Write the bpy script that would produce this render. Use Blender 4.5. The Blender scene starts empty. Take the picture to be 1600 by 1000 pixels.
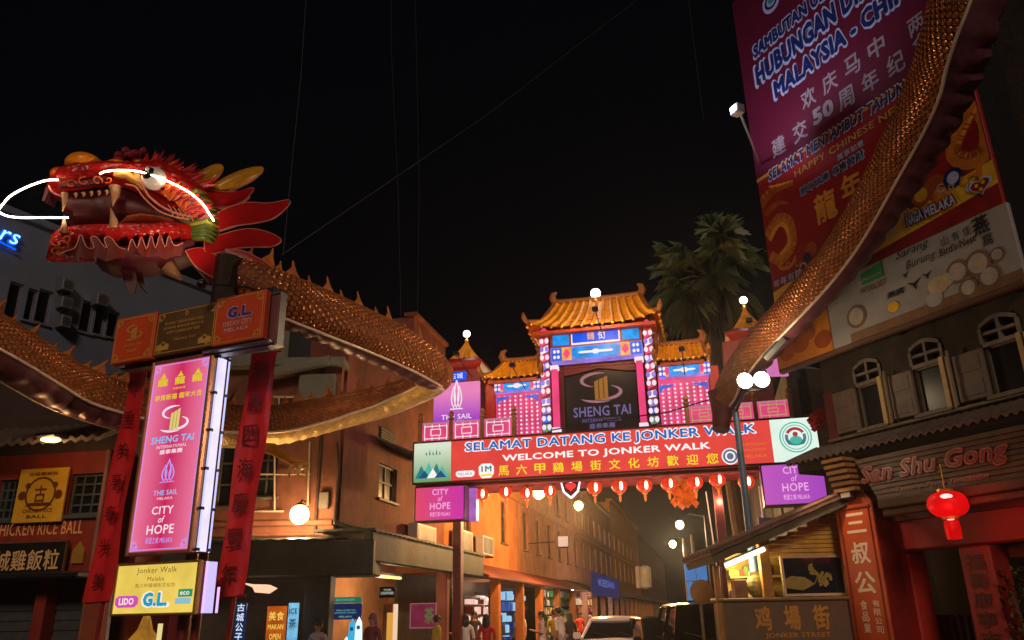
import bpy, math, random
import numpy as np
from mathutils import Vector as V, Matrix
R_ = math.radians
random.seed(7)
SC = bpy.context.scene
COL = SC.collection

# ------------------------------------------------------------------ camera
FPX = 1250.0
PITCH, ROLL = R_(20.18), R_(1.1)
CAM = V((0, 0, 1.6))
_f = V((0, math.cos(PITCH), math.sin(PITCH)))
_u0 = V((0, -math.sin(PITCH), math.cos(PITCH)))
_r0 = V((1, 0, 0))
_R = _r0 * math.cos(ROLL) - _u0 * math.sin(ROLL)
_U = _r0 * math.sin(ROLL) + _u0 * math.cos(ROLL)
cam = bpy.data.cameras.new('camera')
cam.sensor_width = 36
cam.lens = FPX / 1600 * 36
cam.clip_end = 1500
co = bpy.data.objects.new('camera', cam)
COL.objects.link(co)
co.matrix_world = Matrix(((_R.x, _U.x, -_f.x, CAM.x), (_R.y, _U.y, -_f.y, CAM.y), (_R.z, _U.z, -_f.z, CAM.z), (0, 0, 0, 1)))
SC.camera = co

# ------------------------------------------------------------------ world, fill light, exposure
w = bpy.data.worlds.new('World')
SC.world = w
w.use_nodes = True
nt = w.node_tree
bg = nt.nodes['Background']
bg.inputs[0].default_value = (0.30, 0.36, 0.60, 1)
bg.inputs[1].default_value = 0.003
sl = bpy.data.lights.new('fill_sun', 'SUN')  # warm fill standing in for unseen street lamps behind the camera
sl.energy = 0.8
sl.angle = R_(12)
sl.color = (1.0, 0.70, 0.52)
so = bpy.data.objects.new('fill_sun', sl)
COL.objects.link(so)
so.rotation_euler = V((-0.04, 0.90, -0.42)).to_track_quat('-Z', 'Y').to_euler()
vs = SC.view_settings
vs.view_transform = 'Standard'
vs.look = 'None'
vs.exposure = 0
vs.gamma = 1
SC.cycles.use_denoising = True
SC.cycles.max_bounces = 6
SC.cycles.diffuse_bounces = 3
SC.cycles.glossy_bounces = 3
SC.cycles.transmission_bounces = 4
SC.cycles.sample_clamp_indirect = 4
SC.cycles.caustics_reflective = False
SC.cycles.caustics_refractive = False

# ------------------------------------------------------------------ helpers
def lin(v):
    v /= 255.0
    return v / 12.92 if v <= 0.04045 else ((v + 0.055) / 1.055) ** 2.4
def c(r, g, b):
    return (lin(r), lin(g), lin(b), 1)
def ray(px, py):
    x, y = (px - 800) / FPX, -(py - 500) / FPX
    return _f + _R * x + _U * y
def P(px, py, Y):
    r = ray(px, py)
    return CAM + r * (Y / r.y)

class Plane:
    """A vertical wall: x runs to the right along it, y into it, z up from the ground."""
    def __init__(s, pt, ux, uy):
        l = math.hypot(ux, uy)
        s.u = V((ux / l, uy / l, 0))
        s.n = V((-s.u.y, s.u.x, 0))
        s.o = V((pt.x, pt.y, 0))
        s.M = Matrix(((s.u.x, s.n.x, 0, s.o.x), (s.u.y, s.n.y, 0, s.o.y), (0, 0, 1, 0), (0, 0, 0, 1)))
    def at(s, px, py, d=0):
        r = ray(px, py)
        t = (s.o + s.n * d - CAM).dot(s.n) / r.dot(s.n)
        p = CAM + r * t
        return ((p - s.o).dot(s.u), p.z)
    def R(s, x0, y0, x1, y1, d=0):
        xm, ym = (x0 + x1) / 2, (y0 + y1) / 2
        return (s.at(x0, ym, d)[0], s.at(x1, ym, d)[0], s.at(xm, y1, d)[1], s.at(xm, y0, d)[1])
    def w(s, x, z, d=0):
        return s.o + s.u * x + s.n * d + V((0, 0, z))

MATS = {}
def pbr(name, col, rough=0.7, metal=0.0, var=0.25, scale=4.0, bump=0.0, spec=0.4, streak=0.0, vor=0.0):
    if name in MATS: return MATS[name]
    m = bpy.data.materials.new(name)
    m.use_nodes = True
    n, l = m.node_tree.nodes, m.node_tree.links
    b = n['Principled BSDF']
    b.inputs['Roughness'].default_value = rough
    b.inputs['Metallic'].default_value = metal
    b.inputs['Specular IOR Level'].default_value = spec
    tc = n.new('ShaderNodeTexCoord')
    nz = n.new('ShaderNodeTexNoise')
    nz.inputs['Scale'].default_value = scale
    nz.inputs['Detail'].default_value = 6
    nz.inputs['Roughness'].default_value = 0.65
    l.new(tc.outputs['Object'], nz.inputs['Vector'])
    rp = n.new('ShaderNodeValToRGB')
    rp.color_ramp.elements[0].position = 0.3
    rp.color_ramp.elements[1].position = 0.7
    k0, k1 = 1 - var, 1 + var * 0.6
    rp.color_ramp.elements[0].color = (col[0] * k0, col[1] * k0, col[2] * k0, 1)
    rp.color_ramp.elements[1].color = (min(1, col[0] * k1), min(1, col[1] * k1), min(1, col[2] * k1), 1)
    l.new(nz.outputs['Fac'], rp.inputs['Fac'])
    l.new(rp.outputs['Color'], b.inputs['Base Color'])
    if streak:       # rain streaks and grime patches
        mp = n.new('ShaderNodeMapping'); mp.inputs['Scale'].default_value = (1.1, 1.1, .22)
        n3 = n.new('ShaderNodeTexNoise'); n3.inputs['Scale'].default_value = 1.6; n3.inputs['Detail'].default_value = 7; n3.inputs['Roughness'].default_value = .7
        r3 = n.new('ShaderNodeValToRGB'); r3.color_ramp.elements[0].position = .36; r3.color_ramp.elements[1].position = .66
        k_ = 1 - streak * .75; r3.color_ramp.elements[0].color = (k_, k_ * .98, k_ * .95, 1); r3.color_ramp.elements[1].color = (1, 1, 1, 1)
        mx_ = n.new('ShaderNodeMix'); mx_.data_type = 'RGBA'; mx_.blend_type = 'MULTIPLY'; mx_.inputs[0].default_value = 1
        l.new(tc.outputs['Object'], mp.inputs['Vector']); l.new(mp.outputs['Vector'], n3.inputs['Vector']); l.new(n3.outputs['Fac'], r3.inputs['Fac'])
        l.new(rp.outputs['Color'], mx_.inputs[6]); l.new(r3.outputs['Color'], mx_.inputs[7]); l.new(mx_.outputs[2], b.inputs['Base Color'])
    if vor:          # raised plates, like papier-mache scales
        vo = n.new('ShaderNodeTexVoronoi'); vo.inputs['Scale'].default_value = vor
        b2 = n.new('ShaderNodeBump'); b2.inputs['Strength'].default_value = .9; b2.inputs['Distance'].default_value = .035; b2.invert = True
        l.new(tc.outputs['Object'], vo.inputs['Vector']); l.new(vo.outputs['Distance'], b2.inputs['Height']); l.new(b2.outputs['Normal'], b.inputs['Normal'])
    if bump and not vor:
        bp = n.new('ShaderNodeBump')
        bp.inputs['Strength'].default_value = bump
        bp.inputs['Distance'].default_value = 0.03
        n2 = n.new('ShaderNodeTexNoise')
        n2.inputs['Scale'].default_value = scale * 6
        n2.inputs['Detail'].default_value = 4
        l.new(tc.outputs['Object'], n2.inputs['Vector'])
        l.new(n2.outputs['Fac'], bp.inputs['Height'])
        l.new(bp.outputs['Normal'], b.inputs['Normal'])
    MATS[name] = m
    return m
def glow(name, col, s=1.0, sample=True, var=0.0, scale=3.0):
    """A surface that gives off light: a lamp, a tube, the printed face of a light box."""
    if name in MATS: return MATS[name]
    m = bpy.data.materials.new(name)
    m.use_nodes = True
    n, l = m.node_tree.nodes, m.node_tree.links
    b = n['Principled BSDF']
    b.inputs['Base Color'].default_value = (col[0] * .08, col[1] * .08, col[2] * .08, 1)
    b.inputs['Specular IOR Level'].default_value = 0.15
    b.inputs['Roughness'].default_value = 0.4
    b.inputs['Emission Color'].default_value = col
    b.inputs['Emission Strength'].default_value = s
    if var:
        tc = n.new('ShaderNodeTexCoord'); nz = n.new('ShaderNodeTexNoise')
        nz.inputs['Scale'].default_value = scale
        mr = n.new('ShaderNodeMapRange')
        mr.inputs['From Min'].default_value = 0.3; mr.inputs['From Max'].default_value = 0.7
        mr.inputs['To Min'].default_value = s * (1 - var); mr.inputs['To Max'].default_value = s * (1 + var)
        l.new(tc.outputs['Object'], nz.inputs['Vector']); l.new(nz.outputs['Fac'], mr.inputs['Value'])
        l.new(mr.outputs['Result'], b.inputs['Emission Strength'])
    if not sample:
        m.cycles.emission_sampling = 'NONE'
    MATS[name] = m
    return m
def glow2(name, ca, cb, axis=0, s=1.0, pos=(0.2, 0.8), tri=False):
    """A printed light-box face whose ink runs from one colour to another across it."""
    if name in MATS: return MATS[name]
    m = bpy.data.materials.new(name)
    m.use_nodes = True
    n, l = m.node_tree.nodes, m.node_tree.links
    b = n['Principled BSDF']
    b.inputs['Base Color'].default_value = (0.02, 0.02, 0.02, 1)
    b.inputs['Specular IOR Level'].default_value = 0.15
    tc = n.new('ShaderNodeTexCoord'); sp = n.new('ShaderNodeSeparateXYZ'); rp = n.new('ShaderNodeValToRGB')
    l.new(tc.outputs['Generated'], sp.inputs[0])
    l.new(sp.outputs[axis], rp.inputs[0])
    e = rp.color_ramp.elements
    e[0].position, e[1].position = pos
    e[0].color, e[1].color = ca, cb
    if tri:
        x = e.new(1 - pos[0] + 0.0); x.color = ca
        e[1].position = 0.5; e[1].color = cb
    l.new(rp.outputs['Color'], b.inputs['Emission Color'])
    b.inputs['Emission Strength'].default_value = s
    MATS[name] = m
    return m

class MB:
    def __init__(s, M=None):
        s.v = []; s.f = []; s.m = []; s.M = M or Matrix(); s.mi = 0
    def add(s, pts, faces):
        k = len(s.v)
        s.v += [s.M @ V(p) for p in pts]
        for f in faces:
            s.f.append([k + i for i in f]); s.m.append(s.mi)
    def box(s, x0, x1, y0, y1, z0, z1):
        s.add([(x0, y0, z0), (x1, y0, z0), (x1, y1, z0), (x0, y1, z0), (x0, y0, z1), (x1, y0, z1), (x1, y1, z1), (x0, y1, z1)],
              [(0, 3, 2, 1), (4, 5, 6, 7), (0, 1, 5, 4), (1, 2, 6, 5), (2, 3, 7, 6), (3, 0, 4, 7)])
        return s
    def bbox(s, x0, x1, y0, y1, z0, z1, b=0.02):
        """box whose front edges are chamfered"""
        s.prism([(x0 + b, z0), (x1 - b, z0), (x1, z0 + b), (x1, z1 - b), (x1 - b, z1), (x0 + b, z1), (x0, z1 - b), (x0, z0 + b)], y0 + b, y1)
        s.add([(x0 + b, y0 + b, z0), (x1 - b, y0 + b, z0), (x1, y0 + b, z0 + b), (x1, y0 + b, z1 - b), (x1 - b, y0 + b, z1), (x0 + b, y0 + b, z1), (x0, y0 + b, z1 - b), (x0, y0 + b, z0 + b),
               (x0 + b, y0, z0 + b), (x1 - b, y0, z0 + b), (x1 - b, y0, z1 - b), (x0 + b, y0, z1 - b)],
              [(0, 1, 9, 8), (1, 2, 9), (2, 3, 10, 9), (3, 4, 10), (4, 5, 11, 10), (5, 6, 11), (6, 7, 8, 11), (7, 0, 8), (8, 9, 10, 11)])
        return s
    def quad(s, a, b, c_, d):
        s.add([a, b, c_, d], [(0, 1, 2, 3)]); return s
    def prism(s, pts, y0, y1):
        n = len(pts)
        s.add([(p[0], y0, p[1]) for p in pts] + [(p[0], y1, p[1]) for p in pts],
              [tuple(range(n)), tuple(range(2 * n - 1, n - 1, -1))] + [(i, i + n, (i + 1) % n + n, (i + 1) % n) for i in range(n)])
        return s
    def loft(s, rings, closed=True, caps=True):
        n = len(rings[0]); pts = [p for r in rings for p in r]; fs = []
        for k in range(len(rings) - 1):
            for i in range(n if closed else n - 1):
                j = (i + 1) % n
                fs.append((k * n + i, k * n + j, (k + 1) * n + j, (k + 1) * n + i))
        if caps and closed:
            fs.append(tuple(range(n - 1, -1, -1)))
            fs.append(tuple((len(rings) - 1) * n + i for i in range(n)))
        s.add(pts, fs); return s
    def tube(s, path, r, n=8, caps=True):
        path = [V(p) for p in path]; rings = []
        rs = r if isinstance(r, (list, tuple)) else [r] * len(path)
        up = None
        for i, p in enumerate(path):
            t = (path[min(i + 1, len(path) - 1)] - path[max(i - 1, 0)]).normalized()
            if up is None:
                up = V((0, 0, 1)) if abs(t.z) < 0.9 else V((1, 0, 0))
            a = t.cross(up)
            a = a.normalized() if a.length > 1e-6 else t.orthogonal().normalized()
            up = a.cross(t).normalized()
            rings.append([p + a * (math.cos(2 * math.pi * k / n) * rs[i]) + up * (math.sin(2 * math.pi * k / n) * rs[i]) for k in range(n)])
        return s.loft(rings, True, caps)
    def lathe(s, prof, cx=0, cy=0, cz=0, n=16, axis='z'):
        rings = []
        for r, h in prof:
            r = max(r, 1e-4)
            ring = []
            for k in range(n):
                a = 2 * math.pi * k / n
                if axis == 'z': ring.append((cx + r * math.cos(a), cy + r * math.sin(a), cz + h))
                elif axis == 'y': ring.append((cx + r * math.cos(a), cy + h, cz + r * math.sin(a)))
                else: ring.append((cx + h, cy + r * math.cos(a), cz + r * math.sin(a)))
            rings.append(ring)
        return s.loft(rings)
    def ball(s, x, y, z, rx, ry=None, rz=None, n=14, m=9):
        ry = ry or rx; rz = rz or rx
        rings = []
        for i in range(m + 1):
            t = math.pi * i / m
            r = max(math.sin(t), 0.002)
            rings.append([(x + rx * r * math.cos(2 * math.pi * k / n), y + ry * r * math.sin(2 * math.pi * k / n), z - rz * math.cos(t)) for k in range(n)])
        return s.loft(rings)
    def text(s, t, x0, x1, z0, z1, y=0.0, bold=0.0, shear=0.0, keep=False, res=2, ext=0.0):
        """flat lettering fitted into a rectangle of the wall"""
        pts, fs = text_geo(t, 0.0, shear, res)
        if not pts: return s
        if bold > 0:      # heavier strokes: the glyphs laid down again, each a hair's breadth off and proud
            nd = 4 if bold < .022 else 8; n0 = len(pts); p2, f2 = [], []
            for q in range(nd + 1):
                a = 2 * math.pi * q / nd; k = 0 if q == nd else bold
                p2 += [(p[0] + k * math.cos(a), p[1] + k * math.sin(a), q * .00035) for p in pts]; f2 += [tuple(i + q * n0 for i in f) for f in fs]
            pts, fs = p2, f2
        else: pts = [(p[0], p[1], 0) for p in pts]
        xs = [p[0] for p in pts]; ys = [p[1] for p in pts]
        a0, a1, b0, b1 = min(xs), max(xs), min(ys), max(ys)
        kx = (x1 - x0) / (a1 - a0); kz = (z1 - z0) / (b1 - b0)
        if keep:
            k = min(kx, kz); ox = (x0 + x1) / 2 - k * (a0 + a1) / 2; oz = (z0 + z1) / 2 - k * (b0 + b1) / 2
            s.add([(ox + p[0] * k, y - p[2], oz + p[1] * k) for p in pts], fs)
        else:
            s.add([(x0 + (p[0] - a0) * kx, y - p[2], z0 + (p[1] - b0) * kz) for p in pts], fs)
        return s
    def build(s, name, mats, parent=None, smooth=False, base=None):
        if not isinstance(mats, (list, tuple)): mats = [mats]
        off = V((0, 0, 0)); loc = V((0, 0, 0))
        if parent is not None:
            q = parent
            while q is not None: off += q.location; q = q.parent
        else:
            if base is None:
                xs = [p.x for p in s.v]; ys = [p.y for p in s.v]; zs = [p.z for p in s.v]
                base = V(((min(xs) + max(xs)) / 2, (min(ys) + max(ys)) / 2, min(zs)))
            off = V(base); loc = V(base)
        me = bpy.data.meshes.new(name)
        me.from_pydata([tuple(p - off) for p in s.v], [], s.f)
        for m in mats: me.materials.append(m)
        me.polygons.foreach_set('material_index', s.m)
        if smooth:
            me.polygons.foreach_set('use_smooth', [True] * len(s.f))
            if smooth != 'all':
                try: me.set_sharp_from_angle(angle=R_(38))
                except Exception: pass
        me.update()
        o = bpy.data.objects.new(name, me)
        COL.objects.link(o)
        o.location = loc
        if parent is not None: o.parent = parent
        return o
_TC = {}
def text_geo(t, bold, shear, res):
    k = (t, bold, shear, res)
    if k not in _TC:
        cu = bpy.data.curves.new('lettering', 'FONT')
        cu.body = t; cu.space_character = 1.06; cu.shear = shear; cu.resolution_u = res
        o = bpy.data.objects.new('lettering', cu)
        me = bpy.data.meshes.new_from_object(o)
        _TC[k] = ([tuple(p.co) for p in me.vertices], [tuple(f.vertices) for f in me.polygons])
        bpy.data.objects.remove(o); bpy.data.meshes.remove(me); bpy.data.curves.remove(cu)
    return _TC[k]

def tag(o, label=None, cat=None, group=None, kind=None):
    if label: o['label'] = label
    if cat: o['category'] = cat
    if group: o['group'] = group
    if kind: o['kind'] = kind
    return o
def thing(name, label, cat, loc, group=None):
    o = bpy.data.objects.new(name, None)
    o.empty_display_size = 0.3
    COL.objects.link(o)
    o.location = loc
    return tag(o, label, cat, group)
def copy_tree(o, loc=None, parent=None):
    k = o.copy(); COL.objects.link(k); k.parent = parent
    if loc is not None: k.location = loc
    for ch in list(o.children): copy_tree(ch, None, k)
    return k
def lamp(name, loc, power, col, parent=None, radius=0.08, spot=None, aim=None, blend=0.6):
    ld = bpy.data.lights.new(name, 'SPOT' if spot else 'POINT')
    ld.energy = power; ld.color = col; ld.shadow_soft_size = radius
    if spot: ld.spot_size = R_(spot); ld.spot_blend = blend
    o = bpy.data.objects.new(name, ld)
    COL.objects.link(o)
    off = V((0, 0, 0)); q = parent
    while q is not None: off += q.location; q = q.parent
    o.location = V(loc) - off
    if aim is not None: o.rotation_euler = (V(aim) - V(loc)).to_track_quat('-Z', 'Y').to_euler()
    if parent is not None: o.parent = parent
    return o
def smooth_path(pts, k=6):
    """Catmull-Rom through tuples of any length"""
    out = []
    a = [np.array(p, float) for p in pts]
    for i in range(len(a) - 1):
        p0, p1, p2, p3 = a[max(i - 1, 0)], a[i], a[i + 1], a[min(i + 2, len(a) - 1)]
        for j in range(k):
            t = j / k
            out.append(0.5 * (2 * p1 + (p2 - p0) * t + (2 * p0 - 5 * p1 + 4 * p2 - p3) * t * t + (3 * p1 - p0 - 3 * p2 + p3) * t ** 3))
    out.append(a[-1])
    return out

# ------------------------------------------------------------------ the walls everything is measured on
PG = Plane(P(650, 720, 21.15), *(lambda d: (d.x, d.y))(P(1280, 690, 18.85) - P(650, 720, 21.15)))   # gateway
PP = Plane(P(270, 720, 11.4), .92, -.39)                                                      # sign pylon
PR = Plane(P(90, 830, 16.0), .985, -.17)                                                        # red shophouse
PA = Plane(P(525, 750, 18.8), 1, 0.0)                                                           # corner building, junction side
PB = Plane(P(525, 750, 18.8), .225, .974)                                                       # corner building, street side
PS = Plane(P(1350, 760, 15.0), .438, -.899)                                                     # shop on the other corner
PT = Plane(P(1225, 935, 14.6), 1, -0.02)                                                        # stall
PY = Plane(P(50, 400, 22.0), .5, .866)                                                          # grey block
PQ = Plane(P(1270, 800, 21.5), -.225, -.974)                                                    # far side of the street
PH = Plane(P(250, 350, 12.0), .94, .34)                                                         # dragon head, side on

# ------------------------------------------------------------------ materials
M_asphalt = pbr('asphalt', (.045, .045, .048), .75, var=.3, scale=1.5, bump=.5)
M_pave = pbr('paving', (.22, .18, .15), .8, var=.3, scale=2, bump=.3)
M_black = pbr('black_paint', (.012, .012, .014), .45)
M_dark = pbr('dark_metal', (.03, .03, .033), .45, .5)
M_steel = pbr('steel', (.35, .36, .38), .4, .8)
M_white = pbr('white_paint', (.7, .68, .64), .5, var=.12)
M_red = pbr('red_lacquer', (.30, .018, .015), .35, var=.3)
M_dred = pbr('dark_red_paint', (.12, .012, .012), .5, var=.3)
M_gold = pbr('gold_paint', (.75, .42, .08), .35, .6, var=.2)
M_wood = pbr('brown_wood', (.12, .06, .03), .6, var=.4, scale=3, bump=.4)
M_glass = pbr('dark_glass', (.008, .009, .012), .3, spec=.25)
M_skin = pbr('skin', (.36, .19, .12), .55, var=.08)
G_warm = glow('lamp_sodium', (1, .62, .22, 1), 40)
G_white = glow('lamp_white', (1, .95, .9, 1), 9)

def tiles(name, base, rough=.4):
    """glazed roof tiles: each course slightly its own shade"""
    return pbr(name, base, rough, 0, .45, 5, .2)
M_tile = tiles('yellow_glazed_tile', (.98, .36, .015))
M_tile2 = tiles('grey_clay_tile', (.11, .08, .065), .8)

# ------------------------------------------------------------------ ground
g = MB(); g.box(-400, 400, -60, 700, -0.3, 0.0)
tag(g.build('road', M_asphalt, base=(0, 0, -0.3)), kind='structure')
def pavement(pl, x0, x1, depth):
    m = MB(pl.M); m.bbox(x0, x1, -1.6, depth, -.1, .14, .02)
    tag(m.build('pavement', M_pave), kind='structure')
pavement(PB, -0.1, 120, 8); pavement(PQ, -120, -1.5, 8); pavement(PS, -1.7, 9, 8); pavement(PA, -22, -1.8, 6)
m = MB(PG.M)
for i in range(14): m.box(-1 + i * .85, -.55 + i * .85, -6.5, -3.5, .0, .006)
tag(m.build('crossing_stripes', pbr('road_paint', (.6, .58, .52), .7, var=.3)), kind='structure')

# ------------------------------------------------------------------ gateway across the street
gw = thing('gateway', 'lit pink and blue ceremonial gateway with golden tiled roofs spanning the street', 'gateway', PG.w(5, 0))
GB = pbr('gateway_red_paint', (.20, .02, .03), .5, var=.3)
GP = glow('pink_panel_light', c(222, 70, 122), 1.0, False, .25, 2)
GPd = glow('pink_column_light', c(228, 64, 120), 1.1, False, .15, 2)
GBlue = glow('blue_panel_light', c(58, 100, 212), 1.05, False, .35, 3)
GCy = glow('cyan_panel_light', c(24, 140, 224), 1.1, False, .35, 5)
GDeep = glow('deep_blue_light', c(12, 80, 224), 1.1, False, .15, 4)
GYel = glow('yellow_panel_light', c(240, 172, 70), .95, False, .3, 5)
GW = glow('white_pattern_light', c(245, 232, 240), .95, False)
GLil = glow('lilac_panel_light', c(150, 124, 220), .95, False, .3, 4)
GGr = glow('mint_panel_light', c(120, 170, 140), .7, False, .3, 4)
def gbox(px, d0, d1, mb):
    x0, x1, z0, z1 = PG.R(*px, d=d0); mb.box(x0, x1, d0, d1, z0, z1); return x0, x1, z0, z1
# beam and legs
b = MB(PG.M); bx0, bx1, bz0, bz1 = PG.R(650, 674, 1280, 738)
b.bbox(bx0, bx1, -.02, 1.3, bz0 - .16, bz1 - .02, .03); b.build('beam', GB, gw)
for px in (707, 1131):
    b = MB(PG.M); x = PG.at(px, 860)[0]
    b.bbox(x - .11, x + .11, .35, .6, 0, bz0 - .15, .015); b.bbox(x - .2, x + .2, .25, .7, 0, .5, .03)
    b.build('leg', pbr('gateway_leg_paint', (.16, .03, .03), .45), gw)

def roof(parent, name, ex0, ex1, ez, rx0, rx1, rz, d0, d1, n, curl=.25, tile=M_tile):
    """hipped roof: rolls of glazed tile running from ridge to eave, curled corners, ridge with end finials"""
    dm = (d0 + d1) / 2
    t = MB(PG.M)
    def slope(e0, e1, r0, r1, k):
        # e0,e1,r0,r1: eave/ridge ends as (x,y,z)
        e0, e1, r0, r1 = V(e0), V(e1), V(r0), V(r1)
        nn = (e1 - e0).cross(r0 - e0).normalized()
        if nn.z < 0: nn = -nn
        def pt(u, v):
            p = (e0.lerp(e1, u)).lerp(r0.lerp(r1, u), v)
            sag = -.10 * math.sin(math.pi * v) * (rz - ez)
            lift = curl * (abs(u - .5) * 2) ** 4 * (1 - v) ** 2
            return p + V((0, 0, sag + lift))
        NU, NV = k * 8, 6
        pts, fs = [], []
        for j in range(NV + 1):
            for i in range(NU + 1):
                ph = (i % 8) / 8
                h = .055 * max(0, math.cos((ph - .5) * 2 * math.pi)) + (.012 if j % 2 else 0)
                pts.append(pt(i / NU, j / NV) + nn * h)
        for j in range(NV):
            for i in range(NU):
                q = j * (NU + 1) + i; fs.append((q, q + 1, q + NU + 2, q + NU + 1))
        t.add(pts, fs)
        # round eave caps
        for i in range(k):
            p = pt((i + .5) / k, 0)
            t.mi = 1; t.ball(p.x, p.y, p.z, .05, n=8, m=5); t.mi = 0
    A, B_, Cc, D = (ex0, d0, ez), (ex1, d0, ez), (ex1, d1, ez), (ex0, d1, ez)
    Rl, Rr = (rx0, dm, rz), (rx1, dm, rz)
    slope(A, B_, Rl, Rr, n); slope(Cc, D, Rr, Rl, n)
    k2 = max(4, int(n * (d1 - d0) / (ex1 - ex0)))
    slope(B_, Cc, Rr, Rr, k2); slope(D, A, Rl, Rl, k2)
    rf = t.build(name, [tile, M_gold], parent, smooth=True)
    e = MB(PG.M)
    e.box(ex0 + .12, ex1 - .12, d0 + .12, d1 - .12, ez - .12, ez - .03)
    e.build('eave_board', pbr('eave_paint', (.35, .05, .02), .5), parent)
    r = MB(PG.M)
    r.tube([(rx0 - .05, dm, rz + .16), (rx0 + .1, dm, rz + .06), ((rx0 + rx1) / 2, dm, rz + .04), (rx1 - .1, dm, rz + .06), (rx1 + .05, dm, rz + .16)], .075, 8)
    for sx, X in ((-1, rx0), (1, rx1)):
        r.tube([(X, dm, rz + .03), (X + sx * .05, dm, rz + .18), (X + sx * .02, dm, rz + .3), (X - sx * .08, dm, rz + .36)], [.09, .1, .08, .03], 8)
    for (X, Y) in ((ex0, d0), (ex1, d0), (ex1, d1), (ex0, d1)):
        rr = V((rx0 if X == ex0 else rx1, dm, rz)); cc = V((X, Y, ez + curl))
        dr = (cc - rr).normalized()
        pth = [rr, rr.lerp(cc, .5) - V((0, 0, .12 * (rz - ez) + curl * .45)), cc + V((0, 0, .02)), cc + V((dr.x * .14, dr.y * .14, .12)), cc + V((dr.x * .18, dr.y * .18, .24))]
        r.tube(pth, [.06, .06, .06, .07, .02], 7)
    r.build('ridge', pbr('ridge_tile', (.28, .10, .03), .5), parent)
    return rf

# centre pavilion
cx0, cx1, cz0, cz1 = PG.R(845, 508, 1024, 676)
pv = MB(PG.M); pv.box(cx0 + .1, cx1 - .1, .45, 1.9, bz1, cz1 + .35); pv.build('pavilion_body', GB, gw)
ex0, ex1, ez0, ez1 = PG.R(822, 470, 1030, 506, d=-.35)
roof(gw, 'roof', ex0, ex1, ez0, *PG.R(866, 470, 1003, 500, d=.8)[:2], PG.R(866, 467, 1003, 500, d=.8)[3], -.35, 2.1, 13, .22)
scr = MB(PG.M)
sx0, sx1, sz0, sz1 = PG.R(877, 566, 999, 670)
scr.bbox(sx0, sx1, .25, .44, sz0, sz1, .02)
so_ = scr.build('dark_screen', pbr('screen_board', (.012, .010, .016), .35), gw)
f = MB(PG.M)
for (a, b2, q, r2) in ((sx0 - .07, sx0 + .04, sz0, sz1 + .07), (sx1 - .04, sx1 + .07, sz0, sz1 + .07)): f.box(a, b2, .18, .3, q, r2)
f.box(sx0 + .04, sx1 - .04, .182, .3, sz1 - .04, sz1 + .07)
# scalloped valance
val = [(sx0 + .05, sz1 - .04)] + [(sx0 + .05 + (sx1 - sx0 - .1) * i / 24, sz1 - .10 - .13 * abs(math.cos(i / 24 * math.pi)) ** 1.5) for i in range(25)] + [(sx1 - .05, sz1 - .04)]
f.prism(val, .2, .24)
f.build('screen_frame', M_dred, gw)
def ess_logo(mb, x, z, s, y, col_mi, bar_mi):
    """a ring-tailed S around a three-bar tower block"""
    def arc(a0, a1, rx, rz, ox, oz, w0, w1):
        n = 16; out = []; inn = []
        for i in range(n + 1):
            t = i / n; a = R_(a0 + (a1 - a0) * t)
            wd = (w0 + (w1 - w0) * math.sin(math.pi * t)) / 2
            out.append((ox + (rx + wd) * math.cos(a), y, oz + (rz + wd) * math.sin(a)))
            inn.append((ox + (rx - wd) * math.cos(a), y, oz + (rz - wd) * math.sin(a)))
        mb.add(out + inn, [(i, i + 1, n + 2 + i, n + 1 + i) for i in range(n)])
    mb.mi = col_mi
    arc(68, 250, .46 * s, .19 * s, x - .05 * s, z + .22 * s, .015 * s, .10 * s)
    arc(-112, 62, .46 * s, .19 * s, x + .06 * s, z - .13 * s, .015 * s, .10 * s)
    arc(205, 290, .62 * s, .18 * s, x + .02 * s, z - .2 * s, .01 * s, .07 * s)
    mb.mi = bar_mi
    for i in range(3):
        a = x - .17 * s + i * .125 * s
        t0 = z + (.18 + i * .05) * s
        mb.add([(a, y - .004, z - .34 * s), (a + .105 * s, y - .004, z - .31 * s), (a + .105 * s, y - .004, t0 + .04 * s), (a, y - .004, t0)], [(0, 1, 2, 3)])
lt = MB(PG.M); mx = (sx0 + sx1) / 2
gx, gz = PG.at(939, 607, .25)
LGm = [glow('screen_rose_light', c(176, 120, 130), .75, False), glow('screen_gold_light', c(170, 112, 50), .75, False), glow('screen_lilac_light', c(122, 108, 160), .75, False)]
ess_logo(lt, gx, gz + .02, .98, .24, 0, 1)
lt.mi = 2
lt.text('SHENG TAI', *PG.R(896, 634, 986, 650, d=.25), y=.24, bold=.02)
lt.text('INTERNATIONAL', *PG.R(910, 653, 972, 659, d=.25), y=.24)
lt.text('盛泰集團', *PG.R(921, 661, 961, 669, d=.25), y=.24, bold=.01)
lt.build('lettering', LGm, so_)
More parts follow.
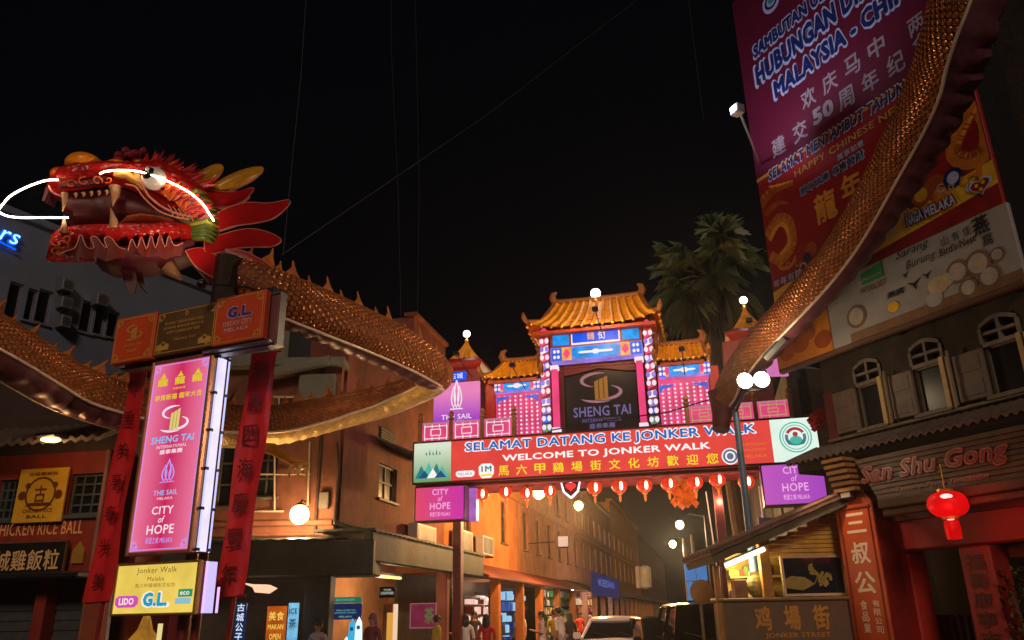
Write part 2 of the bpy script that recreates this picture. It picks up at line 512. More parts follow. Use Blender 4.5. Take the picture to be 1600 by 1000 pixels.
# patterned tall columns and pink columns
for k, px in enumerate(((845, 522, 860, 676), (1010, 508, 1024, 664))):
    x0, x1, z0, z1 = PG.R(*px)
    b = MB(PG.M); n = 9; w_ = x1 - x0
    b.mi = 3; b.box(x0, x1, -.02, .4, z0, z1)
    rnd = random.Random(k + 3)
    seq = [4, 5, 2, 1, 0, 1, 0, 2, 0, 1, 0]
    hh = (z1 - z0 - .15) / len(seq)
    for i, q in enumerate(seq):
        b.mi = q; a = z0 + i * hh
        sl_ = .28 * hh if i > 3 else .02
        b.add([(x0 + .02, -.03, a + sl_ * .2), (x1 - .02, -.03, a + sl_ * 1.6), (x1 - .02, -.03, a + hh * .8 + sl_ * 1.6), (x0 + .02, -.03, a + hh * .8 + sl_ * .2)], [(0, 1, 2, 3)])
        b.mi = 1 if q != 1 else 2
        for sgn in (-1, 1): b.ball((x0 + x1) / 2 + sgn * .07, -.03, a + hh * .5 + sl_ * .9, .055, .012, .075, 8, 5)
    b.mi = 0
    b.prism([(x0 - .03, z1), (x1 + .03, z1), ((x0 + x1) / 2 + .03, z1 + .16), ((x0 + x1) / 2 - .03, z1 + .16)], -.03, .4)
    b.build('patterned_column', [GPd, GW, GLil, GB, GGr, GBlue], gw)
for px in ((863, 571, 872, 676), (997, 557, 1007, 669)):
    x0, x1, z0, z1 = PG.R(*px); b = MB(PG.M)
    b.box(x0, x1, .0, .2, z0 + .14, z1 - .1); b.mi = 1
    b.box(x0 - .03, x1 + .03, -.03, .22, z0, z0 + .13); b.box(x0 - .03, x1 + .03, -.03, .22, z1 - .1, z1)
    b.build('pink_column', [GPd, GW], gw)
# painted boards over the screen
def cart(x0, x1, z0, z1, y, ba, bb, notch=.1):
    h = z1 - z0
    return [(x0 + notch, z0), (x1 - notch, z0), (x1, z0 + h * .3), (x1, z1 - h * .2), (x1 - notch, z1), (x0 + notch, z1), (x0, z1 - h * .2), (x0, z0 + h * .3)]
x0, x1, z0, z1 = PG.R(859, 512, 1003, 535); h = z1 - z0
b = MB(PG.M); b.mi = 3; b.box(x0, x1, .0, .5, z0 - .1, z1 + .25)
def zig(a, bb, lo, hi, n):
    return [(a, lo), (bb, lo)] + [(bb - (bb - a) * i / n, hi - (.13 * (hi - lo) if i % 2 else 0) * 2.2) for i in range(n + 1)]
b.mi = 0; wd = x1 - x0
b.prism(zig(x0 + .03 * wd, x0 + .21 * wd, z0, z1, 4), -.02, 0.01); b.prism(zig(x0 + .79 * wd, x1 - .03 * wd, z0, z1, 4), -.02, 0.01)
b.mi = 2; b.prism(zig(x0 + .235 * wd, x0 + .765 * wd, z0 - .02, z1 + .05, 6), -.015, .005)
b.mi = 1; b.prism(zig(x0 + .25 * wd, x0 + .75 * wd, z0 + .03, z1 + .02, 6), -.03, -.016)
b.mi = 4; b.text('鷄', x0 + .41 * wd, x0 + .49 * wd, z0 + .07, z1 - .05, -.034, .01); b.mi = 2; b.text('街', x0 + .53 * wd, x0 + .61 * wd, z0 + .07, z1 - .05, -.034, .01)
b.build('name_board', [GCy, GDeep, GW, GB, GYel], gw)
x0, x1, z0, z1 = PG.R(860, 538, 1004, 560); h = z1 - z0; wd = x1 - x0
def painted_band(x0, x1, z0, z1, parent, mid=.52):
    wd = x1 - x0; h = z1 - z0; mm = (x0 + x1) / 2
    b = MB(PG.M); b.mi = 3; b.box(x0, x1, -.01, .4, z0, z1)
    for sgn in (-1, 1):
        b.mi = 1; a, e = sorted((mm + sgn * wd * mid / 2 + sgn * .02, mm + sgn * wd * .37)); b.box(a, e, -.03, -.012, z0 + .02, z1 - .02)
        b.mi = 4; xm = (a + e) / 2
        b.add([(xm - .1, -.034, z0 + h / 2), (xm, -.034, z0 + .05), (xm + .1, -.034, z0 + h / 2), (xm, -.034, z1 - .05)], [(0, 1, 2, 3)])
        b.mi = 0; a, e = sorted((mm + sgn * wd * .375, mm + sgn * wd * .49)); b.box(a, e, -.03, -.012, z0 + .02, z1 - .02)
        b.mi = 2
        for q in range(4): b.ball((a + e) / 2 + (q % 2 - .5) * .1, -.03, z0 + h * (.3 + .4 * (q // 2)), .04, .008, .05, 8, 5)
    b.mi = 5; b.prism(cart(mm - wd * mid / 2, mm + wd * mid / 2, z0 + .04, z1 - .03, 0, 0, 0), -.035, -.012)
    b.mi = 2; b.prism(cart(mm - wd * mid * .36, mm + wd * mid * .36, z0 + h * .42, z0 + h * .58, 0, 0, 0, .05), -.045, -.036)
    b.ball(mm, -.04, z0 + h * .5, .10, .012, .07, 10, 6)
    return b.build('painted_band', [GBlue, GYel, GW, GLil, GPd, GCy], parent)
painted_band(x0, x1, z0, z1, gw)
# wings
for side, pxw, band, er, rr in ((0, (774, 600, 842, 684), (773, 594, 843, 612), (754, 564, 846, 589), (787, 564, 842, 580)),
                                (1, (1030, 580, 1110, 664), (1029, 568, 1110, 588), (1022, 536, 1106, 561), (1026, 538, 1098, 556))):
    x0, x1, z0, z1 = PG.R(*pxw); b = MB(PG.M)
    b.mi = 0; b.box(x0, x1, .1, .5, bz1, z1)
    b.mi = 2
    nx, nz = 8, 10
    for i in range(nx):
        for j in range(nz):
            xx = x0 + (x1 - x0) * (i + .6) / nx; zz = bz1 + .1 + (z1 - bz1 - .35) * (j + .5) / nz
            b.add([(xx - .035, .094, zz), (xx, .094, zz - .035), (xx + .035, .094, zz), (xx, .094, zz + .035)], [(0, 1, 2, 3)])
    b.mi = 3
    for i in range(nx + 1):
        xx = x0 + (x1 - x0) * i / nx
        if 0 < i < nx: b.box(xx + .02, xx + .035, .092, .099, bz1, z1 - .3)
    # curled brackets under the band
    b.mi = 1
    for sgn in (0, 1):
        xa = x0 + .02 if sgn == 0 else x1 - .02; s2 = 1 if sgn == 0 else -1
        b.prism([(xa, z1 - .3), (xa + s2 * .42, z1 - .3), (xa + s2 * .3, z1 - .35), (xa + s2 * .1, z1 - .4), (xa, z1 - .52)][::s2], .07, .098)
    b.build('lattice_wall', [GP, GBlue, GW, glow('magenta_light', c(190, 60, 110), .6, False)], gw)
    painted_band(*PG.R(*band), gw, .6)
    b = MB(PG.M)
    xx = x0 - .28 if side == 0 else x1 + .02
    b.bbox(xx, xx + .26, .02, .5, bz1, z1 + .1, .02); b.build('red_column', pbr('column_red', (.42, .03, .03), .4), gw)
    e = PG.R(*er, d=-.2); r2 = PG.R(*rr, d=.5)
    bd = MB(PG.M); bd.box(e[0] + .2, e[1] - .15, .12, 1.0, PG.R(*band)[3] + .005, e[2] - .02); bd.build('frieze', GB, gw)
    roof(gw, 'roof', e[0], e[1], e[2], r2[0], r2[1], r2[3], -.25, 1.3, 9, .06)
# balustrades
for px in ((657, 656, 803, 684), (1073, 629, 1236, 656)):
    x0, x1, z0, z1 = PG.R(*px, d=-.15); n = 3; b = MB(PG.M)
    z0 = bz1 + .01
    b.mi = 2; b.box(x0, x1, -.12, -.06, z0, z1)
    for i in range(n):
        a = x0 + (x1 - x0) * (i + .03) / n; e = x0 + (x1 - x0) * (i + .97) / n; hh = z1 - z0
        b.mi = 0; b.box(a, e, -.14, -.121, z0 + .05, z1 - .06)
        b.mi = 1; t = .022
        for q in (0, 1):   # nested fretwork rectangles
            o_ = .05 + q * .11
            ox, oz = o_ * 1.6, o_ * .75
            xa, xb, za, zb = a + ox, e - ox, z0 + .05 + oz, z1 - .06 - oz
            b.box(xa, xb, -.152, -.1405, za, za + t); b.box(xa, xb, -.152, -.1405, zb - t, zb)
            b.box(xa, xa + t, -.151, -.1405, za + t, zb - t); b.box(xb - t, xb, -.151, -.1405, za + t, zb - t)
        for q in range(4):
            xm = a + (e - a) * (q + .5) / 4
            b.box(xm - .01, xm + .01, -.15, -.1405, z0 + .05, z0 + .05 + oz * .8); b.box(xm - .01, xm + .01, -.15, -.1405, z1 - .06 - oz * .8, z1 - .06)
    gw_b = b.build('balustrade', [GP, GW if px[0] < 900 else glow('straw_light', c(205, 176, 110), .75, False), glow('pale_rose_light', c(214, 128, 160), .75, False)], gw)
    for i in range(n + 1):
        xx = x0 + (x1 - x0) * i / n; p = MB(PG.M)
        p.bbox(xx - .05, xx + .05, -.2, -.04, z0, z1 + .03, .012)
        p.lathe([(.05, 0), (.085, .03), (.085, .06), (.04, .09), (.075, .16), (.06, .22), (.01, .27)], xx, -.12, z1 + .03, 10)
        p.build('baluster_post', pbr('brass_paint', (.40, .20, .07), .4, .3), gw)
# side towers with bulb-topped pyramid roofs
def tower(px0, px1, pz0, pz1, roofpx, apex, scr_on):
    x0, x1, z0, z1 = PG.R(px0, pz0, px1, pz1)
    b = MB(PG.M); b.box(x0 + .02, x1 - .02, .03, 1.25, bz1, z1); b.build('tower_body', GB, gw)
    xm = (x0 + x1) / 2
    if scr_on:
        q = MB(PG.M); q.bbox(x0, x1, -.02, .03, bz1 + .2, z1 - .36, .01)
        sc = q.build('tower_screen', glow2('tower_screen_light', c(150, 40, 200), c(236, 130, 190), 2, .95), gw)
        l = MB(PG.M); zc = (bz1 + z1) / 2 + .12
        flame(l, xm, zc - .2, .42, .85, -.024); l.text('THE SAIL', xm - .42, xm + .42, zc - .5, zc - .36, -.024, .01)
        l.text('MELAKA', xm - .24, xm + .24, zc - .6, zc - .53, -.024)
        for sgn in (-1, 1):
            for k in range(3):
                l.box(*sorted((xm + sgn * (.3 + .09 * k), xm + sgn * (.3 + .09 * k + .06))), -.026, -.022, bz1 + .24 + .04 * k, bz1 + .26 + .04 * k)
        l.build('lettering', GW, sc)
        p = MB(PG.M); p.bbox(xm - .26, xm + .26, -.03, .03, z1 - .3, z1 - .06, .01); p.mi = 1; p.text('古城', xm - .18, xm + .18, z1 - .26, z1 - .1, -.034, .01)
        p.build('name_plaque', [GDeep, GW], gw)
    # red slab eave and pyramid of tiles
    e0, e1, er0, er1 = roofpx
    ex = (e1 - e0) / 2; em = (e0 + e1) / 2
    s_ = MB(PG.M)
    s_.loft([[(em - ex * k, .64 - ex * k, zz), (em + ex * k, .64 - ex * k, zz), (em + ex * k, .64 + ex * k, zz), (em - ex * k, .64 + ex * k, zz)] for k, zz in ((.72, z1), (.95, z1 + .16), (1.0, z1 + .2), (1.0, z1 + .26), (.62, z1 + .42))])
    s_.build('tower_eave', M_red, gw)
    t = MB(PG.M); zt = z1 + .4; rr_ = ex * .66; hgt = apex - zt; N = 40; rings = []
    for k in range(9):
        v = k / 8; rad = rr_ * (1 - v) ** 1.35 + .03
        rings.append([])
        for i in range(N):
            a = 2 * math.pi * i / N + math.pi / 4
            sq = 1 / max(abs(math.cos(a)), abs(math.sin(a))) ; sq = .45 + .55 * sq
            rip = 1 + .05 * math.cos(i * math.pi / 1)
            rings[-1].append((em + rad * sq * rip * math.cos(a), .64 + rad * sq * rip * math.sin(a), zt + hgt * v))
    t.loft(rings); t.build('tower_roof', M_tile, gw)
    p = MB(PG.M); p.lathe([(.05, -.05), (.07, .0), (.03, .06), (.03, .14)], em, .64, apex, 10); p.build('roof_finial', M_gold, gw)
    bl = MB(PG.M); bl.ball(em, .64, apex + .21, .1, n=16, m=10); ob = bl.build('ball_lamp', G_white, gw, smooth='all')
    return em, apex
def flame(mb, x, z, wd, h, y):
    """a sail-shaped emblem made of three upright petals"""
    for sgn, k, o in ((-1, .75, -.18), (1, .75, .18), (0, 1, 0)):
        pts = []
        for i in range(9):
            t = i / 8; pts.append((x + o * wd - wd * .2 * math.sin(math.pi * t ** .8) * (1 if sgn != 1 else .7), z + h * k * t))
        for i in range(7, 0, -1):
            t = i / 8; pts.append((x + o * wd + wd * .2 * math.sin(math.pi * t ** .8) * (1 if sgn != -1 else .7), z + h * k * t))
        lo = pts[:]
        n = len(lo)
        # outline ring only, so the petals stay apart
        inn = [(x + o * wd + (p[0] - x - o * wd) * .55, z + (p[1] - z) * .8 + h * .06) for p in lo]
        mb.add([(p[0], y, p[1]) for p in lo] + [(p[0], y, p[1]) for p in inn], [(i, (i + 1) % n, n + (i + 1) % n, n + i) for i in range(n)])
    mb.add([(x - wd * .45, y, z - h * .04), (x + wd * .45, y, z - h * .04), (x + wd * .38, y, z + h * .0), (x - wd * .38, y, z + h * .0)], [(0, 1, 2, 3)])
ax = PG.at(715, 538, .64)
tower(678, 750, 578, 655, (PG.at(686, 560)[0], PG.at(752, 560)[0], 0, 0), PG.at(715, 534, .64)[1], True)
tower(1134, 1208, 530, 655, (PG.at(1132, 510)[0], PG.at(1208, 510)[0], 0, 0), PG.at(1170, 480, .64)[1], False)
bl = MB(PG.M); q = PG.at(930, 457, .8); bl.ball(q[0], .87, q[1], .14, n=18, m=11); bl.build('ball_lamp', G_white, gw, smooth='all')
bl = MB(PG.M); bl.lathe([(.1, -.25), (.05, -.15), (.06, -.1)], q[0], .87, q[1], 10); bl.build('roof_finial', M_gold, gw)
for px, py, pw in ((930, 492, 165), (800, 580, 60), (1066, 555, 60), (712, 562, 34), (1172, 510, 34)):  # spots and their brackets added to brighten the golden roofs
    x, z = PG.at(px, py, -1.6)
    lamp('roof_fill', PG.w(x, z + .17, -1.46), pw * 1.3, (1, .62, .28), gw, .05, spot=150, aim=PG.w(x, z + .75, .6))
    b = MB(PG.M); b.bbox(x - .07, x + .07, -1.62, -1.5, z + .12, z + .22, .015); b.tube([(x, -1.5, z + .14), (x, -.8, z + .02), (x, -.1, z - .06)], .014, 6); b.build('added_roof_spot', M_dark, gw)

# the long welcome banner, a light box
bn = thing('welcome_banner', 'long red backlit welcome banner with blue and white lettering on the gateway beam', 'banner', PG.w(5, bz0))
q = MB(PG.M); rx0, rx1 = PG.at(707, 722)[0], PG.at(1205, 688)[0]
q.bbox(rx0, rx1, -.14, -.03, bz0, bz1, .008)
q.build('red_face', glow('banner_red_light', c(228, 70, 62), .95, True, .12, 1.2), bn)
q = MB(PG.M); q.bbox(bx0, rx0 - .004, -.14, -.03, bz0, bz1, .008)
q.build('end_panel', glow2('mint_face', c(96, 160, 104), c(226, 240, 214), 2, .9, (0, .9)), bn)
q = MB(PG.M); q.bbox(rx1 + .004, bx1, -.14, -.03, bz0, bz1, .008)
q.build('end_panel', glow('white_face', c(226, 246, 232), 1.0, True, .06), bn)
fr = MB(PG.M)
fr.box(bx0 - .03, bx1 + .03, -.15, -.02, bz1, bz1 + .05); fr.box(bx0 - .03, bx1 + .03, -.15, -.02, bz0 - .05, bz0)
fr.box(bx0 - .04, bx0, -.15, -.02, bz0, bz1); fr.box(bx1, bx1 + .04, -.15, -.02, bz0, bz1)
fr.build('banner_frame', M_dred, bn)
L = MB(PG.M)
def rowtext(t, pxs, lo, hi, mi, bold=.02, y=-.15, out=None, ob=0):
    x0 = PG.at(*pxs[0], -.14)[0]; x1 = PG.at(*pxs[1], -.14)[0]
    if out is not None:
        L.mi = out; L.text(t, x0 - .04, x1 + .04, lo - .035, hi + .035, y, ob)
    L.mi = mi; L.text(t, x0, x1, lo, hi, y - .006, bold)
bh = bz1 - bz0
rowtext('SELAMAT DATANG KE JONKER WALK', ((728, 702), (1180, 672)), bz0 + bh * .655, bz0 + bh * .935, 0, .025, out=1, ob=.075)
rowtext('WELCOME TO JONKER WALK', ((785, 718), (1110, 697)), bz0 + bh * .36, bz0 + bh * .57, 1, .03)
ch = '馬六甲鷄場街文化坊歡迎您'
cx_a, cx_b = PG.at(787, 737, -.14)[0], PG.at(1113, 715, -.14)[0]
for i, s_ in enumerate(ch):
    xx = cx_a + (cx_b - cx_a) * i / 11
    L.mi = 2; L.text(s_, xx - .14, xx + .14, bz0 + bh * .055, bz0 + bh * .30, -.15, .012)
def ring(mb, x, z, r0, r1, y, n=24, a0=0, a1=360):
    p = []
    for i in range(n + 1):
        a = R_(a0 + (a1 - a0) * i / n); p.append((x + r0 * math.cos(a), y, z + r0 * math.sin(a)))
    for i in range(n + 1):
        a = R_(a0 + (a1 - a0) * i / n); p.append((x + r1 * math.cos(a), y, z + r1 * math.sin(a)))
    mb.add(p, [(i, i + 1, n + 2 + i, n + 1 + i) for i in range(n)])
def disc(mb, x, z, r, y, n=24, rz=None):
    rz = rz or r
    mb.add([(x + r * math.cos(2 * math.pi * i / n), y, z + rz * math.sin(2 * math.pi * i / n)) for i in range(n)], [tuple(range(n))])
x, z = PG.at(1141, 713, -.14)
L.mi = 1; disc(L, x, z, .2, -.15); L.mi = 3; ring(L, x, z, .12, .17, -.154); disc(L, x, z, .08, -.154)
x, z = PG.at(760, 736, -.14)
L.mi = 1; L.prism(cart(x - .2, x + .2, z - .18, z + .19, 0, 0, 0, .08), -.152, -.148); L.mi = 4; L.text('1M', x - .13, x + .14, z - .02, z + .13, -.156, .03); L.mi = 2; L.box(x - .15, x + .15, -.156, -.153, z - .13, z - .08)
x, z = PG.at(727, 741, -.14)
L.mi = 1; L.prism(cart(x - .25, x + .25, z - .07, z + .09, 0, 0, 0, .06), -.152, -.148); L.mi = 3; L.text('MELAKA', x - .19, x + .19, z - .03, z + .04, -.156)
L.mi = 5
x0 = PG.at(1161, 708, -.14)[0]; x1 = PG.at(1198, 706, -.14)[0]
for t, zz in (('YAYASAN', .42), ('SENI JONKER', .28), ('MELAKA', .14)): L.text(t, x0, x1, bz0 + bh * zz, bz0 + bh * (zz + .07), -.15)
# emblems on the end panels
x, z = PG.at(1243, 683, -.14)
L.mi = 6; ring(L, x, z, .34, .37, -.15); ring(L, x, z, .28, .3, -.15)
L.mi = 7; ring(L, x, z, .17, .24, -.15, 12, 30, 150); L.mi = 3; ring(L, x, z, .17, .24, -.15, 12, 160, 230); ring(L, x, z, .17, .24, -.15, 12, -50, 20)
L.mi = 6; disc(L, x, z - .07, .14, -.152, 18, .1); L.mi = 4; disc(L, x, z - .12, .2, -.151, 18, .08); L.mi = 7; disc(L, x, z + .07, .06, -.153)
x0, x1 = bx0 + .05, rx0 - .05
for k, (o, hh, mi) in enumerate(((.0, .34, 4), (.22, .42, 6), (.45, .38, 4), (.62, .3, 6), (.1, .2, 8), (.35, .24, 1), (.58, .18, 8))):
    a = x0 + (x1 - x0) * o; wd = (x1 - x0) * .36
    L.mi = mi; L.add([(a, -.15 - k * .002, bz0 + .1), (a + wd, -.15 - k * .002, bz0 + .1), (a + wd * .5, -.15 - k * .002, bz0 + .1 + hh)], [(0, 1, 2)])
for k in range(5):
    L.mi = 4; xx = x0 + (x1 - x0) * (.3 + .1 * k); L.add([(xx, -.152, bz0 + bh * .68), (xx + .05, -.152, bz0 + bh * .68), (xx + .025, -.152, bz0 + bh * (.78 + .06 * (k % 2)))], [(0, 1, 2)])
L.build('lettering', [glow('letter_blue', c(12, 104, 196), .9, False), glow('letter_white', c(250, 244, 244), 1, False), glow('letter_yellow', c(250, 226, 40), .95, False),
                      glow('letter_slate', c(110, 120, 150), .8, False), glow('letter_teal', c(30, 140, 140), .8, False), glow('letter_orange', c(238, 140, 40), .85, False),
                      glow('letter_mint', c(80, 190, 170), .9, False), glow('letter_crimson', c(190, 60, 80), .8, False), glow('letter_navy', c(30, 84, 140), .8, False)], bn)

# two hanging light boxes under the ends of the beam
def city_box(px, label, side, ca, cb, axis):
    x0, x1, z0, z1 = PG.R(*px, d=-.3)
    t = thing('light_box', label, 'light box', PG.w((x0 + x1) / 2, z0, -.1), 'purple light boxes under the gateway')
    q = MB(PG.M); q.bbox(x0, x1, -.3, .25, z0, z1, .01)
    f_ = q.build('lit_face', glow2('city_face_' + side, ca, cb, axis, .9, (.0, 1)), t)
    e = MB(PG.M)
    for a, b_ in ((x0 - .02, x0 + .01), (x1 - .01, x1 + .02)): e.box(a, b_, -.305, .26, z0 - .02, z1 + .02)
    e.box(x0 + .01, x1 - .01, -.305, .26, z0 - .02, z0 - .001); e.box(x0 + .01, x1 - .01, -.305, .26, z1 + .001, z1 + .02)
    e.build('box_frame', pbr('violet_frame', (.12, .03, .14), .4), t)
    if side == 'left':
        s_ = MB(PG.M); s_.box(x1 + .03, x1 + .22, .05, .3, z0 - .03, z1 - .02)
        s_.build('side_panel', glow('lilac_side_light', c(186, 104, 196), .8, True, .2), t)
    h = z1 - z0; xm = (x0 + x1) / 2 + .02; wd = (x1 - x0) * .21
    city_text(MB(PG.M), xm, z0 + h * .1, wd * 2, h * .84, -.31).build('lettering', glow('letter_pale_pink', c(244, 178, 236), .95, False), f_)
def city_text(l, xm, z0, wd, h, y, mi2=None):
    l.text('CITY', xm - wd * .4, xm + wd * .4, z0 + h * .78, z0 + h, y, .015)
    l.text('of', xm - wd * .12, xm + wd * .12, z0 + h * .55, z0 + h * .74, y, .01, .25)
    l.text('HOPE', xm - wd * .5, xm + wd * .5, z0 + h * .25, z0 + h * .50, y, .015)
    if mi2 is not None: l.mi = mi2
    l.text('希望之城 MELAKA', xm - wd * .5, xm + wd * .5, z0, z0 + h * .17, y, .01)
    return l
city_box((649, 761, 725, 812), 'magenta light box hanging from the street end of the beam beside air conditioners', 'left', c(232, 70, 108), c(206, 40, 176), 0)
city_box((1192, 725, 1290, 787), 'violet light box hanging from the beam end beside the tiled shop eave', 'right', c(200, 90, 196), c(172, 72, 196), 0)

# lanterns
G_lan = glow('lantern_red_paper', c(226, 52, 22), .95, False, .25, 6)
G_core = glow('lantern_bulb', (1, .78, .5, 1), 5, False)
def lantern(label, x, z, d, r=.165):
    t = thing('red_lantern', label, 'lantern', PG.w(x, z, d), 'red lanterns under the gateway beam')
    b = MB(Matrix.Translation(PG.w(x, z, d)))
    rings = []; N = 20
    for i in range(9):
        a = math.pi * (.08 + .84 * i / 8)
        rings.append([(r * math.sin(a) * (1 + .04 * (k % 2)) * math.cos(2 * math.pi * k / N), r * math.sin(a) * (1 + .04 * (k % 2)) * math.sin(2 * math.pi * k / N), -r * .92 * math.cos(a)) for k in range(N)])
    b.loft(rings); b.build('paper_body', G_lan, t, smooth='all')
    b = MB(Matrix.Translation(PG.w(x, z, d)))
    for sgn in (-1, 1): b.lathe([(.06, -.02), (.065, 0), (.06, .02)], 0, 0, sgn * r * .95, 12)
    b.tube([(0, 0, r), (0, 0, r + .28)], .006, 5)
    b.build('cap', M_gold, t)
    b = MB(Matrix.Translation(PG.w(x, z, d)))
    b.lathe([(.03, -.02), (.035, -.06), (.03, -.14), (.01, -.2)], 0, 0, -r, 10); b.build('tassel', glow('tassel_lit', c(232, 120, 50), .9, False), t)
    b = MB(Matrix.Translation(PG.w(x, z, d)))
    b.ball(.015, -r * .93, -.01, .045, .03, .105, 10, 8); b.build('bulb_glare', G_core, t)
    lamp('lantern_light', PG.w(x, z - r - .32, d), 26, (1, .55, .32), t, .1)
    return t
lw = ['leftmost red lantern of the row, next to the magenta light box', 'second red lantern from the left end of the beam row', 'third red lantern from the left, just left of the amber lamp', 'fourth red lantern from the left, just right of the amber lamp',
      'red lantern just right of the heart sign under the beam', 'second red lantern to the right of the heart sign', 'third red lantern to the right of the heart sign', 'red lantern touching the left of the orange lantern bunch', 'red lantern touching the right of the orange lantern bunch',
      'red lantern beside the purple gateway leg', 'rightmost red lantern, beyond the blue lamp post']
for (px, py), lb in zip(((753.6, 772), (790, 769), (823, 771), (859, 767), (929, 762), (968, 760), (1007, 759), (1045, 756), (1086, 754), (1121, 750), (1166, 753)), lw):
    x, z = PG.at(px, py, .3); lantern(lb, x, z, .3, .17 if px < 900 else .19)
# cluster of goldfish-orange paper bunches
x, z = PG.at(1068, 766, .6)
t = thing('paper_bunch', 'bunch of glowing orange paper petals hanging among the red lanterns', 'paper decoration', PG.w(x, z, .6))
rnd = random.Random(5); b = MB(PG.M)
for i in range(34):
    a = rnd.uniform(0, 6.28); rr = rnd.uniform(.05, .3); zz = rnd.uniform(-.34, .26); w2 = rnd.uniform(.06, .12)
    cxp, cyp, czp = x + rr * math.cos(a), .6 + rr * math.sin(a), z + zz
    b.add([(cxp, cyp, czp - w2 * 1.4), (cxp + w2, cyp - .03, czp), (cxp, cyp + .02, czp + w2 * 1.2), (cxp - w2, cyp - .04, czp)], [(0, 1, 2, 3)])
b.build('petals', glow('paper_orange_light', c(216, 84, 18), .75, False, .4, 7), t)
b = MB(PG.M); b.tube([(x, .6, z), (x, .6, bz0)], .01, 5); b.build('cord', M_dark, t)
# heart sign
x, z = PG.at(892, 762, .2)
t = thing('heart_sign', 'white neon shield with a red heart hanging under the beam', 'neon sign', PG.w(x, z, .2))
b = MB(PG.M); b.prism([(x, z - .26), (x + .18, z - .1), (x + .25, z + .19), (x, z + .14), (x - .25, z + .19), (x - .18, z - .1)], .18, .22); b.build('backing', M_dred, t)
b = MB(PG.M); b.tube([(x, .17, z - .26), (x + .18, .17, z - .1), (x + .25, .17, z + .19), (x, .17, z + .14), (x - .25, .17, z + .19), (x - .18, .17, z - .1), (x, .17, z - .26)], .03, 6)
b.build('neon_tube', glow('neon_white', c(250, 236, 250), 1.6), t)
b = MB(PG.M); hp = [(x + .14 * (16 * math.sin(a) ** 3) / 16, z + .02 + .12 * (13 * math.cos(a) - 5 * math.cos(2 * a) - 2 * math.cos(3 * a) - math.cos(4 * a)) / 16) for a in [2 * math.pi * i / 24 for i in range(24)]]
b.prism(hp, .15, .178); b.build('heart', glow('neon_red', c(230, 50, 50), 1.2), t)
# red rosette at the end of the banner
x, z = PG.at(1277, 657, -.2); b = MB(PG.M); rnd = random.Random(9)
for i in range(46):
    a = rnd.uniform(0, 6.28); rr = rnd.uniform(.02, .17); zz = rnd.uniform(-.22, .2) ; w2 = rnd.uniform(.05, .09)
    b.add([(x + rr * math.cos(a), -.22 + rnd.uniform(-.12, .1), zz + z - w2), (x + rr * math.cos(a) + w2, -.25, z + zz), (x + rr * math.cos(a), -.22 + rnd.uniform(-.12, .1), z + zz + w2), (x + rr * math.cos(a) - w2, -.2, z + zz)], [(0, 1, 2, 3)])
tag(b.build('fabric_rosette', pbr('rosette_red_cloth', (.92, .04, .025), .6, var=.4, scale=9)), 'crumpled red cloth rosette tied to the white end of the banner', 'rosette')

# ------------------------------------------------------------------ sign pylon on the left
M_board_red = pbr('board_orange_red', (.80, .10, .03), .4, var=.15)
M_board_brown = pbr('board_bronze', (.16, .085, .03), .4, var=.2)
M_board_gold = pbr('board_gold_print', (.75, .45, .10), .35, var=.1)
M_board_blue = pbr('board_blue_print', (.05, .05, .45), .4)
M_board_pink = pbr('board_pale_print', (.75, .5, .55), .4)
# posts
pole = thing('sign_pole', 'dark red twin pole carrying the stacked lit signs and the dragon head', 'pole', PP.w(.1, 0, .4))
b = MB(PP.M); xx = PP.at(285, 960, .4)[0]; b.tube([(xx, .45, 0), (xx, .45, 5.9)], .09, 12); b.tube([(xx + .22, .45, 0), (xx + .22, .45, 5.8)], .06, 10)
b.build('post', pbr('pole_red_paint', (.22, .02, .02), .4), pole, smooth=True)
b = MB(PP.M); b.tube([(xx, .45, 5.85), (xx - .02, .5, 6.4), (xx - .05, .6, 7.1)], [.16, .19, .24], 12); b.build('neck_collar', pbr('collar_umber', (.025, .011, .007), .6, .2, var=.5, scale=9, bump=.6), pole)
b = MB(PP.M); b.bbox(xx - .4, xx + .6, .2, .75, 0, .35, .03); b.build('plinth', M_pave, pole)
# header board
hx0, hx1, hz0, hz1 = PP.R(186, 478, 415, 550, d=-.1)
hb = thing('header_board', 'orange and bronze board with gold print at the pylon top', 'sign', PP.w((hx0 + hx1) / 2, hz0))
W = hx1 - hx0; wA = hx0 + W * .29; wB = hx0 + W * .685
b = MB(PP.M); b.bbox(wA, wB, -.13, -.05, hz0 + .02, hz1 - .02, .01); hm = b.build('bronze_panel', M_board_brown, hb)
def ornate(x0, x1, z0, z1, y, mb):
    t = .012
    mb.box(x0, x1, y - .003, y, z0, z0 + t); mb.box(x0, x1, y - .003, y, z1 - t, z1); mb.box(x0, x0 + t, y - .003, y, z0 + t, z1 - t); mb.box(x1 - t, x1, y - .003, y, z0 + t, z1 - t)
    for (cx, cz) in ((x0, z0), (x1, z0), (x0, z1), (x1, z1)):
        sx = 1 if cx == x0 else -1; sz = 1 if cz == z0 else -1
        ring(mb, cx + sx * .07, cz + sz * .07, .035, .048, y - .004, 12); ring(mb, cx + sx * .11, cz + sz * .045, .015, .027, y - .0045, 8); ring(mb, cx + sx * .045, cz + sz * .11, .015, .027, y - .0045, 8)
